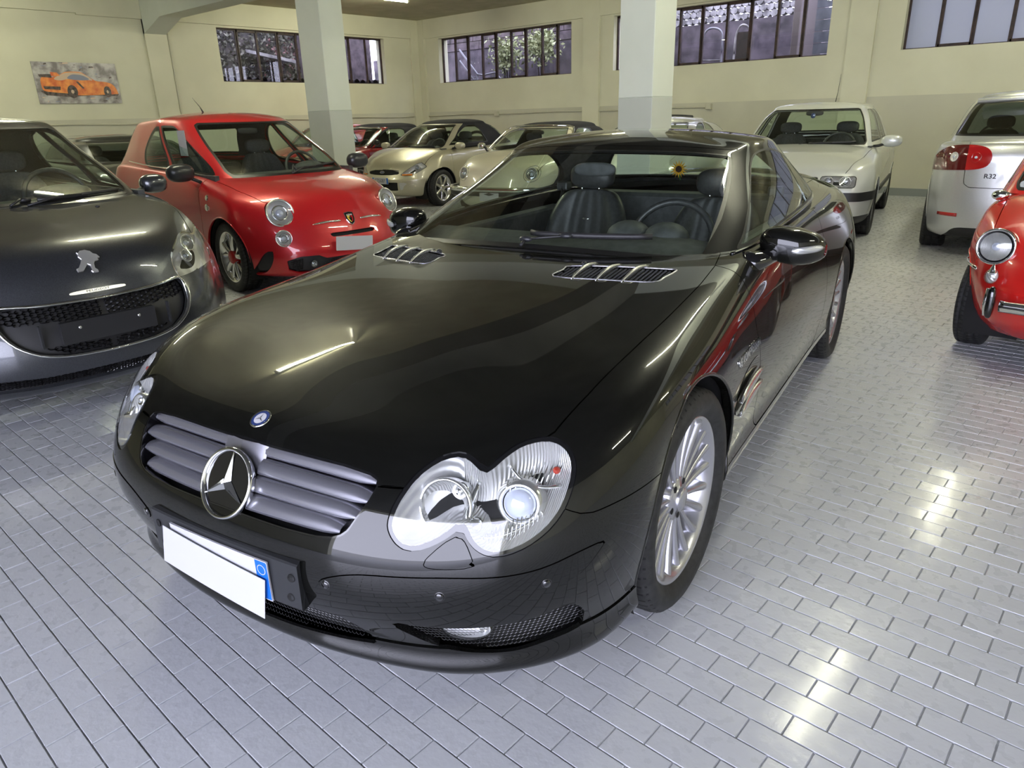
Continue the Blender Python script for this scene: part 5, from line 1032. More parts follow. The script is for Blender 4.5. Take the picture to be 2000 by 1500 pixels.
    # interior
    xs, xe, wi, zf = S['cabin']; o = box('floor_pan', xe, xs + .3, -wi, wi, .2, .24, 'interior', root); zd = S['dashz']
    P = np.array([[(xs + dx - .16 * (abs(y) / wi) ** 2.5 * (dx > 0), y * .97, zd + dz) for dx, dz in ((.08, -.05), (.02, -.015), (-.12, .0), (-.19, -.05), (-.19, -.25))] for y in np.linspace(-wi, wi, 13)]); dsh = put('dashboard', gridG(P), 'interior', root)
    sm = S.get('seatm', 'seat_grey'); sx = xs - S.get('seatdx', .82)
    for s in (1, -1): seat(root, sx, s * S.get('seaty', .34), S.get('seatz', .30), S.get('seatsc', 1.05), sm)
    steering(root, xs - .30, S.get('seaty', .34), zd - .02, .42, .18)
    for s in (1, -1): box('door_card', xe + .3, xs, s * (wi + .02) - .02, s * (wi + .02) + .02, .24, S['belt'] - .03, 'interior', root)
    if S.get('bench'): box('rear_seat', xe + .12, xe + .30, -wi + .05, wi - .05, .4, S['bench'], sm, root, .04, 2)
    if S.get('imirror'): put('mirror_inside', ellipsoid(S['imirror'], (.012, .10, .032), 18, 10, .6), 'plastic', root)
    T = S.get('track', .72)
    for ax, st in ((0., S.get('steer', 0)), (-wb, 0)):
        for s in (1, -1): wheel(root, S['key'], ax, s * (T if ax == 0 else S.get('track_r', T)), R, S['rim'], S['tw'], S['style'], steer=st, rim=S.get('rimm', 'alu'), cap=S.get('cap', 'alu'))
    if 'extra' in S: S['extra'](S)
    return root
def wing_mirror(S, x, y, z, r, m, foot=None, sides=(1, -1)):
    for s in sides:
        b = ellipsoid((x, y, z), r, 24, 16, .8); b.V[:, 0] = np.where(b.V[:, 0] < x - r[0] * .4, x - r[0] * .4 + (b.V[:, 0] - x + r[0] * .4) * .2, b.V[:, 0]); o = put('wing_mirror', xf(b, np.diag([1, s, 1, 1])), m, S['root'])
        f = foot or [(x, y - r[1] - .09, z - .08), (x, y - r[1] * .7, z - .02)]; put('mirror_arm', tube(np.array(f) * [1, s, 1], .022, 8, ry=.015), 'plastic', o); put('mirror_glass', xf(ellipsoid((x - r[0] * .5, y, z), (.004, r[1] * .85, r[2] * .8), 18, 10, .8), np.diag([1, s, 1, 1])), 'chrome', o)
def wipers(S, segs, u0=.03):
    n_ = S['nearG']
    for y0, y1, z0, z1 in segs:
        X, N = n_.hit([(y0 + (y1 - y0) * t, z0 + (z1 - z0) * t) for t in np.linspace(0, 1, 9)], 0); wiper(S['root'], X + N * .012, arm=[X[0] + N[0] * .01 + (.03, -.06 * np.sign(y1 - y0), -.02), X[2] + N[2] * .02, X[4] + N[4] * .016])
def grid_mesh(root, near, poly, d, a, m='plastic', sides=(1,), name='grille_mesh', w=.0022):
    """horizontal hexagon lattice dropped on the body, recessed by d"""
    segs = []; lo, hi = poly.min(0), poly.max(0); z = lo[1]; r = 0
    while z < hi[1] + a:
        y = lo[0] + (a * 1.3 if r % 2 else 0)
        while y < hi[0] + a:
            segs += [((y - a * .8, z), (y + a * .8, z)), ((y + a * .8, z), (y + a * 1.3, z + a * .5)), ((y + a * .8, z), (y + a * 1.3, z - a * .5))]; y += 2.6 * a
        z += a * .5; r += 1
    Q = np.array(segs); Q = Q[sdf(Q.mean(1), poly) < -a * .1]
    if not len(Q): return
    X, N = near.hit(Q.reshape(-1, 2), 0); X = (X - N * d).reshape(-1, 2, 3); N = N.reshape(-1, 2, 3); t = X[:, 1] - X[:, 0]; s_ = np.cross(t, N[:, 0]); s_ /= np.maximum(np.linalg.norm(s_, axis=1, keepdims=True), 1e-9)
    V = np.stack([X[:, 0] - s_ * w, X[:, 0] + s_ * w, X[:, 1] + s_ * w, X[:, 1] - s_ * w, X[:, 0] + N[:, 0] * w * 2, X[:, 1] + N[:, 1] * w * 2], 1); k = np.arange(len(X))[:, None] * 6; T = np.concatenate([k + [0, 4, 3], k + [4, 5, 3], k + [4, 1, 5], k + [1, 2, 5]]); g = G(V.reshape(-1, 3), T)
    for s in sides: o = put(name, g if s > 0 else gmirror(g), m, root, smooth=False); o['kind'] = 'stuff'
def symp(P): P = np.asarray(P, float); return np.vstack([P, P[::-1] * [-1, 1]])
def symx(P): P = np.asarray(P, float); return np.vstack([P, P[::-1] * [1, -1]])
YZ, XZ, XY = [1, 2], [0, 2], [0, 1]
# ---------------------------------------------------------------- red hatchback
def cut500(S):
    g, root, near = S['g'], S['root'], S['near']
    a, g = patch(g, symp([(0, .305), (.30, .30), (.36, .33), (.50, .33), (.585, .30), (.575, .22), (.50, .185), (.3, .175), (0, .175)]), YZ, lambda V: V[:, 0] > .35); o = put('lower_intake', sym(offset(a, -.03)), 'plastic', root)
    grid_mesh(o, near, np.array([(0, .29), (.30, .28), (.33, .19), (0, .18)]), .02, .016, 'plastic', (1, -1)); grid_mesh(o, near, np.array([(.47, .31), (.56, .30), (.55, .22), (.47, .2)]), .02, .016, 'plastic', (1, -1))
    for s in (1, -1): rlamp(root, near, .398, .262, .030, s, -.012, 'fog_lamp', 'plastic', .02)
    a, g = patch(g, symp([(0, .492), (.20, .492), (.225, .485), (.22, .466), (.20, .460), (0, .460)]), YZ, lambda V: V[:, 0] > .4); put('upper_slot', sym(offset(a, -.03)), 'dark', root)
    a, g = patch(g, crom([(.655, .38), (.70, .36), (.735, .27), (.75, .20), (.70, .19), (.665, .27)], 3), YZ, lambda V: V[:, 0] > .2); pset('side_vent', offset(a, -.03), 'plastic', root, True, 0, False); S['g'] = g
def ex500(S):
    root, near, nG = S['root'], S['near'], S['nearG']
    for s in (1, -1):
        rlamp(root, near, .54, .672, .108, s, .010, 'headlamp', 'alu_bright', .022, flat=.45); rlamp(root, near, .575, .480, .064, s, .007, 'driving_lamp', 'alu_bright', .018, flat=.45)
        t = crom([(.10, .576), (.20, .578), (.30, .572), (.345, .566)], 4, False); X, N = near.hit(t, 0); put('chrome_whisker', tube((X + N * .006) * [1, s, 1], np.interp(np.linspace(0, 1, len(X)), [0, .5, 1], [.008, .010, .002]), 8), 'chrome', root)
    c, N = near.hit([(0, .585)], 0); M = frame(c[0] + N[0] * .004, N[0]); sh = np.array([(-.045, .052), (0, .060), (.045, .052), (.042, -.01), (.026, -.045), (0, -.062), (-.026, -.045), (-.042, -.01)])
    o = polymesh('shield_badge', *prism(sh, M, -.01, .006), 'chrome', root, bevel=.002); polymesh('shield_border', *prism(sh * .88, M, .006, .0075), 'gloss_black', o); i = sh * .62
    polymesh('shield_half', *prism([i[0], i[1], i[5], i[6], i[7]], M, .0075, .009), 'yellow', o); polymesh('shield_half', *prism([i[1], i[2], i[3], i[4], i[5]], M, .0075, .009), 'tail_red', o); polymesh('shield_band', *prism([(-.027, .034), (.027, .034), (.027, .022), (-.027, .022)], M, .009, .0098), 'plate_white', o)
    V, F = prism(crom([(-.006, -.028), (.006, -.028), (.010, -.010), (.018, .004), (.014, .006), (.006, -.002), (.004, .012), (.014, .018), (.006, .020), (-.004, .014), (-.006, -.002), (-.014, .006), (-.018, .004), (-.010, -.010)], 2), M, .009, .0105); polymesh('scorpion', V, F, 'gloss_black', o)
    text('badge_word', 'ABARTH', .013, M @ np.array(Matrix.Translation((0, .028, .0099))), 'plate_ink', o, .0003)
    box_plate(root, .800, .395, .365, .115, 'paper', 'plate_cover', slope=-.10, y=-.05)
    wing_mirror(S, -.42, .90, .985, (.075, .115, .075), 'satin', [(-.38, .70, .87), (-.40, .77, .91), (-.41, .85, .95)])
    wipers(S, [(-.52, -.06, .965, .985), (-.05, .50, .955, .985)])
    put('aerial', tube([(-1.55, -.10, 1.48), (-1.60, -.10, 1.53), (-1.74, -.10, 1.62)], [.010, .004, .002], 6), 'plastic', root)
    for s in (1, -1):
        Q = crom([(-.40, .655, .945), (-.9, .70, .985), (-1.5, .715, 1.01), (-2.05, .70, 1.04)], 5, False); put('waist_chrome', tube((Q + [0, .012, -.004]) * [1, s, 1], .006, 6), 'chrome', root)
        X, N = near.hit([(-.23, .78), (-.235, .70)], 1)
        for q, r in ((0, .024), (1, .03)): M = frame((X[q] + N[q] * .001) * [1, s, 1], N[q] * [1, s, 1]); put('wing_badge', xf(lathe([(r, 0), (r * .9, .003), (r * .5, .003), (.0005, .002)], 18, 'z'), M), 'chrome', root)
        X, N = near.hit([(-.15, .695), (-.28, .695)], 1); text('wing_script', '500', .05, frame((X[0] * .5 + X[1] * .5 + N[0] * .002) * [1, s, 1], N[0] * [1, s, 1]), 'chrome', root, .001)
    put('dash_pod', ellipsoid((-.42, .34, .955), (.10, .15, .06), 18, 10), 'interior', root); box('paper_slip', -1.02, -.86, -.618, -.616, 1.10, 1.32, 'paper', root)
S500 = dict(holes=[(.54, .672, .086, .090), (.575, .480, .050, .052)], key='500', pos=(-5.866, 3.727), yaw=358.2, paint='red_paint', label='bright red small hatchback with shield badge and blank white plate cover', wb=2.30, R_=.297, rim=.212, tw=.195, style='five', rimm='alu_bright', cap='red_cap', track=.695, arch=.335, steer=-.06,
    rows=[(.60, 1, -2.75, .9, [(.7, .60), (0, .70), (-2.3, .70), (-2.9, .6)], .16), (.71, 1, -2.84, .9, [(.7, .70), (.3, .765), (-2.3, .765), (-2.9, .70)], [(.7, .155), (.3, .17), (-2.9, .2)]), (.765, 1, -2.88, .9, [(.7, .73), (.3, .795), (-2.3, .795), (-2.9, .74)], .24), (.775, 1, -2.91, .9, [(.7, .74), (.3, .808), (-2.3, .808), (-2.9, .75)], [(.7, .36), (-2.9, .40)]),
          (.738, 1, -2.90, .9, [(.7, .74), (.3, .812), (-2.3, .813), (-2.9, .75)], [(.7, .47), (-.3, .52), (-2.9, .55)]), (.69, 1, -2.87, .95, [(.7, .73), (.3, .808), (-2.3, .812), (-2.9, .74)], [(.7, .575), (0, .65), (-2.9, .68)]), (.622, 1.0, -2.84, 1, [(.6, .70), (.2, .775), (-.4, .800), (-2.3, .80), (-2.9, .72)], [(.6, .68), (.2, .765), (-.4, .80), (-2.9, .82)]),
          (.545, 1.05, -2.82, 1, [(.5, .62), (.1, .695), (-.4, .755), (-2.3, .765), (-2.8, .68)], [(.5, .775), (.1, .845), (-.3, .895), (-1., .94), (-2.9, .98)]), (.42, 1.0, -2.78, 1, [(.4, .50), (0, .58), (-.4, .66), (-2.2, .68), (-2.8, .58)], [(.4, .83), (0, .895), (-.4, .94), (-2.8, 1.03)]), (.28, .8, -2.70, .8, [(.3, .30), (-.2, .40), (-2.6, .40)], [(.3, .865), (-.1, .925), (-.4, .96), (-2.8, 1.04)]), (.22, .75, -2.6, .7, 0, [(.3, .875), (-.1, .935), (-.4, .97), (-2.8, 1.05)])],
    gh=[(-.03, 1.0, -2.80, 1, [(-.2, .640), (-.6, .700), (-1.5, .72), (-2.3, .69), (-2.8, .60)], [(0, .905), (-.3, .918), (-.9, .935), (-1.5, .955), (-2.3, .985), (-2.8, 1.02)]), (-.30, 1, -2.70, .95, [(-.5, .615), (-1.5, .685), (-2.2, .655), (-2.7, .56)], 1.10), (-.56, 1, -2.59, .9, [(-.7, .575), (-1.5, .635), (-2.1, .61), (-2.6, .52)], 1.24),
        (-.80, .95, -2.46, .9, [(-1, .53), (-1.5, .575), (-2.1, .555), (-2.4, .47)], [(-.8, 1.375), (-1.5, 1.385), (-2.4, 1.36)]), (-.90, .9, -2.40, .9, [(-1.1, .46), (-1.6, .505), (-2.2, .46)], [(-.9, 1.418), (-1.5, 1.437), (-2.4, 1.405)]), (-1.02, .7, -2.25, .8, [(-1.2, .28), (-2.1, .28)], [(-1, 1.450), (-1.5, 1.470), (-2.3, 1.44)]), (-1.1, .6, -2.15, .7, 0, [(-1.1, 1.462), (-1.6, 1.485), (-2.2, 1.46)])],
    panels=[('bonnet', symx([(.9, 0), (.9, .2), (.52, .43), (.36, .60), (.10, .672), (-.22, .695), (-.30, .69), (-.30, 0)]), XY, lambda V: V[:, 2] > .728 + .05 * np.clip((V[:, 1] - .35), 0, 1), 'sym'), ('door', crom([(-.40, 1.0), (-.37, .80), (-.37, .50), (-.45, .25), (-.8, .215), (-1.3, .22), (-1.55, .30), (-1.62, .55), (-1.62, .8), (-1.60, 1.05), (-1.0, 1.1)], 4), XZ, lambda V: V[:, 1] > .5, True)],
    glass=[('windscreen', np.array([(-3, .03), (2.6, .03), (2.85, .3), (2.9, 1.5), (2.85, 2.85), (2.6, 3.05), (-3, 3.05)]), 'glass_ws', 'sym'), ('front_side_window', crom([(3.45, .2), (3.75, 1.2), (4.3, 2.3), (5.0, 2.78), (5.75, 2.85), (6.55, 2.82), (6.62, 2.5), (6.62, .4), (6.5, .18), (5, .12)], 3), 'glass_side', True), ('rear_side_window', crom([(6.85, .2), (6.85, 2.6), (7.0, 2.8), (7.6, 2.7), (8.3, 2.2), (8.75, 1.4), (8.8, .6), (8.5, .22), (7.6, .15)], 3), 'glass_side', True), ('rear_screen', np.array([(22, .5), (11.9, .5), (11.6, .8), (11.7, 2.4), (12, 2.7), (22, 2.7)]), 'glass_side', 'sym')],
    sealw=.15, cabin=(-.22, -2.6, .66, 0), dashz=.95, belt=.98, bench=.95, imirror=(-.88, 0, 1.30), cut=cut500, extra=ex500, seatm='seat_grey', seatz=.34, seatdx=.95)
car(S500)
# ---------------------------------------------------------------- dark grey hatchback with big chrome-framed grille
def cut208(S):
    g, root, near = S['g'], S['root'], S['near']
    gp = symp([(0, .585), (.25, .590), (.385, .602), (.425, .598), (.445, .56), (.44, .50), (.40, .43), (.32, .375), (.22, .352), (.12, .345), (0, .342)]); a, g = patch(g, gp, YZ, lambda V: V[:, 0] > .3)
    G_ = put('grille', sym(offset(a, -.03)), 'plastic', root); X, N = near.hit(np.vstack([gp[:11], gp[12:]]), 0); X = np.vstack([X[:11], X[11:] ]); X, N = near.hit(crom(gp[:11], 3, False), 0); Q = np.vstack([X + N * .004, ((X + N * .004) * [1, -1, 1])[::-1]])
    put('chrome_frame', tube(Q, .013, 8, closed=True, ry=.008), 'chrome', G_); grid_mesh(G_, near, np.array([(0, .58), (.25, .585), (.40, .595), (.43, .56), (.42, .525), (0, .50)]), .02, .020, 'gloss_black', (1, -1), w=.003); grid_mesh(G_, near, np.array([(0, .395), (.30, .40), (.22, .36), (0, .35)]), .02, .020, 'gloss_black', (1, -1), w=.003)
    P = box_plate(G_, .845, .455, .44, .105, 'plastic', 'plate_holder', thick=.03)
    for y in (-.138, .138): put('screw', ellipsoid((.848, y, .475), (.004, .008, .008), 12, 8), 'alu_bright', P)
    for y in (-.30, .30): box('grille_rib', .80, .825, y - .004, y + .004, .40, .51, 'satin', G_)
    a, g = patch(g, symp([(0, .262), (.30, .262), (.55, .28), (.66, .31), (.70, .30), (.69, .25), (.55, .215), (.3, .205), (0, .205)]), YZ, lambda V: V[:, 0] > .2); o = put('lower_intake', sym(offset(a, -.02)), 'plastic', root); grid_mesh(o, near, np.array([(0, .255), (.3, .255), (.55, .27), (.67, .29), (.66, .25), (.54, .225), (0, .215)]), .012, .011, 'gloss_black', (1, -1))
    hl = crom([(.702, .452), (.69, .52), (.60, .66), (.50, .735), (.36, .785), (.25, .80), (.22, .79), (.30, .745), (.42, .66), (.55, .54), (.63, .46)], 3); hl = crom([(.71, .425), (.715, .50), (.655, .62), (.56, .705), (.44, .76), (.30, .795), (.20, .80), (.28, .762), (.38, .70), (.46, .60), (.58, .50), (.66, .43)], 3)
    S['g'], _ = lamp_patch(root, g, hl, XY, lambda V: (V[:, 2] > .60) & (V[:, 2] < 1), .007, rim='chrome', dep=.05)
def ex208(S):
    root, near = S['root'], S['near']
    for s in (1, -1):
        rlamp(root, near, .69, .335, .042, s, .0, 'fog_lamp', 'chrome', .02, flat=.3); 
        for (y, z, r) in ((.56, .69, .035), (.62, .745, .045)): rlamp(root, near, y, z, r, s, -.028, 'headlamp_bowl', 'alu_bright', .02, flat=.5)
    wing_mirror(S, -.42, .875, 1.01, (.065, .085, .06), 'grey_paint', [(-.38, .72, .96), (-.40, .78, .98), (-.41, .83, 1.0)]); wipers(S, [(-.60, .05, .985, .995), (.08, .56, .99, 1.0)])
    M = frame(*[q[0] for q in near.hit([(0, .752)], 0)]); M[:3, 3] += M[:3, 2] * .002
    lion = np.array([(-.060, .012), (-.050, .030), (-.038, .036), (-.030, .050), (-.010, .060), (.012, .058), (.022, .048), (.030, .052), (.026, .040), (.030, .028), (.022, .012), (.032, -.006), (.048, -.028), (.060, -.032), (.058, -.048), (.034, -.046), (.018, -.028), (.006, -.014), (-.004, -.024), (-.004, -.044), (.004, -.052), (-.002, -.062), (-.026, -.062), (-.026, -.050), (-.018, -.040), (-.022, -.018), (-.030, -.004), (-.050, .000), (-.046, .010)]) * [1, 1]
    polymesh('lion_badge', *prism(lion * [-1, 1] * 1.05, M, -.002, .008), 'badge_chrome', root, bevel=.0015)
    X, N = near.hit([(0, .622)], 0); M = frame(X[0], N[0]); o = polymesh('name_strip', *prism(crom([(-.13, 0), (-.11, .008), (0, .010), (.11, .008), (.13, 0), (.11, -.006), (0, -.007), (-.11, -.006)], 3), M, -.004, .004), 'alu', root); text('name_letters', 'PEUGEOT', .016, M @ np.array(Matrix.Translation((0, .001, .0042))), 'plate_ink', o, .0004, 1.55)
    put('washer_jet', ellipsoid((.16, .30, .955), (.014, .012, .008), 12, 8), 'plastic', root); put('instrument_pod', ellipsoid((-.45, .34, 1.0), (.10, .16, .05), 18, 10), 'interior', root)
S208 = dict(key='208', pos=(-4.603, 1.204), yaw=.8, paint='grey_paint', label='dark metallic grey hatchback with chrome-framed grille at the left edge', wb=2.538, R_=.31, rim=.21, tw=.195, style='ten', track=.76, arch=.345,
    rows=[(.66, 1, -2.95, 1, [(.7, .66), (0, .76), (-2.9, .76)], .17), (.775, 1, -3.05, 1, [(.7, .74), (.3, .83), (-2.9, .83)], .165), (.835, 1, -3.10, 1, [(.7, .78), (.3, .855), (-2.9, .855)], .235), (.855, 1, -3.12, 1, [(.7, .79), (.3, .865), (-2.9, .865)], [(.8, .35), (-3, .42)]), (.835, 1, -3.12, 1, [(.7, .79), (.3, .868), (-2.9, .868)], [(.8, .47), (-3, .55)]), (.79, 1, -3.11, 1, [(.7, .77), (.3, .862), (-2.9, .866)], [(.8, .58), (.4, .62), (-.3, .68), (-3, .72)]),
          (.765, 1.1, -3.09, 1, [(.7, .73), (.3, .84), (-.3, .855), (-2.9, .85)], [(.8, .655), (.4, .715), (-.3, .80), (-3, .86)]), (.715, 1.15, -3.06, 1, [(.7, .66), (.2, .79), (-.3, .83), (-2.9, .82)], [(.7, .755), (.4, .82), (-.3, .91), (-3, .98)]), (.60, 1.15, -3.02, 1, [(.6, .55), (.1, .70), (-.3, .76), (-2.9, .72)], [(.6, .84), (.2, .90), (-.2, .96), (-3, 1.05)]), (.43, .9, -2.95, .9, [(.4, .34), (-.2, .46), (-2.8, .46)], [(.4, .885), (.1, .935), (-.2, .985), (-3, 1.08)]), (.33, .8, -2.85, .8, 0, [(.4, .90), (.1, .95), (-.2, 1.0), (-3, 1.09)])],
    gh=[(-.02, 1.1, -2.98, 1, [(-.2, .715), (-.7, .765), (-1.6, .775), (-2.5, .74), (-2.9, .62)], [(0, .965), (-.3, .965), (-1.2, .99), (-3, 1.06)]), (-.30, 1.1, -2.90, .95, [(-.5, .685), (-1.5, .735), (-2.4, .70), (-2.8, .58)], [(-.3, 1.11), (-3, 1.17)]), (-.60, 1.1, -2.80, .9, [(-.8, .645), (-1.5, .685), (-2.3, .65), (-2.7, .53)], [(-.6, 1.24), (-3, 1.27)]), (-.86, 1.0, -2.68, .9, [(-1, .60), (-1.6, .625), (-2.3, .585), (-2.6, .48)], 1.375), (-.96, .9, -2.62, .9, [(-1.2, .53), (-1.6, .55), (-2.4, .48)], [(-1, 1.415), (-1.6, 1.43), (-2.6, 1.40)]), (-1.1, .7, -2.45, .8, [(-1.2, .32), (-2.3, .30)], [(-1.1, 1.44), (-1.7, 1.46), (-2.5, 1.43)]), (-1.2, .6, -2.35, .7, 0, [(-1.2, 1.45), (-1.7, 1.47), (-2.4, 1.45)])],
    panels=[('bonnet', symx([(.9, 0), (.9, .40), (.70, .47), (.55, .60), (.40, .69), (.15, .745), (-.20, .765), (-.28, .76), (-.28, 0)]), XY, lambda V: V[:, 2] > .632, 'sym'), ('door', crom([(-.46, 1.05), (-.42, .80), (-.42, .5), (-.5, .25), (-.9, .2), (-1.35, .22), (-1.42, .5), (-1.42, 1.05)], 4), XZ, lambda V: V[:, 1] > .5, True)],
    glass=[('windscreen', np.array([(-3, .10), (2.7, .10), (2.9, .3), (2.92, 1.5), (2.85, 2.85), (2.6, 3.05), (-3, 3.05)]), 'glass_ws', 'sym'), ('front_side_window', crom([(3.7, .2), (3.95, 1.2), (4.5, 2.3), (5.2, 2.75), (6.2, 2.82), (6.3, 2.5), (6.3, .4), (6.2, .18), (5, .12)], 3), 'glass_side', True), ('rear_side_window', crom([(6.55, .2), (6.55, 2.75), (7.4, 2.75), (8.2, 2.4), (8.8, 1.4), (8.8, .6), (8.5, .25), (7.5, .15)], 3), 'glass_side', True), ('rear_screen', np.array([(22, .6), (11.9, .6), (11.7, 2.4), (12, 2.7), (22, 2.7)]), 'glass_side', 'sym')],
    cabin=(-.25, -2.7, .70, 0), dashz=.985, belt=1.02, bench=.98, imirror=(-.90, 0, 1.30), cut=cut208, extra=ex208, seatz=.36, seatdx=1.0, cabz=.8)
car(S208)
def basic(xf_, xr, W, zn, zc, zbelt, zt, wsb, wst, rb, rt, wt, box_=0., sill=.19, corner=.22, zr=None, wr=None, gwf=.90):
    """rows for a plain car: nose x/rear x/half width/nose height/cowl height/belt/roof height, screen base x (centre), top x, rear base x, rear top x, roof half width"""
    k = 1 - box_; zr = zr or zbelt; W2 = wr or W
    w = lambda f, g=1: [(xf_, W * f * .93), (xf_ - .45, W * f), (-.3, W * f * g), (xr + .6, W2 * f * g), (xr, W2 * f * .93)]
    z = lambda a, b, c: [(xf_, a), (wsb, b), (xr, c)]
    rows = [(xf_ - .13, 1, xr + .15, 1, w(.88), .17), (xf_ - .05, 1, xr + .05, 1, w(.95), sill), (xf_ - .005, 1, xr + .01, 1, w(.985), sill + .10), (xf_, 1, xr, 1, w(1), z(.42, .45, .46)), (xf_ - .015, 1, xr + .005, 1, w(1.0), z(zn - .17, .58, .60)),
            (xf_ - .05, 1, xr + .02, 1, w(.995), z(zn - .08, .68, zr - .16)), (xf_ - .085, 1, xr + .035, 1, w(.975), z(zn - .02, zc - .12, zr - .07)), (xf_ - .14, 1.05, xr + .07, 1, w(.93), z(zn + .03, zc - .045, zr)), (xf_ - .26, 1.0, xr + .15, 1, w(.76), z(zn + .065, zc + .0, zr + .02)), (xf_ - .42, .8, xr + .25, .8, w(.42), z(zn + .10, zc + .025, zr + .035)), (xf_ - .50, .75, xr + .33, .75, 0, z(zn + .115, zc + .035, zr + .04))]
    H = zt - zc; X = lambda t: wsb + (wst - wsb) * t; Y = lambda t: rb + (rt - rb) * t; wq = lambda t: (W * gwf) + (wt - W * gwf) * t
    def gw(t): a = wq(t); return [(X(t) - .15, a * .935), (X(t) - .6, a), ((X(t) + Y(t)) / 2, a * 1.005), (Y(t) + .5, a * .985), (Y(t), a * .90)]
    gz = lambda t: [(wsb, zc + .0 + H * t), (wsb - .8, zbelt - .025 if t < .1 else zc + .02 + H * t), (rb, zbelt - .015 if t < .1 else zc + .02 + H * t)]
    gh = [(X(0), 1.0, Y(0), 1, gw(0), gz(0)), (X(.36), 1, Y(.36), .95, gw(.36), gz(.34)), (X(.70), 1, Y(.70), .9, gw(.70), gz(.64)), (X(1), .95, Y(1), .9, gw(1), zt - .085), (X(1) - .10, .85, Y(1) + .07, .85, [(-9, wt * .88), (9, wt * .88)], zt - .04), (X(1) - .24, .65, Y(1) + .2, .7, [(-9, wt * .5), (9, wt * .5)], zt - .008), (X(1) - .32, .6, Y(1) + .28, .65, 0, zt)]
    return rows, gh
def std_glass(split_=6.6, end=8.8, side='glass_side', rear='glass_side', ws='glass_ws', mode=2):
    L = [('windscreen', np.array([(-3, .10), (2.7, .10), (2.9, .3), (2.92, 1.5), (2.85, 2.85), (2.6, 3.05), (-3, 3.05)]), ws, 'sym')]
    L += [('front_side_window', np.array([(3.45, .22), (3.7, .9), (4.15, 2.2), (4.5, 2.72), (4.9, 2.85), (split_ - .15, 2.85), (split_ - .12, .25)]), side, True)]
    if mode > 1: L += [('rear_side_window', np.array([(split_ + .12, .25), (split_ + .12, 2.85), (end - .9, 2.75), (end - .3, 2.2), (end, .9), (end, .25)]), side, True)]
    L += [('rear_screen', np.array([(22, .45), (11.95, .45), (11.75, .7), (11.8, 2.5), (12, 2.75), (22, 2.75)]), rear, 'sym')]; return L
def std_panels(xc, d0, d1, zcut, W, xn=.9):
    return [('bonnet', symx([(xn, 0), (xn, W * .50), (xn * .72, W * .72), (.3, W * .83), (xc, W * .87), (xc - .06, W * .85), (xc - .06, 0)]), XY, lambda V: V[:, 2] > zcut, 'sym'),
            ('door', crom([(d0 + .02, 1.05), (d0 + .04, .80), (d0 + .03, .45), (d0 - .05, .22), ((d0 + d1) / 2, .19), (d1 + .05, .22), (d1, .5), (d1, 1.05)], 4), XZ, lambda V: V[:, 1] > .5, True)]
# ---- silver five-door hatch by the right wall
def cutG3(S):
    g, root, near = S['g'], S['root'], S['near']
    hl = rrect(.34, .69, .565, .685, .03); S['g'], _ = lamp_patch(root, g, hl, YZ, lambda V: V[:, 0] > .3, .008, rim='seal', dep=.06)
    a, g = patch(S['g'], symp([(0, .675), (.32, .675), (.32, .585), (0, .585)]), YZ, lambda V: V[:, 0] > .4); o = put('grille', sym(offset(a, -.015)), 'plastic', root)
    for k in range(3): X, N = near.hit([(y, .60 + .027 * k) for y in np.linspace(-.31, .31, 9)], 0); put('grille_bar', tube(X, .005, 6), 'plastic', o)
    b1, g = split(g, np.where(g.V[:, 1] > -1, np.abs(g.V[:, 2] - .475) - .045, 1)); b1, rr_ = split(b1, np.where((b1.V[:, 0] > -.2) | (b1.V[:, 0] < -2.3), -1, np.abs(b1.V[:, 2] - .475) - .022)); pset('bumper_strip', offset(b1, .012), 'plastic', root, 'sym', .02); pset('side_strip_panel', rr_, S['paint'], root, 'sym', .01)
    v, g = split(g, np.where(g.V[:, 0] > .3, g.V[:, 2] - .275, 1)); pset('valance', v, 'plastic', root, 'sym', .02); a, g = patch(g, rrect(.43, .57, .385, .435, .01), YZ, lambda V: V[:, 0] > .3); pset('indicator', a, 'amber', root); S['g'] = g
def exG3(S):
    root, near = S['root'], S['near']
    for s in (1, -1):
        for y, r in ((.42, .05), (.585, .055)): rlamp(root, near, y, .625, r, s, -.022, 'headlamp_bowl', 'reflector', .03, flat=.9)
    o = wing_mirror(S, -.47, .90, .985, (.07, .11, .065), 'white_paint', [(-.42, .70, .93), (-.43, .78, .935), (-.45, .84, .955)]); wipers(S, [(-.55, .0, .965, .975), (.05, .55, .965, .975)])
    put('aerial', tube([(-2.6, 0, 1.43), (-2.75, 0, 1.56), (-2.86, 0, 1.80)], [.006, .003, .002], 6), 'plastic', root); X, N = S['nearG'].hit([(-.45, 1.28)], 0); put('blue_sticker', ellipsoid(X[0] - N[0] * .012, (.004, .03, .03), 10, 6), 'blue_badge', root)
r_, g_ = basic(.80, -3.22, .848, .715, .935, .965, 1.425, -.17, -.82, -3.05, -2.62, .56, sill=.22)
car(dict(key='g3', pos=(-3.298, 8.667), yaw=282.1, paint='white_paint', label='silver white boxy hatchback facing out by the right wall, behind the coupe', wb=2.475, R_=.30, rim=.195, tw=.195, style='ten', track=.745, arch=.335, rows=r_, gh=g_, F=[(0, 0), (.004, .30), (.012, .56), (.035, .78), (.10, .92), (.28, .985)], GF=[(0, 0), (.015, .38), (.05, .74), (.11, .96), (.28, 1.0)],
    panels=std_panels(-.20, -.35, -1.35, .70, .84), glass=std_glass(), cabin=(-.22, -2.8, .68, 0), dashz=.93, belt=.97, bench=.95, imirror=(-.78, 0, 1.30), cut=cutG3, extra=exG3, seatm='seat_grey', seatz=.32, seatdx=.85))
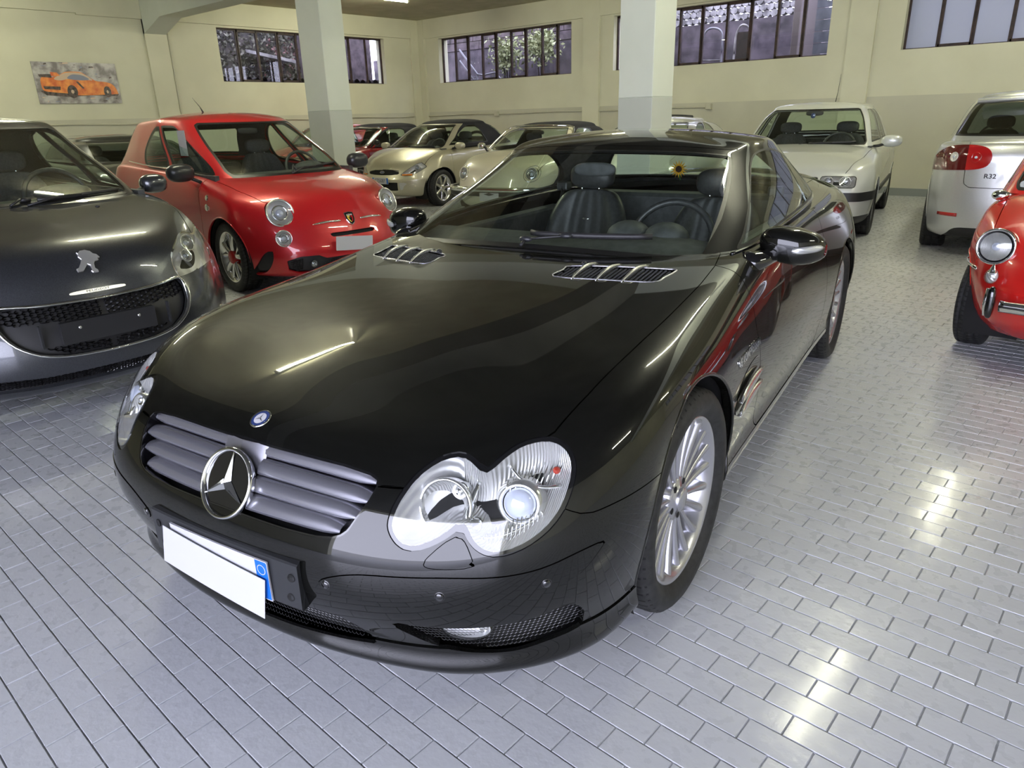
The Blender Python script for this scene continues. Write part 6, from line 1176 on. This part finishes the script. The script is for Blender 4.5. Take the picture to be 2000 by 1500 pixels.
# ---- silver hot hatch seen from behind, right edge
def cutR32(S):
    g, root, near = S['g'], S['root'], S['near']
    tl = crom([(.41, .905), (.44, .975), (.52, 1.005), (.62, 1.01), (.72, 1.0), (.80, .965), (.86, .90), (.90, .81), (.88, .775), (.70, .79), (.54, .80), (.44, .83)], 4); a, g = patch(g, tl, YZ, lambda V: V[:, 0] < -2.7)
    inn, out_ = split(a, a.V[:, 1] - .60)
    for s in (1, -1):
        q = (lambda x: x) if s > 0 else gmirror; H = put('tail_lamp', q(skirt(offset(inn, .004), .02)), 'tail_red', root); put('outer_lens', q(skirt(offset(out_, .004), .02)), 'tail_dark', H)
        for y, z, r, m in ((.53, .905, .036, 'tail_red'), (.70, .905, .036, 'reflector')):
            c, N = near.hit([(y, z)], 0, -1); M = frame((c[0] + N[0] * .006) * [1, s, 1], N[0] * [1, s, 1]); put('ring', xf(lathe([(r * 1.2, 0), (r * 1.1, .004), (r, .002), (r * .6, .003), (.0005, .006)], 28, 'z'), M), m, H); put('bulb', xf(ellipsoid((0, 0, .006), (r * .35, r * .35, .006), 14, 8), M), 'bulb', H)
        c, N = near.hit([(y, .395) for y in np.linspace(.60, .76, 6)], 0, -1); put('reflector_strip', tube((c + N * .002) * [1, s, 1], .004, 6, ry=.018), 'tail_red', root)
    a, g = patch(g, crom([(0, .285), (.45, .285), (.60, .275), (.66, .22), (.68, .16), (.3, .16), (0, .16), (-.3, .16), (-.68, .16), (-.66, .22), (-.60, .275), (-.45, .285)], 3), YZ, lambda V: V[:, 0] < -2.7); pset('diffuser', offset(a, -.01), 'plastic', root, 'sym', 0, False)
    a, g = patch(g, symp([(0, .64), (.28, .64), (.33, .61), (.33, .585), (0, .585)]), YZ, lambda V: V[:, 0] < -2.7); pset('handle_recess', offset(a, -.02), 'dark', root, 'sym', 0, False); S['g'] = g
def exR32(S):
    root, near = S['root'], S['near']; X, N = near.hit([(.40, .745)], 0, -1); text('model_letters', 'R32', .055, frame(X[0] + N[0] * .002, N[0]), 'plastic', root, .002, 1.1, bold=.001)
    put('roof_spoiler', sym(gridG(np.array([[(-2.74 - dx + .10 * t * t, .60 * t, 1.425 - dz - .02 * t * t) for dx, dz in ((0, 0), (.16, .012), (.20, .03), (.10, .05))] for t in np.linspace(0, 1, 9)]))), 'silver_paint', root)
    X, N = near.hit([(0, .64)], 0, -1)
r_, g_ = basic(.86, -3.36, .885, .70, .98, 1.02, 1.475, -.10, -.85, -3.20, -2.74, .60, sill=.19, zr=1.03)
car(dict(key='r32', pos=(-1.473, 11.139), yaw=100.7, paint='silver_paint', label='silver hatchback seen from behind with round red tail lamps at the right edge', wb=2.578, R_=.318, rim=.225, tw=.225, style='ten', track=.775, arch=.35, rows=r_, gh=g_, R=[(0, 0), (.008, .30), (.035, .56), (.09, .76), (.20, .90), (.36, .97)],
    panels=std_panels(-.15, -.4, -1.5, .70, .86) + [('tailgate', symp([(0, 1.2), (.595, 1.2), (.60, .80), (.595, .68), (.55, .645), (0, .64)]), YZ, lambda V: V[:, 0] < -2.6, 'sym')], glass=std_glass(6.6, 8.9, 'glass_side', 'glass_dark'), cabin=(-.15, -2.9, .70, 0), dashz=.98, belt=1.02, bench=1.0, cut=cutR32, extra=exR32, seatz=.36, seatdx=.95, cabz=.8))
# ---- champagne soft-top with oval badge
def cutKa(S):
    g, root, near = S['g'], S['root'], S['near']
    a, g = patch(g, symp([(0, .592), (.20, .588), (.33, .565), (.345, .545), (.33, .525), (.18, .512), (0, .510)]), YZ, lambda V: V[:, 0] > .2); put('upper_grille', sym(offset(a, -.015)), 'dark', root); X, N = near.hit([(y, .594 - .16 * y * y) for y in np.linspace(-.33, .33, 13)], 0); put('grille_brow', tube(X, .006, 6), 'plastic', root)
    a, g = patch(g, symp([(0, .40), (.34, .40), (.335, .27), (0, .27)]), YZ, lambda V: V[:, 0] > .2); put('lower_grille', sym(offset(a, -.03)), 'dark', root)
    hl = np.array([(.36, .515), (.47, .60), (.58, .685), (.635, .705), (.70, .655), (.715, .63), (.66, .575), (.60, .53), (.56, .505), (.45, .50)]); S['g'], HL = lamp_patch(root, g, hl, YZ, lambda V: (V[:, 0] > .05) & (V[:, 2] > .4), .006, rim='plastic', dep=.05); g = S['g']
    a, g = patch(g, np.array([(.36, .40), (.46, .40), (.50, .385), (.44, .34), (.42, .285), (.37, .28)]), YZ, lambda V: V[:, 0] > .2); pset('fog_lamp', offset(a, -.008), 'reflector', root); S['g'] = g
def exKa(S):
    root, near = S['root'], S['near']
    for s in (1, -1): X, N = near.hit([(.40 + .16 * t, .517 + .004 * t) for t in np.linspace(0, 1, 6)], 0); put('indicator', tube((X + N * .002) * [1, s, 1], .006, 6, ry=.014), 'amber', root); rlamp(root, near, .60, .625, .045, s, -.02, 'headlamp_bowl', 'reflector', .02, flat=.5)
    X, N = near.hit([(0, .553)], 0); M = frame(X[0] + N[0] * .006, N[0]); o = put('oval_badge', xf(ellipsoid((0, 0, 0), (.055, .023, .005), 28, 8), M), 'chrome', root); put('badge_field', xf(ellipsoid((0, 0, .001), (.050, .019, .005), 28, 8), M), 'blue_badge', o); text('badge_word', 'Ford', .03, M @ np.array(Matrix.Translation((0, 0, .0062))), 'plate_white', o, .0004, 1.2)
    box_plate(root, .63, .425, .36, .10, 'plate_white', blue=(-1, 1), txt='CZ550BY'); wing_mirror(S, -.42, .86, .925, (.06, .095, .055), 'champagne_paint', [(-.38, .66, .88), (-.40, .72, .885), (-.41, .80, .90)]); wipers(S, [(-.50, .0, .905, .915), (.05, .50, .905, .915)]); X, N = near.hit([(-1.35, .80)], 1)
    for s in (1, -1): put('door_handle', ellipsoid((X[0] + N[0] * .004) * [1, s, 1], (.04, .012, .022), 14, 8), 'plastic', root); put('roll_hoop', tube(crom([(-1.55, .14 * s, .85), (-1.55, .16 * s, 1.05), (-1.55, .33 * s, 1.11), (-1.55, .48 * s, 1.05), (-1.55, .50 * s, .85)], 4, False), .025, 8), 'plastic', root)
r_, g_ = basic(.62, -3.03, .835, .60, .875, .93, 1.335, -.05, -.72, -2.35, -1.85, .50, sill=.20)
softF = lambda cut: (lambda h: np.where((h.U[:, 0] > 3.6) | (h.U[:, 1] > 3.35), -1., 1.))
def topFn(h): return np.where(h.U[:, 1] > 1.0, np.maximum(3.3 - h.U[:, 1], -9) * np.where(h.U[:, 0] < 3.6, 1, 0) + np.where(h.U[:, 0] >= 3.6, -.5, 0), np.where(h.U[:, 0] > 4.2, -.5, .5))
car(dict(key='ka', pos=(-9.778, 8.245), yaw=276, paint='champagne_paint', label='champagne beige convertible with black soft top and blue oval badge', wb=2.448, R_=.288, rim=.205, tw=.195, style='six', rimm='alu_bright', track=.73, arch=.33, steer=.05, rows=r_, gh=g_,
    panels=std_panels(-.12, -.30, -1.45, .60, .82), glass=[std_glass()[0], ('side_window', np.array([(3.3, .3), (3.8, 1.5), (4.4, 2.5), (5.0, 2.7), (7.2, 2.7), (8.2, 1.9), (8.6, 1.0), (8.7, .3)]), 'glass_side', True), ('rear_screen', np.array([(22, .7), (12.0, .7), (12, 2.3), (22, 2.3)]), 'glass_side', 'sym')], top='fabric_top', topF=topFn,
    cabin=(-.15, -2.0, .64, 0), dashz=.88, belt=.92, imirror=(-.70, 0, 1.20), cut=cutKa, extra=exKa, seatz=.26, seatdx=.85, cabz=.7))
# ---- cream roadster with round lamps
def exCream(S):
    root, near = S['root'], S['near']
    for s in (1, -1): rlamp(root, near, .535, .625, .085, s, .004, 'headlamp', 'cream_paint', .05, flat=.35); put('lamp_ring', tube(S['near'].hit(ell(.535, .625, .095, .10, 28), 0)[0] * [1, s, 1], .006, 6, closed=True), 'chrome', root)
    P = crom([(.18, .85, .43), (.50, .80, .43), (.69, .62, .43), (.775, .35, .43), (.80, 0, .43)], 5, False); P = np.vstack([P, (P * [1, -1, 1])[::-1][1:]]); put('bumper_bar', tube(P, .018, 8, ry=.035), 'chrome', root); P2 = P - [.01, 0, .06]; put('bumper_rubber', tube(P2, .014, 8, ry=.03), 'plastic', root)
    for s in (1, -1): put('indicator', tube(np.array([(.64, .66, .36), (.70, .54, .36)]) * [1, s, 1], .016, 8, ry=.03), 'amber', root)
    box_plate(root, .80, .335, .30, .11, 'paper', 'plate_cover'); P = crom([(-.30, .64, .90), (-.60, .60, 1.06), (-.82, .52, 1.19), (-.76, .25, 1.215), (-.74, 0, 1.22)], 5, False); P = np.vstack([P, (P * [1, -1, 1])[::-1][1:]]); put('screen_surround', tube(P, .014, 8), 'chrome', root)
    wing_mirror(S, -.40, .80, .95, (.05, .06, .05), 'chrome', [(-.36, .68, .88), (-.38, .72, .92), (-.39, .76, .94)]); wipers(S, [(-.45, .0, .90, .92), (.05, .45, .90, .92)])
r_, g_ = basic(.76, -3.1, .80, .64, .87, .90, 1.265, -.10, -.74, -2.45, -2.10, .50, sill=.22)
car(dict(holes=[(.535, .625, .078, .080)], key='cream', pos=(-7.12, 8.05), yaw=283.2, paint='cream_paint', label='cream classic roadster with round headlamps seen past the coupe windscreen', wb=2.4, R_=.30, rim=.19, tw=.175, style='disc', track=.68, arch=.335, rows=r_, gh=g_, panels=std_panels(-.12, -.30, -1.35, .62, .78), glass=[std_glass()[0], ('side_window', np.array([(3.3, .3), (3.8, 1.5), (4.3, 2.5), (4.6, 2.7), (7.6, 2.7), (8.0, 2.2), (8.2, .3)]), 'glass_side', True), ('rear_screen', np.array([(22, .7), (11.9, .7), (11.9, 2.4), (22, 2.4)]), 'glass_side', 'sym')],
    top='fabric_top', topF=topFn, cabin=(-.2, -2.1, .62, 0), dashz=.86, belt=.89, imirror=(-.72, 0, 1.12), extra=exCream, seatz=.24, seatdx=.85, cabz=.7))
# ---- dark red convertible behind the left pillar
def exRedC(S):
    root = S['root']; P = crom([(-.30, .67, .90), (-.55, .62, 1.04), (-.80, .54, 1.185), (-.74, .27, 1.21), (-.72, 0, 1.22)], 5, False); P = np.vstack([P, (P * [1, -1, 1])[::-1][1:]]); put('screen_surround', tube(P, .022, 8), 'chrome', root)
    for s in (1, -1): put('quarter_post', tube(np.array([(-.88, .66, .90), (-.96, .58, 1.18)]) * [1, s, 1], .010, 6), 'chrome', root); rlamp(root, S['near'], .50, .62, .08, s, 0)
    P = crom([(.2, .82, .42), (.6, .72, .42), (.78, .35, .42), (.80, 0, .42)], 4, False); put('bumper_bar', tube(np.vstack([P, (P * [1, -1, 1])[::-1][1:]]), .018, 8, ry=.04), 'chrome', root); wing_mirror(S, -.42, .82, .96, (.05, .07, .05), 'satin', [(-.38, .70, .88), (-.40, .76, .93), (-.41, .80, .95)])
r_, g_ = basic(.78, -3.2, .80, .64, .87, .90, 1.29, -.10, -.74, -2.45, -2.0, .52, sill=.22)
car(dict(holes=[(.50, .62, .072, .074)], key='redc', pos=(-12.22, 8.5), yaw=272, paint='dark_red', label='dark red convertible with chrome screen frame beside the left pillar', wb=2.4, R_=.30, rim=.20, tw=.185, style='ten', track=.69, arch=.335, rows=r_, gh=g_, panels=std_panels(-.12, -.30, -1.35, .62, .78), glass=[std_glass()[0], ('side_window', np.array([(3.3, .3), (3.8, 1.5), (4.3, 2.5), (4.6, 2.7), (7.2, 2.7), (8.0, 2.0), (8.2, .3)]), 'glass_side', True), ('rear_screen', np.array([(22, .7), (11.9, .7), (11.9, 2.4), (22, 2.4)]), 'glass_side', 'sym')],
    top='fabric_top', topF=topFn, cabin=(-.2, -2.1, .62, 0), dashz=.86, belt=.89, extra=exRedC, seatz=.24, seatdx=.85, cabz=.7))
# ---- tiny red car in the corner, silver coupe behind the right pillar, dark hatch behind
def exTiny(S):
    root = S['root']
    for s in (1, -1): rlamp(root, S['near'], .42, .60, .075, s, 0); put('window_chrome', tube(crom([(-.35, .57, .88), (-.72, .50, 1.18), (-1.1, .47, 1.24), (-1.8, .47, 1.21), (-2.1, .55, .90)], 4, False) * [1, s, 1], .008, 6), 'chrome', root)
r_, g_ = basic(.60, -2.45, .655, .62, .85, .88, 1.31, -.10, -.62, -2.25, -1.85, .46, sill=.22)
car(dict(key='tiny', pos=(-13.85, 8.6), yaw=272, paint='classic_red', label='tiny red old saloon in the far corner, glimpsed through the red hatchback windows', wb=1.84, R_=.26, rim=.16, tw=.135, style='disc', track=.56, arch=.29, rows=r_, gh=g_, panels=std_panels(-.12, -.25, -1.15, .60, .64), glass=std_glass(), cabin=(-.2, -1.9, .5, 0), dashz=.84, belt=.86, extra=exTiny, seatz=.26, seatdx=.75, seaty=.26, seatsc=.85, cabz=.7))
def exSil(S):
    for s in (1, -1): rlamp(S['root'], S['near'], .50, .63, .085, s, 0, 'headlamp', 'chrome', .04, ry=.55, flat=.5); rlamp(S['root'], S['near'], .62, .64, .06, s, 0, 'driving_lamp', 'chrome', .04, ry=.7, flat=.3)
r_, g_ = basic(.80, -3.2, .83, .68, .90, .95, 1.30, -.15, -.95, -3.0, -2.05, .53, sill=.2)
car(dict(holes=[(.50, .63, .08, .042), (.62, .64, .05, .036)], key='sil', pos=(-5.42, 8.35), yaw=282, paint='silver_paint', label='silver coupe mostly hidden behind the right pillar', wb=2.5, R_=.31, rim=.2, tw=.2, style='ten', track=.73, arch=.345, rows=r_, gh=g_, panels=std_panels(-.12, -.35, -1.5, .66, .80), glass=std_glass(6.4, 8.8), cabin=(-.2, -2.4, .66, 0), dashz=.90, belt=.94, extra=exSil, seatz=.26, seatdx=.9, cabz=.75))
r_, g_ = basic(.80, -3.3, .86, .68, .93, .97, 1.27, -.15, -.85, -3.1, -2.5, .60, sill=.2)
car(dict(key='dark', pos=(-9.85, 4.2), yaw=0, paint='grey_paint', label='low grey car parked behind the red hatchback, only its roof showing', wb=2.6, R_=.31, rim=.2, tw=.2, style='ten', track=.75, arch=.345, rows=r_, gh=g_, panels=std_panels(-.12, -.35, -1.5, .66, .82), glass=std_glass(6.4, 8.8, 'glass_dark', 'glass_dark'), cabin=(-.2, -2.6, .68, 0), dashz=.92, belt=.96, seatz=.26, seatdx=.9, cabz=.75))
# ---- small red classic at the right edge
def exCl(S):
    root, near = S['root'], S['near']
    for s in (1, -1):
        P = np.array((.405, .475 * s, .645)); n = np.array((1, .10 * s, .10)); M = frame(P, n); r = .092
        o = put('headlamp', xf(lathe([(r * .9, -.10), (r * 1.02, -.02), (r * 1.05, 0), (r * 1.03, .010), (r * .95, .014), (r * .90, .006), (r * .86, -.002)], 40, 'z'), M), 'chrome', root); put('seal_ring', xf(lathe([(r * .90, .005), (r * .80, .004)], 36, 'z'), M), 'gloss_black', o); put('bowl', xf(lathe([(r * .82, .002), (r * .55, -.02), (r * .2, -.028), (.0005, -.03)], 32, 'z'), M), 'reflector_lined', o); put('bulb', xf(ellipsoid((0, 0, -.008), (.022, .022, .012), 16, 8), M), 'bulb', o); put('lens', xf(lathe([(r * .80, .004), (r * .5, .016), (.0005, .022)], 32, 'z'), M), 'lens', o)
        put('lamp_pod', xf(lathe([(r * .6, -.22), (r * .95, -.12), (r * 1.03, -.03)], 32, 'z'), M), S['paint'], root)
        M2 = frame((.475, .455 * s, .500), (1, .15 * s, .12)); o = put('indicator', xf(ellipsoid((0, 0, 0), (.034, .042, .028), 20, 14), M2), 'lens', root); put('indicator_bowl', xf(ellipsoid((0, 0, -.006), (.030, .038, .018), 18, 10), M2), 'reflector', o); put('indicator_tip', xf(lathe([(.022, .0), (.012, .028), (.0005, .05)], 16, 'y'), M2 @ np.array(Matrix.Translation((0, .018, 0)))), 'chrome', o)
        put('overrider', gjoin([ellipsoid((.585, .415 * s, .385), (.030, .022, .085), 18, 14, .75)]), 'gloss_black', root); put('overrider_cap', tube([(.560, .435 * s, .31), (.575, .440 * s, .37), (.575, .435 * s, .455)], .012, 8), 'chrome', root)
    P = crom([(.60, .37, .375), (.615, .2, .375), (.62, 0, .375)], 5, False); put('bumper_bar', tube(np.vstack([P, (P * [1, -1, 1])[::-1][1:]]), .014, 8, ry=.030), 'chrome', root); put('bumper_groove', tube(np.vstack([P, (P * [1, -1, 1])[::-1][1:]]) + [.014, 0, 0], .003, 5, ry=.006), 'plastic', root)
    X, N = near.hit([(y, .515 + .01 * y) for y in np.linspace(0, .26, 6)], 0); put('nose_trim', tube(np.vstack([(X * [1, -1, 1])[::-1], X[1:]]), .006, 6, ry=.010), 'chrome', root)
    for s in (1, -1):
        X, N = near.hit([(x, .50) for x in np.linspace(.30, -.25, 7)], 1); put('side_trim', tube((X + N * .003) * [1, s, 1], .004, 6, ry=.010), 'chrome', root); put('hood_mirror', ellipsoid((-.10, .60 * s, .86), (.03, .045, .03), 16, 10), 'chrome', root); put('mirror_stalk', tube(np.array([(-.12, .54, .82), (-.11, .57, .85)]) * [1, s, 1], .006, 6), 'chrome', root)
r_, g_ = basic(.58, -2.6, .675, .60, .86, .90, 1.38, -.06, -.50, -2.4, -2.1, .54, sill=.25, gwf=1.0)
car(dict(key='cl', pos=(-.148, 4.955), yaw=267.4, paint='classic_red', label='small glossy red classic car with large round headlamp at the right edge', wb=2.0, R_=.27, rim=.165, tw=.15, style='disc', track=.575, arch=.295, rows=r_, gh=g_, panels=std_panels(-.08, -.25, -1.2, .585, .64, .6), glass=std_glass(), cabin=(-.15, -2.0, .5, 0), dashz=.86, belt=.88, extra=exCl, seatz=.28, seatdx=.75, seaty=.27, seatsc=.88, cabz=.7))
# ---- sunflower left on the parcel shelf of the coupe
e = empty('sunflower', (0, 0, 0), 0, 'yellow artificial sunflower on the rear shelf of the black coupe', 'flower')
M = Matrix.Translation((-1.706, 1.503, 0)) @ Matrix.Rotation(-1.38880, 4, 'Z') @ Matrix.Translation((-2.30, .015, 1.060)) @ Matrix.Rotation(.15, 4, 'Z'); e.matrix_world = M
put('flower_head', ellipsoid((.004, 0, 0), (.008, .018, .018), 16, 8), mat('seed_brown', (.05, .02, .01), .8), e); MT['petal'] = mat('petal_yellow', (.85, .45, .02), .5)
pm_ = None
for i in range(16):
    if pm_ is None: o = polymesh('petal', [(0, -.007, .014), (.006, 0, .03), (0, .007, .014), (.004, 0, .05)], [(0, 1, 2), (0, 3, 1), (1, 3, 2)], 'petal', e); pm_ = o.data
    else: o = bpy.data.objects.new('petal', pm_); link(o, e)
    o.rotation_euler = (i * math.pi / 8, 0, 0)
put('stem', tube([(0, 0, -.015), (-.005, .01, -.06)], .003, 6), mat('stem_green', (.05, .18, .04), .6), e)
